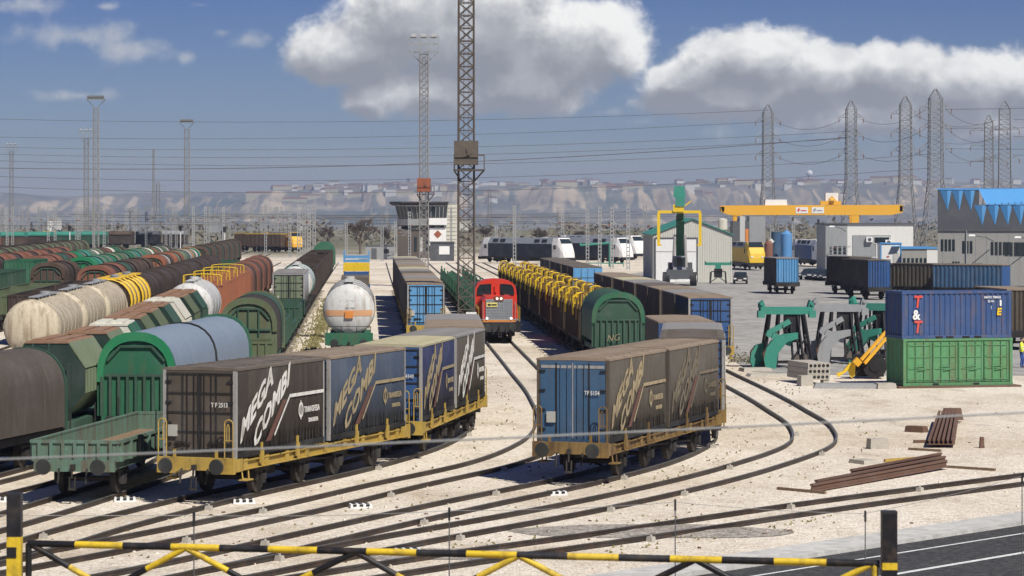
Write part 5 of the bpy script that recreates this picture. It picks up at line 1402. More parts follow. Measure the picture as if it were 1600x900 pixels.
# signals
for k, (x, yb, lab) in enumerate([(109,392,'black headed signal post near the yellow cabin at left'),(282,392,'black headed signal on a white post over the green wagons'),(351,396,'black headed signal on a white post left of the orange locomotive')]):
    d = dz(yb); t = thing('signal_post', lab, 'railway signal', (at(x,d),d,0), 0, 'signal posts')
    mb = MB(); mb.tube((0,0,0),(0,0,4.6),.12,0,8); mb.build('post', M['white'], t); mb = MB(); mb.box((0,-.1,5.1),(.7,.3,1.2)); mb.tube((0,-.26,5.35),(0,-.4,5.3),.14,0,8); mb.build('signal_head', M['black'], t)
d = 690; t = thing('cabin', 'small yellow cabin on white legs at far left', 'cabin', (at(78,d),d,0))
mb = MB(); mb.box((0,0,2.9),(2.8,2.4,2.4)); bo = mb.build('wall', M['yellow_bright'], t); mb = MB(); mb.box((0,-1.21,3.1),(1.1,.06,.8)); mb.build('window', GLASS, bo)
for sx in (-1,1):
    mb = MB(); mb.box((sx*1.1,0,.85),(.5,1.8,1.7)); mb.build('leg', M['white'], t)
# ---------------------------------------------------------------- buildings
def bld(name, label, cat, x, d, rz=0.0): return thing(name, label, cat, (at(x,d),d,0), rz)
def win(parent, x, y, z, w, h, mat=None, name='window', dx=0.0, th=.06, frame=None):
    mb = MB(); mb.box((x,y,z),(w,th,h)) if not dx else mb.box((x,y,z),(th,w,h)); o = mb.build(name, mat or GLASS, parent)
    if frame:
        mb = MB(); e = .07
        for s in (-1,1):
            if not dx: mb.box((x+s*w/2,y-.02,z),(e,th+.02,h+e)); mb.box((x,y-.02,z+s*h/2),(w-e,th+.02,e))
        mb.build('frame', frame, o)
    return o
# cream shed with green roof
t = bld('shed', 'cream sheet metal shed with a green pitched roof and white doors', 'shed', 1082, 368)
w_, dp_, ze, za = 10.1, 26.0, zz(367,368), zz(343,368)
mb = MB(); n = 34; top = lambda x: ze+(za-ze)*(1-abs(x)/(w_/2)); 
pts = [(-w_/2,0),(w_/2,0),(w_/2,ze),(0,za),(-w_/2,ze)]
mb.prism(pts, 'y', 0, dp_); wl = mb.build('wall', M['wall_cream'], t)
mb = MB()
for k in range(n):
    x = -w_/2+.15+(w_-.3)*k/(n-1)
    zb = 5.75 if -4.75 < x < .55 else 0
    mb.box((x,-.03,(top(x)+zb)/2-.03),(.09,.06,top(x)-zb-.1))
for k in range(50): mb.box((-w_/2-.03,.3+k*.52,ze/2),(.06,.09,ze-.1))
mb.build('sheet_rib', M['wall_cream'], wl)
for sx in (-1,1):
    mb = MB(); mb.add([(0,-.25,za+.04),(0,dp_+.2,za+.04),(sx*(w_/2+.25),dp_+.2,ze-.06),(sx*(w_/2+.25),-.25,ze-.06),(0,-.25,za+.16),(0,dp_+.2,za+.16),(sx*(w_/2+.25),dp_+.2,ze+.06),(sx*(w_/2+.25),-.25,ze+.06)],
        [(0,3,2,1),(4,5,6,7),(0,1,5,4),(1,2,6,5),(2,3,7,6),(3,0,4,7)]); mb.build('roof', M['teal'], t)
for sx in (-1,1):
    mb = MB(); mb.box((-2.1+sx*1.3,-.06,2.75),(2.56,.1,5.5)); dr = mb.build('door', M['white'], t)
    mb = MB(); mb.box((-2.1+sx*1.3,-.12,3.9),(2.5,.04,.07)); mb.build('rail', M['grey'], dr)
mb = MB(); mb.box((-2.1,-.08,5.6),(5.5,.16,.16)); mb.box((-4.82,-.08,2.8),(.14,.16,5.5)); mb.box((.62,-.08,2.8),(.14,.16,5.5)); mb.build('door_frame', M['grey_dark'], t)
# white and grey workshop
t = bld('workshop', 'flat roofed white and grey workshop with air conditioners', 'workshop', 1290, 402)
hw = zz(351,402); s402 = 402/F; W1 = 34*s402; W2 = 103*s402
mb = MB(); mb.box((W1/2,6,hw/2),(W1,12,hw)); g1 = mb.build('wall', M['wall_dark'] if False else M['grey'], t)
mb = MB(); mb.box((W1+W2/2,6.05,hw/2+.02),(W2,12,hw+.04)); g2 = mb.build('wall', M['wall_white'], t)
mb = MB(); mb.box(((W1+W2)/2,6,hw+.12),(W1+W2+.3,12.3,.16)); mb.build('roof', M['grey_dark'], t)
mb = MB(); mb.box((W1+24.5*s402+1.2,.0,3.1),(5.3,.1,5.2)); rc_ = mb.build('recess', M['grey'], g2)
win(rc_, W1+W2*.52, -.08, 5.0, 2.2, .9, None, 'window', 0, .06, M['white'])
for k in range(4): win(g1, .7+k*.65, -.02, 3.6, .4, 1.1)
for k, x in enumerate((W1+W2*.33, W1+W2*.62)):
    mb = MB(); mb.box((x,-.3,5.1-k*.4),(.9,.5,.7)); ac = mb.build('air_conditioner', M['white'], t); mb = MB(); mb.tube((x,-.57,5.1-k*.4),(x,-.55,5.1-k*.4),.26,0,14); mb.build('fan_grille', M['grey_dark'], ac)
mb = MB(); mb.bar((W1+W2*.38,-.1,2.6),(W1+W2*.5,-.1,2.6),.09); mb.bar((W1+W2*.44,-.1,.2),(W1+W2*.44,-.1,4.5),.09); mb.build('pipe', M['white'], t)
# low grey annex and its white end
t = bld('annex', 'low grey building with a white end wall left of the blue roofed hall', 'building', 1408, 360)
s_ = 360/F; W1 = 40*s_; W2 = 17*s_; hw = zz(389,360)
mb = MB(); mb.box((W1/2,5,hw/2),(W1,10,hw)); g1 = mb.build('wall', M['wall_grey'], t)
mb = MB(); mb.box((W1+W2/2,5,hw/2),(W2,10.1,hw)); mb.build('wall', M['wall_white'], t)
mb = MB(); mb.box(((W1+W2)/2,5,hw+.1),(W1+W2+.2,10.3,.2)); mb.build('roof', M['blue_roof'], t)
for k in range(6): win(g1, .4+k*.52, -.02, 2.2, .3, 2.0)
# white cabin with blue trim and stairs
t = bld('site_cabin', 'white cabin with blue edges raised on legs beside a stair', 'cabin', 1392, 345)
s_ = 345/F; W1 = 31*s_; z0, z1 = zz(432,345), zz(381,345)
mb = MB(); mb.box((0,1.4,(z0+z1)/2),(W1,2.8,z1-z0)); wl = mb.build('wall', M['white'], t)
mb = MB()
for sx in (-1,1): mb.box((sx*W1/2,-.02,(z0+z1)/2),(.14,.1,z1-z0+.1))
mb.box((0,1.4,z1+.06),(W1+.2,3.0,.14)); mb.box((.6,-.3,z1-.3),(1.0,.7,.08)); mb.build('trim', M['blue_roof'], t)
mb = MB(); mb.box((-.35,-.04,(z0+z1)/2+.45),(.28,.04,.14)); mb.build('sign', M['red_letter'], wl)
mb = MB(); mb.box((.62,-.04,(z0+z1)/2-.1),(.7,.06,2.0)); mb.build('door', M['grey_light'], wl)
for sx in (-1,1):
    mb = MB(); mb.box((sx*(W1/2-.2),1.4,z0/2),(.3,2.4,z0)); mb.build('leg', M['grey'], t)
mb = MB()
for k in range(6): mb.box((W1/2+.25-.0*k,-.3-.24*k,z0-.1-k*z0/6),(.9,.26,.06))
mb.bar((W1/2-.2,-.2,z0),(W1/2-.2,-1.7,.1),.08); mb.bar((W1/2+.7,-.2,z0),(W1/2+.7,-1.7,.1),.08); mb.build('stair', M['white'], t)
# big hall with folded blue roof
t = bld('hall', 'big grey hall with a zigzag folded blue roof at the right edge', 'hall', 1465, 324, R(-8.6))
s_ = 324/F; Wd = 30.0; hz = zz(360,324); z_ = lambda y: zz(y,324)
mb = MB(); mb.box((Wd/2,9,hz/2),(Wd,18,hz)); wl = mb.build('wall', M['wall_grey'], t)
def teeth(x0, x1, n, zlo, zhi, skew=.25):
    pts = []; d = (x1-x0)/n
    for k in range(n):
        a = x0+k*d; pts += [(a, zlo if k else zlo), (a+d*.12, zhi-.5), (a+d*.38, zhi), (a+d*.95, zlo+.15)]
    return pts+[(x1, zlo)]
xa = 64*s_; zt_ = z_(297); zm = z_(320)
mb = MB(); mb.box((xa/2,-.04,(hz+zt_)/2),(xa,.2,zt_-hz)); mb.box(((xa+Wd)/2,-.045,(hz+zm)/2),(Wd-xa,.2,zm-hz)); mb.build('parapet', M['wall_dark'], t)
mb = MB(); mb.add([(-.05,-.2,zt_),(xa+.0,-.2,zt_),(xa+.8,-.3,zm+.02),(Wd,-.3,zm+.02),(Wd,7,zt_+.25),(-.05,7,zt_+.25),(xa,1.5,zt_+.1),(Wd,17,zt_+.2),(-.05,17,zt_+.2)], [(0,1,6,5),(1,2,6),(2,3,4,6),(6,4,5),(5,4,7,8)])
rf = mb.build('roof', M['blue_roof'], t)
mb = MB()
for k in range(34):
    x = xa+1.1+(Wd-xa-1.3)*k/33; mb.bar((x,-.3,zm+.06),(x+.0,7.0,zt_+.29),.1)
mb.build('roof_seam', M['silo_blue'], rf)
mb = MB()
for x0, z0, zv, q, n_ in ((.15,zt_-.06,z_(329),18*s_,3),(xa-.6,zm-.05,z_(352),19.5*s_,14)):
    for k in range(n_):
        a = x0+k*q+(.12 if n_ == 3 else .05); b = a+q*.99; c_ = a+q*.66
        mb.add([(a,-.16,z0),(b,-.16,z0),(c_,-.16,zv),(c_-.05,-.42,z0)], [(0,2,3),(3,2,1),(0,3,1)])
mb.build('roof_fold', M['blue_roof'], rf)
mb = MB(); mb.box((.06,8.6,(hz+z_(299))/2),(.12,17,z_(299)-hz)); mb.build('parapet', M['wall_dark'], t)
for (xx_, n_, z, h, w) in [(1468,4,z_(383),z_(374)-z_(392),.28),(1501,3,z_(386),z_(377)-z_(396),.28),(1545,5,z_(388),z_(378)-z_(398),.3),(1567,5,z_(389),z_(379)-z_(400),.34),(1585,6,z_(389),z_(379)-z_(400),.34),(1485,3,z_(414),.8,.2),(1520,3,z_(417),.8,.2)]:
    for k in range(n_): win(wl, (xx_-1465)*s_+.3+k*.42*(w/.28), -.02, z, w, h)
for x in (3.2,12.5,21.0):
    mb = MB(); mb.tube((x,-.1,.1),(x,-.1,hz),.07,0,8); mb.build('downpipe', M['grey'], t)
mb = MB(); mb.box((Wd/2,-.09,hz+.02),(Wd,.14,.14)); mb.box((Wd/2,-.05,.35),(Wd,.08,.7)); mb.build('trim', M['grey_dark'], t)
mb = MB()
for k in range(24): mb.box((.6+k*1.22,-.012,(hz+.7)/2),(.05,.03,hz-.75))
mb.build('cladding_joint', M['grey'], wl)
def wall_lamp(label, x, y, d, ln, zt):
    t = thing('wall_lamp', label, 'wall lamp', (at(x,d),d,0), 0, 'lamps on long brackets along the right buildings')
    mb = MB(); mb.path([(ln,0,zt-.7),(ln*.6,-1.2,zt-.25),(0,-2.4,zt)], .05, 0, 6); mb.build('bracket', M['grey_dark'], t)
    mb = MB(); mb.box((-.3,-2.5,zt+.03),(.8,.4,.18), top=(.8,.8)); mb.build('lamp_head', M['white'], t)
for x, y, lab in [(1517,368,'lamp on a long bracket on the grey wall of the hall'),(1588,371,'lamp on a long bracket at the right end of the hall')]: wall_lamp(lab, x, y, 322.5, 2.6, zz(y,320))
wall_lamp('lamp on a bracket above the grey corner of the workshop', 1300, 354, 400.5, 1.9, zz(354,398))
# silo blocks
t = bld('silo_block', 'grey cladded silo block with an orange stripe beside the yellow locomotive', 'silo', 1170, 470)
s_ = 470/F; h_ = zz(338,470)
for x0, x1, m_ in [(-25,-14,'grey_dark'),(-14,-6,'grey_light'),(-6,1,'grey_dark'),(1,26,'grey')]:
    mb = MB(); mb.box(((x0+x1)/2*s_,3+.1*x0/25,h_/2-(.4 if m_ == 'grey_dark' else 0)),((x1-x0)*s_,6,h_-(.8 if m_ == 'grey_dark' else 0))); q = mb.build('wall', M[m_], t)
mb = MB(); mb.box((-3*s_,-.1,h_*.55),(.5,.1,h_*.4)); mb.build('door', M['orange'], t)
t = bld('water_tank', 'small pale water tank on a stand left of the grey silo block', 'tank', 1129, 480); h_ = zz(341,480)
mb = MB(); mb.tube((0,0,h_-1.9),(0,0,h_-.2),.8,0,16); mb.tube((0,0,h_-.2),(0,0,h_),.8,0,16,.3); mb.build('tank', M['hop_white'], t)
for sx in (-1,1):
    for sy in (-1,1):
        mb = MB(); mb.bar((sx*.6,sy*.6,0),(sx*.55,sy*.55,h_-1.85),.14); mb.build('leg', M['grey'], t)
t = bld('silo', 'tall blue cylindrical silo beside a dark one', 'silo', 1229, 470); h_ = zz(360,470); 
mb = MB(); mb.tube((0,0,.4),(0,0,h_-.6),.92,0,24); mb.tube((0,0,h_-.6),(0,0,h_),.92,0,24,.2); mb.build('shell', M['silo_blue'], t)
mb = MB(); mb.tube((0,0,h_-.1),(0,0,h_+.7),.12,0,8); mb.bar((-.5,0,h_+.1),(.5,0,h_+.1),.05); mb.build('vent_pipe', M['grey'], t)
mb = MB(); mb.box((0,0,.2),(2.0,2.0,.4)); mb.build('plinth', M['concrete'], t)
t = bld('silo', 'dark navy silo with a white diamond sign', 'silo', 1213, 474); h_ = zz(362,474)
mb = MB(); mb.tube((0,0,0),(0,0,h_),.85,0,24); sh = mb.build('shell', M['blue_door'], t); mb = MB(); mb.box((-.9,-.9,h_*.72),(.7,.05,.7), ry=R(45)); mb.build('sign', M['white'], sh)
t = bld('tank', 'dark maroon upright tank left of the navy silo', 'tank', 1201, 468); h_ = zz(376,468)
mb = MB(); mb.tube((0,0,.0),(0,0,h_-.5),.7,0,20); mb.tube((0,0,h_-.5),(0,0,h_),.7,0,20,.35); mb.build('shell', M['red_brown'], t)
# control tower
d = 550; s_ = d/F; t = bld('control_tower', 'flat roofed control tower with slanted glazing behind the mast', 'control tower', 656, d); z_ = lambda y: zz(y,550)
X_ = lambda x: (x-656)*s_
def oct_ring(x0, x1, y0, y1, z, c=.22):
    a, b = (x1-x0)*c, (y1-y0)*c
    return [(x0+a,y0,z),(x1-a,y0,z),(x1,y0+b,z),(x1,y1-b,z),(x1-a,y1,z),(x0+a,y1,z),(x0,y1-b,z),(x0,y0+b,z)]
mb = MB(); mb.box((-.6,4.6,z_(358)/2),(7.4,8.0,z_(358))); bs_ = mb.build('wall', M['mast_dark'], t)
for k in range(4): win(bs_, X_(640)+k*1.1, .56, z_(382), .55, 2.8, M['grey_light'] if k in (2,) else None)
mb = MB(); mb.loft([oct_ring(X_(627),X_(692),.6,9,z_(358)), oct_ring(X_(622),X_(697),0,9.4,z_(341)), oct_ring(X_(617),X_(699),-.4,9.8,z_(322))], 0, False); mb.build('glazing', GLASS, t)
mb = MB(); r0, r1 = oct_ring(X_(622),X_(697),0,9.4,z_(342)), oct_ring(X_(617),X_(699),-.4,9.8,z_(321))
for i in range(8):
    a, b, c_, e_ = Vector(r0[i]), Vector(r0[(i+1)%8]), Vector(r1[i]), Vector(r1[(i+1)%8]); m_ = 6 if i % 2 == 0 else 3
    for k in range(m_): mb.bar(a.lerp(b,k/m_), c_.lerp(e_,k/m_), .1)
mb.build('mullion', M['grey'], t)
mb = MB(); mb.loft([oct_ring(X_(620),X_(698),-.2,9.6,z_(352)), oct_ring(X_(620),X_(698),-.3,9.6,z_(342))], 0, False); mb.build('gallery', M['grey'], t)
mb = MB(); mb.box((X_(684),-.5,z_(346)),(3.6,.5,1.3)); mb.build('balcony', M['white'], t)
mb = MB(); mb.loft([oct_ring(X_(612),X_(699),-.9,10.2,z_(321)), oct_ring(X_(607),X_(700),-1.5,10.8,z_(317)), oct_ring(X_(609),X_(699),-1.3,10.6,z_(315))], 0, False); mb.build('roof', M['black'], t)
mb = MB(); mb.box((X_(684),.3,z_(370)),(3.2,.8,3.4)); q = mb.build('annex', M['white'], t); mb = MB(); mb.box((X_(684),-.12,z_(366)),(1.1,.06,1.1), ry=R(45)); mb.build('sign', M['rust_box'], q)
mb = MB(); mb.box((X_(705),3.5,z_(318)/2),(2.1,3,z_(318))); q = mb.build('stair_tower', M['hop_white'], t)
mb = MB()
for k in range(14): mb.box((X_(705),1.97,.6+k*.75),(2.0,.06,.1))
mb.box((X_(705),1.96,5),(.3,.08,9.5)); mb.build('cladding_joint', M['grey'], q)
def hut(label, x0, x1, yt, d, mat, sign=None, depth=4):
    t = bld('hut', label, 'hut', (x0+x1)/2, d); w = (x1-x0)*d/F; h = zz(yt,d)
    mb = MB(); mb.box((0,depth/2,h/2),(w,depth,h)); q = mb.build('wall', M[mat], t)
    mb = MB(); mb.box((0,depth/2,h+.08),(w+.3,depth+.3,.16)); mb.build('roof', M['grey_dark'], t)
    mb = MB(); mb.box((-w*.2,-.04,1.05),(.95,.08,2.1)); mb.build('door', M['grey_dark'], t)
    if sign: mb = MB(); mb.box((w*.1,-.06,h*.58),(1.9,.06,1.5)); mb.build('sign', M['white'], q)
    else: win(q, w*.22, -.03, h*.6, 1.0, .8)
hut('grey blue hut behind the blue wagons', 571, 616, 384, 535, 'grey')
hut('dark hut with a big white sign left of the tall mast', 672, 709, 379, 520, 'wall_dark', True)
# gantry crane
d = 700; s_ = d/F; t = bld('gantry_crane', 'orange yellow gantry crane spanning behind the workshop', 'gantry crane', 1265, d); X_ = lambda x: (x-1265)*s_; z_ = lambda y: zz(y,700)
mb = MB()
for y in (0,4):
    mb.prism([(X_(1126),z_(322)),(X_(1132),z_(321)),(X_(1410),z_(320)),(X_(1410),z_(332)),(X_(1392),z_(336)),(X_(1140),z_(336)),(X_(1128),z_(331))], 'y', y-.5, y+.5)
mb.box((X_(1129),2,z_(327)),(.8,5,1.2)); mb.box((X_(1408),2,z_(326)),(.8,5,1.4)); bm_ = mb.build('beam', M['crane_yellow'], t)
for x in (1153,1336):
    for y in (0,4):
        mb = MB(); mb.prism([(X_(x)-1.0,z_(336)),(X_(x)+1.0,z_(336)),(X_(x)+.5,.6),(X_(x)-.5,.6)], 'y', y-.45, y+.45); lg = mb.build('leg', M['crane_yellow'], t)
        mb = MB(); mb.tube((X_(x)-.8,y,.45),(X_(x)-.2,y,.45),.4,0,14); mb.tube((X_(x)+.2,y,.45),(X_(x)+.8,y,.45),.4,0,14); mb.build('wheel', M['wheel'], lg)
for x0, x1 in ((1243,1262),(1268,1287)):
    mb = MB(); mb.box((X_((x0+x1)/2),-.54,z_(328.5)),((x1-x0)*s_,.06,1.5)); sg = mb.build('sign_panel', M['white'], bm_)
    mb = MB(); mb.box((X_(x0)+.7,-.59,z_(328)),(.5,.04,.8), ry=.5); mb.box((X_((x0+x1)/2)+.4,-.59,z_(329)),(1.4,.04,.25)); mb.build('emblem', M['red_letter'] if x0 < 1250 else M['grey'], sg)
mb = MB(); mb.box((X_(1213),2,z_(317)),(5.5,3.2,1.6), top=(.94,.94)); mb.build('machine_house', M['white'], t)
mb = MB(); mb.box((X_(1301),2.6,z_(311)),(3.1,2.2,3.0)); tr2 = mb.build('trolley_cabin', M['white'], t)
mb = MB(); mb.box((X_(1298),.6,z_(317)),(5.0,1.6,.9)); mb.tube((X_(1297),-.3,z_(313)),(X_(1303),-.3,z_(313)),.55,0,12); mb.bar((X_(1290),.2,z_(318)),(X_(1300),.2,z_(307)),.3); mb.bar((X_(1310),.2,z_(318)),(X_(1300),.2,z_(307)),.3); mb.build('trolley', M['crane_yellow'], t)
mb = MB(); 
for x in (1296,1306): mb.bar((X_(x),2,z_(336)),(X_(x),2,z_(360)),.1)
mb.box((X_(1301),2,z_(361)),(2.5,1,.7)); mb.build('hoist', M['black'], t)
# ---------------------------------------------------------------- right hand yard: containers
def corr(mb, p0, p1, z0, z1, nrm, n, dep=.045, m=0):   # corrugated sheet between two plan points
    p0, p1, nrm = Vector((*p0,0)), Vector((*p1,0)), Vector((*nrm,0)); seq = []
    for i in range(n):
        for f, o_ in ((0,0),(.18,0),(.34,1),(.66,1),(.82,0)): seq.append(p0.lerp(p1,(i+f)/n) - nrm*dep*o_)
    seq.append(p1)
    mb.loft([[(p.x,p.y,z0) for p in seq], [(p.x,p.y,z1) for p in seq]], m, False, False, False)
def iso_box(label, mat, doors_on_side=False, L=6.06, W=2.44, Hh=2.44, group=None):
    t = thing('container', label, 'container', (0,0,0), 0, group); a, b = L/2, W/2
    mb = MB()
    for sx in (-1,1):
        for sy in (-1,1): mb.box((sx*(a-.08),sy*(b-.08),Hh/2),(.16,.16,Hh))
    for sy in (-1,1): mb.box((0,sy*(b-.06),Hh-.06),(L-.32,.12,.12)); mb.box((0,sy*(b-.06),.08),(L-.32,.12,.16))
    for sx in (-1,1): mb.box((sx*(a-.06),0,Hh-.06),(.12,W-.32,.12)); mb.box((sx*(a-.06),0,.08),(.12,W-.32,.16))
    mb.build('frame', mat, t)
    mb = MB(); corr(mb, (-a+.04,b-.16), (-a+.04,-b+.16), .16, Hh-.12, (-1,0), 8); corr(mb, (a-.04,-b+.16), (a-.04,b-.16), .16, Hh-.12, (1,0), 8); corr(mb, (a-.16,b-.04), (-a+.16,b-.04), .16, Hh-.12, (0,1), 20)
    if not doors_on_side: corr(mb, (-a+.16,-b+.03), (a-.16,-b+.03), .16, Hh-.12, (0,-1), 20)
    mb.build('wall', mat, t)
    mb = MB(); mb.box((0,0,Hh-.05),(L-.26,W-.26,.05)); mb.build('roof', mat, t); mb = MB(); mb.box((0,0,.1),(L-.26,W-.26,.06)); mb.build('floor', M['wood'], t)
    mb = MB()
    for sx in (-1,1):
        for sy in (-1,1):
            for z in (.07,Hh-.07): mb.box((sx*(a-.09),sy*(b-.06),z),(.2,.15,.15))
    mb.build('corner_casting', mat, t)
    if doors_on_side:
        w = (L-.36)/4
        for k in range(4):
            x = -L/2+.18+w*(k+.5); mb = MB(); mb.box((x,-b+.08,Hh/2+.02),(w-.04,.07,Hh-.34))
            for z in (.32,.9,1.5,2.1): mb.box((x,-b+.035,z),(w-.12,.05,.07))
            for q in (-1,1): mb.box((x+q*(w/2-.09),-b+.035,Hh/2+.02),(.07,.05,Hh-.42))
            dr = mb.build('door', mat, t)
            mb = MB()
            for q in (-.22,.25): mb.tube((x+q,-b+.0,.2),(x+q,-b+.0,Hh-.14),.022,0,8)
            mb.bar((x-.3,-b-.02,.98),(x+.3,-b-.02,1.02),.04); mb.bar((x-.1,-b-.02,.82),(x+.35,-b-.02,.86),.035); mb.build('lock_rod', M['tt_green'], dr)
        mb = MB()
        for x in (-1.25,1.0): mb.box((x,-b+.0,.08),(.34,.02,.1))
        mb.build('fork_pocket', M['black'], t)
    else:
        mb = MB()
        for x in (-1.0,-.4,.5,1.15): mb.box((x,-b+.0,.06),(.4,.02,.11))
        mb.build('fork_pocket', M['black'], t)
    return t
rz = R(13.5); c0 = Vector((20.25,149,0)); ax = Vector((math.cos(rz),math.sin(rz),0)); bx_ = Vector((-math.sin(rz),math.cos(rz),0))
ctr = c0 + ax*3.03 + bx_*1.22
g_ = shift(iso_box('green side door container at the bottom of the stack', M['tt_green'], True), (ctr.x,ctr.y,.1), rz)
b_ = shift(iso_box('blue container lettered T and T stacked on the green one', M['tt_blue']), (ctr.x-.06,ctr.y+.03,2.55), rz)
lt = [('T', (-2.42,-1.245,1.62), (.72,0,0),(.1,0,.86),(0,-1,0),.03),('T', (-2.42,-1.245,.32), (.72,0,0),(.1,0,.86),(0,-1,0),.03)]
lettering('lettering', lt, M['red_letter'], b_); lettering('lettering', [('&', (-2.46,-1.245,1.0), (.62,0,0),(0,0,.7),(0,-1,0),.03)], M['white'], b_)
lettering('lettering', [('HNTU 700425', (1.5,-1.245,2.06), (.155,0,0),(0,0,.17),(0,-1,0),.02),('22 G1', (1.7,-1.245,1.86), (.15,0,0),(0,0,.16),(0,-1,0),.02),('I', (2.36,-1.245,1.68), (.5,0,0),(0,0,.4),(0,-1,0),.05),('1', (1.85,-1.245,1.5), (.2,0,0),(0,0,.25),(0,-1,0),.0)], M['white'], b_)
lettering('lettering', [('E', (2.2,-1.245,1.2), (.5,0,0),(.06,0,.5),(0,-1,0),.04)], M['yellow_bright'], b_)
mb = MB(); mb.box((0,0,.04),(6.8,3.0,.1)); dn = mb.build('timber_bearer', M['rust'], None, (ctr.x,ctr.y-.1,.0), rz); tag(dn, 'rusty bearer plate under the green container', 'bearer')
# wagon with two containers, and the pale blue one
def yard_container(label, x, yb, rz, L, mat_end, mat_side, Hh=2.75, floor=1.25, roof='roof_grey', wag=None, wl_='dark flat wagon'):
    d = dz(yb); X = at(x,d); c = Vector((X,d,0)) + Vector((-math.sin(rz),math.cos(rz),0))*(L/2+.2)
    wg = open_wagon(wag, 'under', L+.6, .25, False, None, 5, None, 'flat_wagon', 'flat wagon', None, 'bogie' if L > 9 else 'axle', 1.0, 2.6) if wag else None
    if wg: shift(wg, (c.x,c.y,.02), rz)
    t = thing('container', label, 'container', (c.x,c.y,floor+.02), rz)
    W = 2.5; mb = MB(); mb.box((0,0,Hh/2),(W-.12,L-.1,Hh-.1)); mb.build('body', M[mat_side], t)
    mb = MB(); corr(mb, (-W/2,L/2), (-W/2,-L/2), .05, Hh-.08, (-1,0), int(L/.45), .05); corr(mb, (W/2,-L/2), (W/2,L/2), .05, Hh-.08, (1,0), int(L/.45), .05); mb.build('wall', M[mat_side], t)
    mb = MB(); corr(mb, (-W/2+.05,-L/2), (W/2-.05,-L/2), .08, Hh-.08, (0,-1), 8, .05); mb.build('end_wall', M[mat_end], t)
    mb = MB(); mb.box((0,0,Hh+.02),(W+.06,L+.06,.1)); mb.build('roof', M[roof], t)
    return t
yard_container('pale blue ended container on a small wagon in the middle of the apron', 1231, 460, R(6), 7.0, 'blue_pale', 'cur_brown', 2.7, 1.2, 'roof_grey', 'small dark wagon under the pale blue ended container')
yard_container('brown container with a blue end on a wagon right of the apron', 1375, 469, R(15), 7.2, 'blue_vivid', 'cur_brown', 2.85, 1.2, 'roof_brown', 'dark flat wagon with yellow steps right of the apron')
yard_container('dark brown container behind the blue ended one right of the apron', 1346, 461, R(15), 7.0, 'cur_brown', 'cur_brown', 2.85, 1.2, 'roof_brown', 'dark flat wagon behind the one with yellow steps')
yard_container('plain brown container in front of the low grey annex', 1500, 468, R(52), 7.4, 'cur_brown', 'cur_tan', 2.6, 1.0, 'roof_brown', 'dark wagon under the plain brown container')
yard_container('blue and brown container at the right edge in front of the hall', 1575, 470, R(60), 7.4, 'blue_vivid', 'blue_door', 2.6, 1.0, 'roof_tan', 'dark wagon under the blue container at the right edge')
yard_container('brown container behind the blue lettered one at the right edge', 1604, 548, R(8), 7.4, 'brown_door', 'cur_brown', 2.75, 1.2, 'roof_tan', 'dark wagon under the brown container at the right edge')
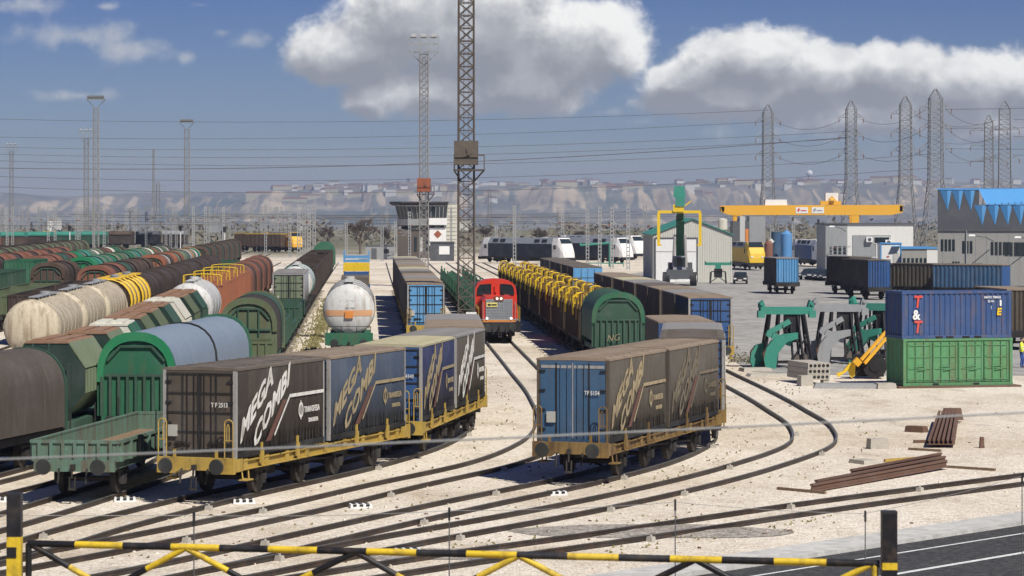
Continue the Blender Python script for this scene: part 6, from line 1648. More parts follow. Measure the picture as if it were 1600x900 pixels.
# ---------------------------------------------------------------- lifting gear on stands
def grapple(label, mat, x, yb, rz=0.0):
    d = dz(yb); t = thing('lifting_grapple', label, 'lifting grapple', (at(x,d),d,0), rz, 'piggyback lifting arms on stands')
    Z = 3.15
    for sx in (-1,1):
        mb = MB()
        for sy in (-1,1): mb.bar((sx*1.45,sy*.75,0),(sx*1.0,sy*.35,Z),.13)
        mb.bar((sx*1.4,-.72,.3),(sx*1.4,.72,.3),.1); mb.bar((sx*1.25,-.6,1.4),(sx*1.25,.6,1.4),.08); mb.bar((sx*1.42,-.72,.3),(sx*1.12,.5,2.2),.07)
        mb.build('stand_frame', M['black'], t)
    mb = MB(); mb.bar((-1.35,-.7,.35),(1.35,-.7,.35),.1); mb.bar((-1.3,.68,.35),(1.3,.68,.35),.1); mb.bar((.2,-.7,.4),(1.15,-.5,1.9),.08); mb.bar((.3,-.68,.4),(.2,-.4,2.6),.1); mb.build('brace', M['black'], t)
    mb = MB(); mb.box((0,0,Z+.2),(3.1,.8,.42)); mb.box((0,0,Z+.38),(2.9,.36,.08)); bm = mb.build('cross_beam', M[mat], t)
    for sx in (-1,1):
        mb = MB(); mb.prism([(sx*1.25,Z+.36),(sx*1.6,Z+.36),(sx*1.6,Z+.62),(sx*1.38,Z+.82),(sx*1.3,Z+.6)], 'y', -.3, .3); mb.tube((sx*1.48,-.4,Z+.6),(sx*1.48,.4,Z+.6),.1,0,10); mb.build('lug', M[mat], bm)
        mb = MB(); mb.box((sx*1.5,-.2,Z+.0),(.4,.5,.4)); mb.build('end_block', M[mat], bm)
    mb = MB(); mb.box((.35,0,2.55),(.9,.6,1.15)); mb.box((.5,.1,1.75),(.5,.4,.5)); mb.build('gear_box', M['black'], t)
    for sx in (-.55,.75):
        mb = MB()
        for sy in (-1,1): mb.bar((sx*1.25,sy*.85,.1),(sx*.8,sy*.3,Z),.11)
        mb.bar((sx*1.2,-.8,.8),(sx*1.0,.6,2.0),.07); mb.bar((sx*1.2,.8,.8),(sx*1.0,-.6,2.0),.07); mb.build('stand_frame', M['black'], t)
    for q in range(3):
        mb = MB(); mb.path([(.2+q*.12,-.3,2.9),(-.3+q*.1,-.62,2.5-q*.15),(-.2+q*.15,-.66,1.9),(.1+q*.1,-.6,1.6)], .03, 0, 6); mb.build('hose', M['black'], t)
    mb = MB(); mb.tube((.1,-.62,1.95),(-.75,-.62,1.2),.09,0,10); mb.tube((-.75,-.62,1.2),(-1.0,-.62,.95),.05,0,8); mb.build('hydraulic_cylinder', M['grey'], t)
    mb = MB(); mb.box((.75,-.3,.55),(1.0,.6,.5), top=(.8,.7)); mb.build('base_weight', M['mast_dark'], t)
    mb = MB(); mb.bar((-1.15,-.55,2.05),(.15,-.5,2.75),.2,0,.3); mb.bar((-.9,-.6,1.95),(.2,-.55,1.45),.22,0,.36); mb.tube((-1.1,-.75,2.0),(-1.1,-.3,2.0),.18,0,12); mb.build('link_arm', M[mat], t)
    for k, y in enumerate((-.75,.45)):
        pr = [(-1.35,0),(-.75,0),(-.62,.9),(-.1,1.55),(.55,1.75),(.55,2.1),(-.3,2.0),(-.95,1.65),(-1.3,1.2),(-1.45,.6)]
        if k: pr = [(u-.55,v*.92) for u,v in pr[:3]]+[(-1.0,1.25),(-1.3,1.45),(-1.75,1.3),(-2.0,.9),(-2.05,.4)]
        mb = MB(); mb.prism(pr, 'y', y-.24, y+.24); sh = mb.build('gripper_arm', M[mat], t)
        mb = MB(); mb.prism([(pr[0][0]-.02,-.0),(pr[0][0]+.12,0),(pr[0][0]+.02,1.15),(pr[0][0]-.14,.9)], 'y', y-.2, y+.2); mb.build('grip_pad', M['rust'], sh)
    return t
grapple('bright green lifting grapple on its black stand, left of the grey one', 'teal', 1228, 575, R(4)); grapple('grey lifting grapple on a black stand between two green ones', 'grey', 1311, 569, R(2)); grapple('green lifting grapple half hidden behind the stacked containers', 'teal', 1368, 566, R(-25))
d = dz(592); t = thing('lifting_boom', 'yellow lifting boom lying slanted against the blue and green stack', 'lifting boom', (at(1345,d),d,0))
mb = MB()
for o_ in (0,.35): mb.bar((.0+o_*.4,-.2-o_,1.05-o_*.5),(1.45+o_*.3,.6-o_,2.55-o_*.5),.12,0,.16)
mb.box((-.25,-.4,.95),(.35,.5,.4), ry=-.8); mb.build('boom', M['crane_yellow'], t)
mb = MB(); mb.prism([(-1.35,.3),(-1.0,.42),(-.65,.85),(-.3,.95),(-.35,.2),(-.55,.05),(-.72,.48),(-1.25,.1)], 'y', -.25,.05); mb.build('hook_plate', M['yellow_bright'], t)
mb = MB(); mb.tube((.75,-.2,.7),(.75,.25,.7),.65,0,22); mb.tube((.75,-.25,.7),(.75,-.2,.7),.3,0,16); mb.build('wheel', M['tyre'], t)
mb = MB(); mb.box((.5,.7,.7),(1.6,.8,1.2)); mb.build('counterweight', M['black'], t)
def slab_stack():
    d = dz(601); t = thing('slab_stack', 'stack of hollow concrete slabs with round holes in their ends', 'concrete slabs', (at(1279,d),d,0), R(14))
    for k in range(3):
        z = .55+k*.3
        if k == 0 and False: continue
        mb = MB(); mb.box((.02*k,1.6,z-.15),(1.25,3.2,.29)); sl_ = mb.build('slab', M['concrete'], t)
        mb = MB()
        for q in range(5): mb.tube((-.47+q*.235+.02*k,-.012,z-.15),(-.47+q*.235+.02*k,.0,z-.15),.088,0,14)
        mb.build('hole', M['black'], sl_)
    for x in (-.45,.45):
        mb = MB(); mb.box((x,.3,.12),(.3,.5,.25)); mb.build('bearer', M['concrete'], t)
slab_stack()
def lump(name, label, cat, x, yb, dim, rz, mat, group=None, top=(.93,.9)):
    d = dz(yb); mb = MB(); mb.box((0,0,dim[2]/2),dim, top=top); mb.box((dim[0]*.12,-dim[1]*.05,dim[2]*.9),(dim[0]*.7,dim[1]*.75,dim[2]*.24), top=(.8,.8)); o = mb.build(name, mat, None, (at(x,d),d,0), rz); return tag(o, label, cat, group)
lump('concrete_block', 'square concrete block under the front of the slab stack', 'concrete block', 1258, 603, (.7,.6,.55), .3, M['concrete']); lump('concrete_slab', 'long flat grey slab lying in front of the yellow boom', 'concrete slab', 1325, 606, (3.6,1.6,.22), -.1, M['concrete_grey'])
lump('concrete_slab', 'short concrete slab with holes beside the green container', 'concrete slab', 1383, 607, (1.0,1.0,.28), .1, M['concrete']); lump('concrete_slab', 'broken slab lying left below the green grapple', 'concrete slab', 1180, 580, (1.7,1.2,.2), .2, M['concrete'])
lump('concrete_block', 'lone brown grey concrete block on the gravel', 'concrete block', 1371, 701, (.75,.5,.4), .25, M['concrete']); lump('concrete_block', 'half sunk pale slab corner on the gravel', 'concrete block', 1350, 724, (.7,1.0,.14), .5, M['concrete'])
lump('steel_block', 'small dark iron stump standing right of the rusty rail pile', 'iron block', 1534, 700, (.18,.2,.42), .1, M['rust'], None, (.7,.7)); lump('steel_block', 'crooked dark iron piece left of the rail pile', 'iron block', 1432, 675, (.45,.9,.25), .9, M['rust'])
lump('concrete_pad', 'low pale pad left of the slab stack', 'concrete slab', 1212, 588, (3.2,1.2,.16), .12, M['concrete'])
# rusty rails
def rail_bar(mb, p, q, s=1.0, m=0):
    p, q = Vector(p), Vector(q)
    mb.bar(p+Vector((0,0,.02)), q+Vector((0,0,.02)), .15*s, m, .03*s); mb.bar(p+Vector((0,0,.08*s)), q+Vector((0,0,.08*s)), .03*s, m, .1*s); mb.bar(p+Vector((0,0,.15*s)), q+Vector((0,0,.15*s)), .08*s, m, .045*s)
d0, d1 = dz(700), dz(660); xa, xb = at(1452,d0), at(1468,d1)
for k in range(6):
    mb = MB(); rail_bar(mb, (xa+.17*k*1.05,d0,.12), (xb+.15*k,d1,.3), 1.25); o = mb.build('rusty_rail', M['rust']); tag(o, 'short rusty rail in the ribbed pile on the gravel', 'rail', 'rusty rails in the ribbed pile')
mb = MB(); mb.box((xb+.6,d1+.3,.35),(.9,.5,.5), top=(.8,.6)); mb.box((xa+.5,d0+2.5,.05),(1.5,.3,.1)); o = mb.build('rail_support', M['rust']); tag(o, 'rusty support block at the far end of the ribbed rail pile', 'support')
for k, (xa_, ya, xb_, yb_, lab) in enumerate([(1268,770,1478,733,'long rusty rail lying nearest in the loose bundle'),(1275,766,1476,729,'long rusty rail lying in the middle of the loose bundle'),(1330,751,1470,726,'shorter rusty rail lying at the back of the loose bundle')]):
    da, db = dz(ya), dz(yb_); mb = MB(); rail_bar(mb, (at(xa_,da),da,.03+.05*k), (at(xb_,db),db,.08+.05*k), 1.5); o = mb.build('rusty_rail', M['rust']); tag(o, lab, 'rail')
da = dz(722); mb = MB(); mb.bar((at(1382,da),da,.06),(at(1434,da+1),da+1,.06),.1); o = mb.build('painted_bar', M['yellow']); tag(o, 'yellow painted bar lying on the gravel', 'bar')
for k, (x0,y0,x1,y1) in enumerate([(1215,765,1290,772),(1420,703,1470,706),(1480,731,1555,736)]):
    da, db = dz(y0), dz(y1); mb = MB(); mb.bar((at(x0,da),da,.04),(at(x1,db),db,.04),.1); o = mb.build('timber_plank', M['wood']); tag(o, ['thin plank lying left of the loose rusty rails','thin plank lying below the ribbed rail pile','thin plank lying right of the loose rusty rails'][k], 'plank')
# reach stacker in front of the shed
d = 350; t = thing('reach_stacker', 'reach stacker with raised green boom and yellow spreader in front of the shed', 'reach stacker', (at(1062,d),d,0), R(-4))
mb = MB(); mb.box((0,2,1.4),(3.2,7.0,1.1)); mb.box((0,4.6,2.1),(3.0,2.2,1.3)); mb.box((-.9,-.9,1.2),(1.4,.6,.8)); mb.build('chassis', M['grey_dark'], t)
for sx in (-1,1):
    for y, r in ((-.8,.85),(4.2,.8)):
        mb = MB(); mb.tube((sx*1.25,y,r),(sx*2.05,y,r),r,0,22); wh = mb.build('wheel', M['tyre'], t); mb = MB(); mb.tube((sx*2.05,y,r),(sx*2.08,y,r),r*.5,0,16); mb.build('rim', M['white'], wh)
mb = MB(); mb.box((0,1.2,2.75),(1.6,1.7,1.7), top=(.88,.8)); cb = mb.build('cab', M['grey'], t); mb = MB(); mb.box((0,.36,2.9),(1.35,.08,1.1)); mb.build('windscreen', GLASS, cb)
zt = zz(297,d); mb = MB(); P0, P1 = Vector((0,4.8,3.2)), Vector((.1,-2.6,zt)); mb.bar(P0, P0.lerp(P1,.6), 1.0, 0, 1.2); bo = mb.build('boom', M['green'], t); mb = MB(); mb.bar(P0.lerp(P1,.58), P1, .78, 0, .9); mb.build('boom_extension', M['green_dark'], t)
mb = MB(); mb.box((0,-2.7,zt-.2),(1.5,1.2,1.3), top=(.8,.8)); mb.box((.1,-2.9,zt-1.4),(1.1,.9,1.2)); mb.build('boom_head', M['teal'], t)
for sx in (-1,1): 
    mb = MB(); mb.tube((sx*.8,1.0,2.2),(sx*.6,1.3,6.2),.18,0,10); mb.build('lift_cylinder', M['steel_post'], t)
zb = zz(331,d); mb = MB(); mb.box((.0,-2.9,zb),(5.2,.35,.35)); mb.box((-.1,-3.0,zb+.45),(1.3,.5,.9)); mb.bar((.6,-3,zb+.7),(1.4,-3,zb+1.3),.15); sp_ = mb.build('spreader', M['yellow_bright'], t)
for sx in (-1,1):
    mb = MB(); mb.box((sx*2.5,-2.9,zb-2.1),(.35,.4,3.9)); mb.box((sx*2.4,-2.9,zb-4.0),(.5,.6,.2)); mb.build('grapple_leg', M['yellow_bright'], sp_)
d = dz(443.5); t = thing('spreader_stand', 'small green spreader beam on a black trestle by the shed', 'spreader', (at(1122,d),d,0))
mb = MB(); mb.box((0,0,2.5),(3.3,.5,.36)); mb.box((0,0,2.1),(.7,.5,.5)); mb.box((-1.6,0,2.65),(.12,.5,.4)); mb.box((1.6,0,2.65),(.12,.5,.4)); mb.build('beam', M['teal'], t)
mb = MB(); mb.box((0,0,1.35),(1.0,.7,1.1))
for sx in (-1,1): mb.bar((sx*1.0,-.5,0),(sx*.9,-.5,1.5),.13); mb.bar((sx*1.0,.5,0),(sx*.9,.5,1.5),.13); mb.bar((sx*.9,-.5,1.5),(0,-.4,1.7),.12); mb.bar((sx*1.0,-.5,.2),(0,-.4,.9),.1)
mb.build('trestle', M['black'], t)
d = dz(417); t = thing('loading_arm', 'green overhead pipe arm on a post behind the containers', 'loading arm', (at(953,d),d,0))
mb = MB(); mb.tube((0,0,0),(0,0,4.0),.22,0,10); mb.tube((.4,0,3.9),(-4.8,0,3.5),.18,0,10); mb.tube((-4.8,0,3.5),(-4.8,0,3.9),.14,0,8); mb.build('pipe', M['teal'], t); mb = MB(); mb.bar((-3.5,0,.6),(2.2,0,.6),.15); mb.bar((-3.5,0,.0),(-3.5,0,.6),.12); mb.bar((2.2,0,0),(2.2,0,.6),.12); mb.build('guard_rail', M['teal'], t)
# cars
def car(label, body, x, yb, rz, group='parked cars'):
    d = dz(yb); t = thing('parked_car', label, 'car', (at(x,d),d,.02), rz, group)
    w = .86; prof = [(-2.1,.35),(-2.15,.62),(-2.0,.84),(-1.15,.95),(-.45,1.42),(.9,1.45),(1.75,1.0),(2.1,.92),(2.12,.4)]
    mb = MB(); rings = []
    for k, (x_, s) in enumerate([(-w,.93),(-w*.96,1.0),(w*.96,1.0),(w,.93)]):
        rings.append([(x_*(1 if z < 1.0 else .84), y*s, .35+(z-.35)*s) for y,z in prof])
    mb.loft(rings, 0, False); bo = mb.build('body', M[body], t)
    mb = MB(); mb.quad((-.66,-1.13,1.0),(.66,-1.13,1.0),(.6,-.5,1.4),(-.6,-.5,1.4)); mb.M = Matrix.Translation((0,-.02,.02)); mb.build('windscreen', GLASS, bo)
    for sx in (-1,1):
        mb = MB(); mb.prism([(-.9,1.0),(1.4,1.0),(.8,1.38),(-.4,1.38)], 'x', sx*.77, sx*.79); mb.build('side_window', GLASS, bo)
        mb = MB(); mb.box((sx*.62,-2.1,.68),(.34,.1,.16)); mb.build('headlight', M['white'], bo)
        for y in (-1.35,1.3):
            mb = MB(); mb.tube((sx*.68,y,.31),(sx*.88,y,.31),.31,0,16); wh = mb.build('wheel', M['tyre'], t); mb = MB(); mb.tube((sx*.88,y,.31),(sx*.89,y,.31),.19,0,12); mb.build('rim', M['silver'], wh)
    mb = MB(); mb.box((0,-2.15,.5),(.5,.04,.12)); mb.build('number_plate', M['white'], bo)
    return t
car('black car parked at the corner of the cream shed', 'black_gloss', 1157, 443.5, R(-6), None)
c1 = car('dark car in the row parked behind the wagons, leftmost', 'navy', 1266, 437, R(-28))
for k, x in enumerate((1274,1282,1290,1298)):
    d = dz(437+k*.6); dup(c1, (at(x,d),d,.02), R(-28), 'dark car in the parked row, %s from its left end' % ORD[k+1])
car('pale car half hidden beyond the blue ended container', 'white', 1424, 462, R(30), None); car('dark blue car beside the pale one by the annex', 'navy', 1442, 461, R(20), None)
# ---------------------------------------------------------------- person in hi-vis at the right edge
def person():
    d = dz(575); t = thing('person', 'person in a yellow hi-vis jacket and blue trousers at the right edge', 'person', (at(1596,d),d,0), R(70))
    J = {'pel':(0,0,.98),'ch':(0,-.02,1.28),'nk':(0,-.01,1.5),'hd':(0,-.03,1.6),
         'lh':(-.1,0,.92),'lk':(-.11,-.03,.5),'la':(-.12,.02,.09),'lt':(-.12,-.14,.04),'rh':(.1,0,.92),'rk':(.12,-.1,.5),'ra':(.13,-.04,.09),'rt':(.13,-.2,.04),
         'ls':(-.19,-.01,1.44),'le':(-.25,-.02,1.16),'lw':(-.22,-.18,.98),'rs':(.19,-.01,1.44),'re':(.25,.02,1.16),'rw':(.24,-.1,.92)}
    rad = {'pel':.15,'ch':.17,'nk':.06,'hd':.06,'lh':.1,'lk':.068,'la':.05,'lt':.04,'rh':.1,'rk':.068,'ra':.05,'rt':.04,'ls':.07,'le':.05,'lw':.035,'rs':.07,'re':.05,'rw':.035}
    E_ = [('pel','ch'),('ch','nk'),('nk','hd'),('pel','lh'),('lh','lk'),('lk','la'),('la','lt'),('pel','rh'),('rh','rk'),('rk','ra'),('ra','rt'),('ch','ls'),('ls','le'),('le','lw'),('ch','rs'),('rs','re'),('re','rw')]
    V_ = [list(J.values()), [rad[k] for k in J]]; names = list(J); edges = [(names.index(a),names.index(b)) for a,b in E_]
    for s, w in (('l','lw'),('r','rw')):           # five curled fingers on each hand
        b = Vector(J[w]); dirv = (b-Vector(J[s+'e'])).normalized(); sx = -1 if s == 'l' else 1
        pv = b + dirv*.08; V_[0].append(tuple(pv)); V_[1].append(.032); pi_ = len(V_[0])-1; edges.append((names.index(w), pi_))
        for f in range(5):
            off_ = Vector((sx*.004,-.03+.02*f,0)); ln = (.06,.075,.08,.075,.055)[f]
            a = pv+off_+dirv*ln*.5; c = pv+off_+dirv*ln+Vector((-sx*.025,0,0))
            if f == 4: a = pv+Vector((-sx*.03,-.03,-.02)); c = a+dirv*.05
            V_[0] += [tuple(a), tuple(c)]; V_[1] += [.011,.009]; edges += [(pi_, len(V_[0])-2),(len(V_[0])-2,len(V_[0])-1)]
    me = bpy.data.meshes.new('body'); me.from_pydata(V_[0], edges, [])
    o = bpy.data.objects.new('body', me); COL.objects.link(o)
    sk = o.modifiers.new('s','SKIN'); 
    for i, r in enumerate(V_[1]): me.skin_vertices[0].data[i].radius = (r,r); me.skin_vertices[0].data[i].use_root = (i == 0)
    o.modifiers.new('b','SUBSURF').levels = 1
    bpy.context.view_layer.update(); dg = bpy.context.evaluated_depsgraph_get(); me2 = bpy.data.meshes.new_from_object(o.evaluated_get(dg)); bpy.data.objects.remove(o)
    for m_ in (M['skin'], M['hv_yellow'], M['blue_cloth'], M['black']): me2.materials.append(m_)
    # head joined into the same mesh
    import bmesh
    bm = bmesh.new(); bm.from_mesh(me2)
    hr = bmesh.ops.create_uvsphere(bm, u_segments=16, v_segments=12, radius=1.0)
    for v in hr['verts']:
        n = v.co.copy(); v.co = Vector((n.x*.08, n.y*.1-.03-(.02 if n.z < -.2 and n.y < 0 else 0), n.z*.12+1.66))
    for s_ in ((0,-.135,1.645,.016),(-.085,-.02,1.65,.02),(.085,-.02,1.65,.02)):
        q = bmesh.ops.create_uvsphere(bm, u_segments=8, v_segments=6, radius=s_[3])
        for v in q['verts']: v.co += Vector(s_[:3])
    for f in bm.faces:
        c = f.calc_center_median(); f.smooth = True
        f.material_index = 0 if (c.z > 1.5) else (3 if c.z < .1 else (2 if c.z < .95 and abs(c.x) < .2 and c.y > -.17 else (0 if abs(c.x) > .19 and c.z < 1.0 else 1)))
    bm.to_mesh(me2); bm.free()
    b = bpy.data.objects.new('body', me2); COL.objects.link(b); b.parent = t
    mb = MB(); rings = []
    for k in range(5):
        a = k/4*math.pi/2; rings.append([(.088*math.cos(a)*math.cos(j*math.pi/8), .108*math.cos(a)*math.sin(j*math.pi/8)-.015, 1.68+.115*math.sin(a)) for j in range(16)])
    mb.loft(rings, 0, True); mb.build('hair', M['hair'], t)
    for sx in (-1,1):
        mb = MB(); mb.tube((sx*.033,-.128,1.665),(sx*.033,-.118,1.665),.012,0,8); mb.build('eye', M['black'], t)
    mb = MB(); mb.box((0,-.128,1.595),(.045,.012,.01)); mb.build('mouth', M['red_brown'], t)
    mb = MB(); n = 18
    for z in (1.08,1.22): mb.loft([[(.185*math.cos(2*math.pi*j/n),.15*math.sin(2*math.pi*j/n)-.01,z+dz_) for j in range(n)] for dz_ in (0,.05)], 0, True, True, False)
    mb.build('reflective_band', M['white'], t)
person()
# ---------------------------------------------------------------- vegetation
def bare_tree(label, x, d, h, seed, spread=1.0):
    rn = random.Random(seed); t = thing('tree', label, 'tree', (at(x,d),d,0), 0, 'bare winter trees behind the yard'); tb, cr = MB(), MB()
    def grow(p, dv, ln, r, lv):
        q = p + dv*ln; (tb if lv < 2 else cr).tube(p, q, r, 0, 5, r*.7, False)
        if lv >= 5: return
        for k in range((4 if lv > 2 else 3) if lv else 5):
            v = (dv + Vector((rn.uniform(-1,1)*spread, rn.uniform(-1,1)*spread, rn.uniform(-.25,.6)))*(.75 if lv else .9)).normalized()
            grow(p.lerp(q, rn.uniform(.55,1)), v, ln*rn.uniform(.62,.82), max(.06, r*.62), lv+1)
    grow(Vector((0,0,0)), Vector((rn.uniform(-.06,.06),0,1)), h*.27, h*.024, 0)
    tb.build('trunk', M['bark'], t); cr.build('crown', M['bark'], t)
bare_tree('wide bare tree with twiggy crown left of the control tower', 563, 600, 10.8, 3, 1.15); bare_tree('smaller bare tree half hidden left of the control tower', 600, 690, 6.8, 8); bare_tree('thin bare tree above the mint ringed tank', 512, 720, 7.0, 12)
bare_tree('bare tree at centre right of the lattice mast', 757, 760, 6.5, 15); bare_tree('bare thicket tree behind the dark locomotives', 845, 700, 6.4, 19, 1.2); bare_tree('small bare tree behind the white cab locomotives', 905, 720, 6.0, 23, 1.2)
fol = ground_mat('scrub_leaves', [(.2,(.1,.09,.065)),(.5,(.17,.15,.11)),(.8,(.26,.23,.17))], 2.0, .1, bumps=.1)
rn = random.Random(11); mb = MB()
for i in range(300):
    d = rn.uniform(820,2300) if i % 3 else rn.uniform(700,900); x = rn.uniform(-.2,.2)*d; s = rn.uniform(1.2,3.6)*(1.25 if d > 1200 else .8); z0 = plain_z(d)
    for k in range(26):
        c = Vector((x+rn.gauss(0,s*1.6), d+rn.gauss(0,s), z0+abs(rn.gauss(.45,.4))*s))
        a, b = Vector((rn.gauss(0,1),rn.gauss(0,1),rn.gauss(0,1))).normalized()*s*.34, Vector((rn.gauss(0,1),rn.gauss(0,1),rn.gauss(0,1))).normalized()*s*.34
        mb.add([c-a,c+b,c+a*.8,c-b*.9], [(0,1,2),(0,2,3)])
o = mb.build('scrub', fol); tag(o, 'brown winter scrub scattered over the plain behind the yard', None, None, 'stuff')
mb = MB()
for i in range(160):
    d = dz(566)+rn.gauss(0,1.2); x = at(1172,168)+rn.gauss(0,.55); c = Vector((x,d,abs(rn.gauss(0,.25)))); a = Vector((rn.gauss(0,1),rn.gauss(0,1),rn.gauss(0,1))).normalized()*.16; b = Vector((rn.gauss(0,1),rn.gauss(0,1),rn.gauss(0,1))).normalized()*.12
    mb.add([c-a,c+b,c+a], [(0,1,2)])
o = mb.build('shrub', fol); tag(o, 'dark low shrub at the corner of the apron left of the green grapple', 'shrub')
# ---------------------------------------------------------------- town on the escarpment
rn = random.Random(21); MT = ['wall_white','roof_tan','wall_cream','roof_cream']
protos = []
for k in range(4):
    t = thing('town_house', 'small pale house of the town strung along the escarpment', 'house', (0,0,0), 0, 'houses of the town on the escarpment')
    w = (14,24,18,40)[k]; h = (9,8,14,10)[k]; mb = MB(); mb.box((0,0,h/2-4),(w,12,h+8)); mb.build('wall', M[MT[k]], t)
    mb = MB(); mb.prism([(-w/2-.5,h),(w/2+.5,h),(w/2-2,h+3),(-w/2+2,h+3)], 'y', -6.5, 6.5); mb.build('roof', M[('red_brown','roof_tan','roof_grey','rust_orange')[k]], t); protos.append(t)
used = set()
for i in range(240):
    r_ = rn.random(); px = rn.gauss(600,70) if r_ < .3 else (rn.uniform(900,1620) if r_ < .75 else rn.uniform(420,1000)); d = rn.uniform(7650,8150); x = at(px,d); k = rn.randrange(4)
    o = protos[k] if k not in used else copy_tree(protos[k]); used.add(k)
    sc = rn.uniform(.8,1.7); o.location = (x,d,hill_z(x,d)-1.5); o.rotation_euler = (0,0,rn.uniform(-.5,.5)); o.scale = (sc,sc,sc*.8)
for o in list(bpy.data.objects):
    if o.name.startswith('town_house') and o.location.length < 10: o.location = (at(700,8000),8000,hill_z(at(700,8000),8000))
d = 8200; x = at(1265,d); zb = hill_z(x,d); zt_ = zz(271,d); t = thing('radar_dome', 'white radar dome on a stalk above the escarpment', 'radar dome', (x,d,zb))
mb = MB(); mb.tube((0,0,-3),(0,0,zt_-zb-7),4.5,0,14); mb.build('stalk', M['grey_light'], t)
mb = MB(); rings = [[(9.5*math.sin(math.pi*k/10)*math.cos(2*math.pi*j/18),9.5*math.sin(math.pi*k/10)*math.sin(2*math.pi*j/18),zt_-zb-9.5*math.cos(math.pi*k/10)) for j in range(18)] for k in range(11)]; mb.loft(rings, 0, True); mb.build('dome', M['white'], t)
t = thing('tower_block', 'lone dark tower block on the escarpment skyline', 'tower block', (at(638,8200),8200,hill_z(at(638,8200),8200)-2)); mb = MB(); mb.box((0,0,12),(9,9,30)); mb.build('wall', M['grey_dark'], t); mb = MB(); mb.box((0,0,27.5),(6,6,2)); mb.build('roof', M['grey'], t)
t = thing('long_building', 'long pale building on the skyline right of the tall mast', 'building', (at(740,8300),8300,hill_z(at(740,8300),8300)-2)); mb = MB(); mb.box((0,0,6),(150,20,14)); mb.build('wall', M['wall_white'], t); mb = MB(); mb.box((0,0,13.4),(152,21,1)); mb.build('roof', M['roof_grey'], t)
# far sheds on the plain
for k, (x, yb, w, h, m_, lab) in enumerate([(335,353,40,7,'grey','far grey blue shed left of the orange locomotive'),(85,350,30,6,'wall_white','far white shed at left'),(205,352,30,10,'silver','far pale blue block at left'),(480,356,44,6,'grey_light','far grey shed at centre left'),(720,356,60,6,'wall_cream','far cream shed at centre'),(890,354,60,5,'roof_tan','far tan shed behind the locomotives')]):
    d = 1250+k*90; t = thing('far_shed', lab, 'shed', (at(x,d),d,plain_z(d)-.5)); mb = MB(); mb.box((0,0,h/2),(w*d/F*.55,12,h)); mb.build('wall', M[m_], t); mb = MB(); mb.prism([(-w*d/F*.28,h),(w*d/F*.28,h),(0,h+1.2)], 'y', -6.2, 6.2); mb.build('roof', M['roof_grey'], t)
# ---------------------------------------------------------------- foreground: bank, barrier, fence, cable
mb = MB(); prof = [(-30,4.7),(33,4.7),(35,4.35),(44,2.6),(58,.15),(64,-.1),(64,-.6),(-30,-.6)]
A = [(-40,y,z) for y,z in prof]; B = [(40,y,z) for y,z in prof]; mb.loft([A,B],0,False)
o = mb.build('bank', earth); tag(o, 'earth bank in front of the tracks carrying the striped barrier', None, None, 'structure')
t = thing('barrier', 'black and yellow striped lattice barrier across the foreground', 'barrier', (0,0,0))
PL, PR = Vector((at(23,30),30,0)), Vector((at(1389,28.3),28.3,0)); zl = zz(845,30); BY = [M['barrier_black'], M['barrier_yellow']]
def striped(mb, a, b, r, L0, start):
    a, b = Vector(a), Vector(b); ln = (b-a).length; n = max(1, round(ln/L0))
    for k in range(n): mb.tube(a.lerp(b,k/n), a.lerp(b,(k+1)/n), r, (start+k)%2, 12)
ztop = lambda k: zl - .05*k*0
P = lambda px, z: (lambda k: PL.lerp(PR,k)+Vector((0,0,z)))((px-23)/(1389-23))
mb = MB(); striped(mb, P(45,5.75), P(1375,5.74), .036, .527, 0); mb.build('top_rail', BY, t)
mb = MB(); striped(mb, P(45,5.28), P(1375,5.27), .036, .527, 1); mb.build('bottom_rail', BY, t)
pk = [50,303,575,830,1100,1365]
for i in range(5):
    m_ = (pk[i]+pk[i+1])/2
    mb = MB(); striped(mb, P(pk[i],5.74), P(m_,5.29), .032, .5, 0 if i % 2 == 0 else 1); mb.build('diagonal', BY, t)
    mb = MB(); striped(mb, P(m_,5.29), P(pk[i+1],5.74), .032, .5, 0 if i % 2 == 0 else 1); mb.build('diagonal', BY, t)
mb = MB(); mb.tube(P(46,4.7), P(46,5.75), .034, 0, 12); mb.build('upright', BY, t); mb = MB(); mb.tube(P(1368,4.7), P(1368,5.73), .034, 1, 12); mb.build('upright', BY, t)
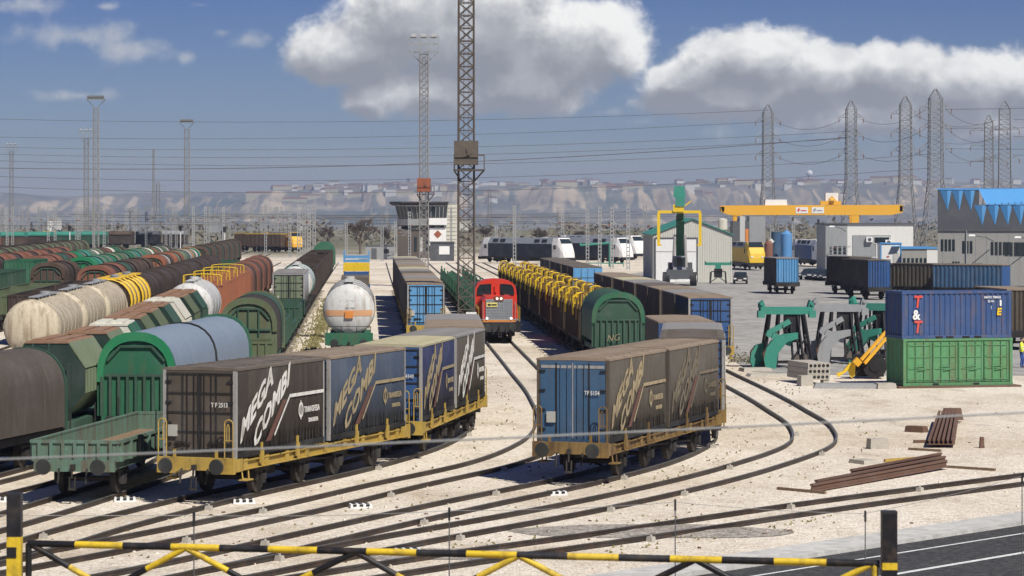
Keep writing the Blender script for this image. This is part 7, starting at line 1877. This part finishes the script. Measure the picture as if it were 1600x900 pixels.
def bpost(c, zt, segs, label):
    t = thing('barrier_post', label, 'post', (c.x,c.y,0)); mb = MB(); z = 4.6
    for h_, m_ in segs: mb.box((0,0,(z+h_)/2),(.147,.147,h_-z), m_); z = h_
    mb.build('post', BY, t); mb = MB(); mb.box((0,0,z+.012),(.15,.15,.024)); mb.build('cap', M['black'], t)
    return t
q = bpost(PL, 0, [(5.82,1),(6.25,0)], 'square barrier post at left, black above and yellow below'); mb = MB(); mb.box((-.02,-.076,5.66),(.1,.012,.11)); mb.build('patch', M['black'], q)
bpost(PR, 0, [(5.69,0),(5.76,1),(6.24,0)], 'square black barrier post at right with a yellow band')
fp = [(303,800,33.5),(702,793,36.5),(1055,780,40),(1352,798,42),(1597,740,47)]; tops = []
bank_z = lambda y: 4.7 if y < 33 else (4.35+(y-35)*(2.6-4.35)/9 if y > 35 else 4.7-.35*(y-33)/2)
for i, (x, y, d) in enumerate(fp):
    t = thing('fence_post', ['thin dark fence post below the brown doored container','thin dark fence post left of centre','thin dark fence post among the curving rails','thin dark fence post beside the barrier end','thin dark fence post at the right edge'][i], 'fence post', (at(x,d),d,0)); zt = zz(y,d); zb = (bank_z(d) if d <= 44 else 2.6+(d-44)*(.15-2.6)/14)-.2
    mb = MB(); mb.tube((0,0,zb),(0,0,zt),.008,0,8); mb.build('rod', M['grey_dark'], t); mb = MB(); mb.box((0,0,zt-.08),(.03,.03,.16)); mb.build('clip', M['black'], t); tops.append(Vector((at(x,d),d,zt-.04)))
for i in range(4): wire('fence_wire', 'fine fence wire strung between the thin posts', 'fence wire', tops[i], tops[i+1], .03, .004, M['galv'], 'fence wires', 8)
wire('fence_wire', 'fine fence wire strung between the thin posts', 'fence wire', (tops[0].x-6,31,zz(793,31)), tops[0], .03, .004, M['galv'], 'fence wires', 8)
wire('cable', 'blurred pale grey cable hanging across the picture close to us', 'cable', (at(-500,12.5),12.5,zz(736,12.5)), (at(2100,12),12,zz(617,12)), .02, .0048, M['galv'], None, 30)
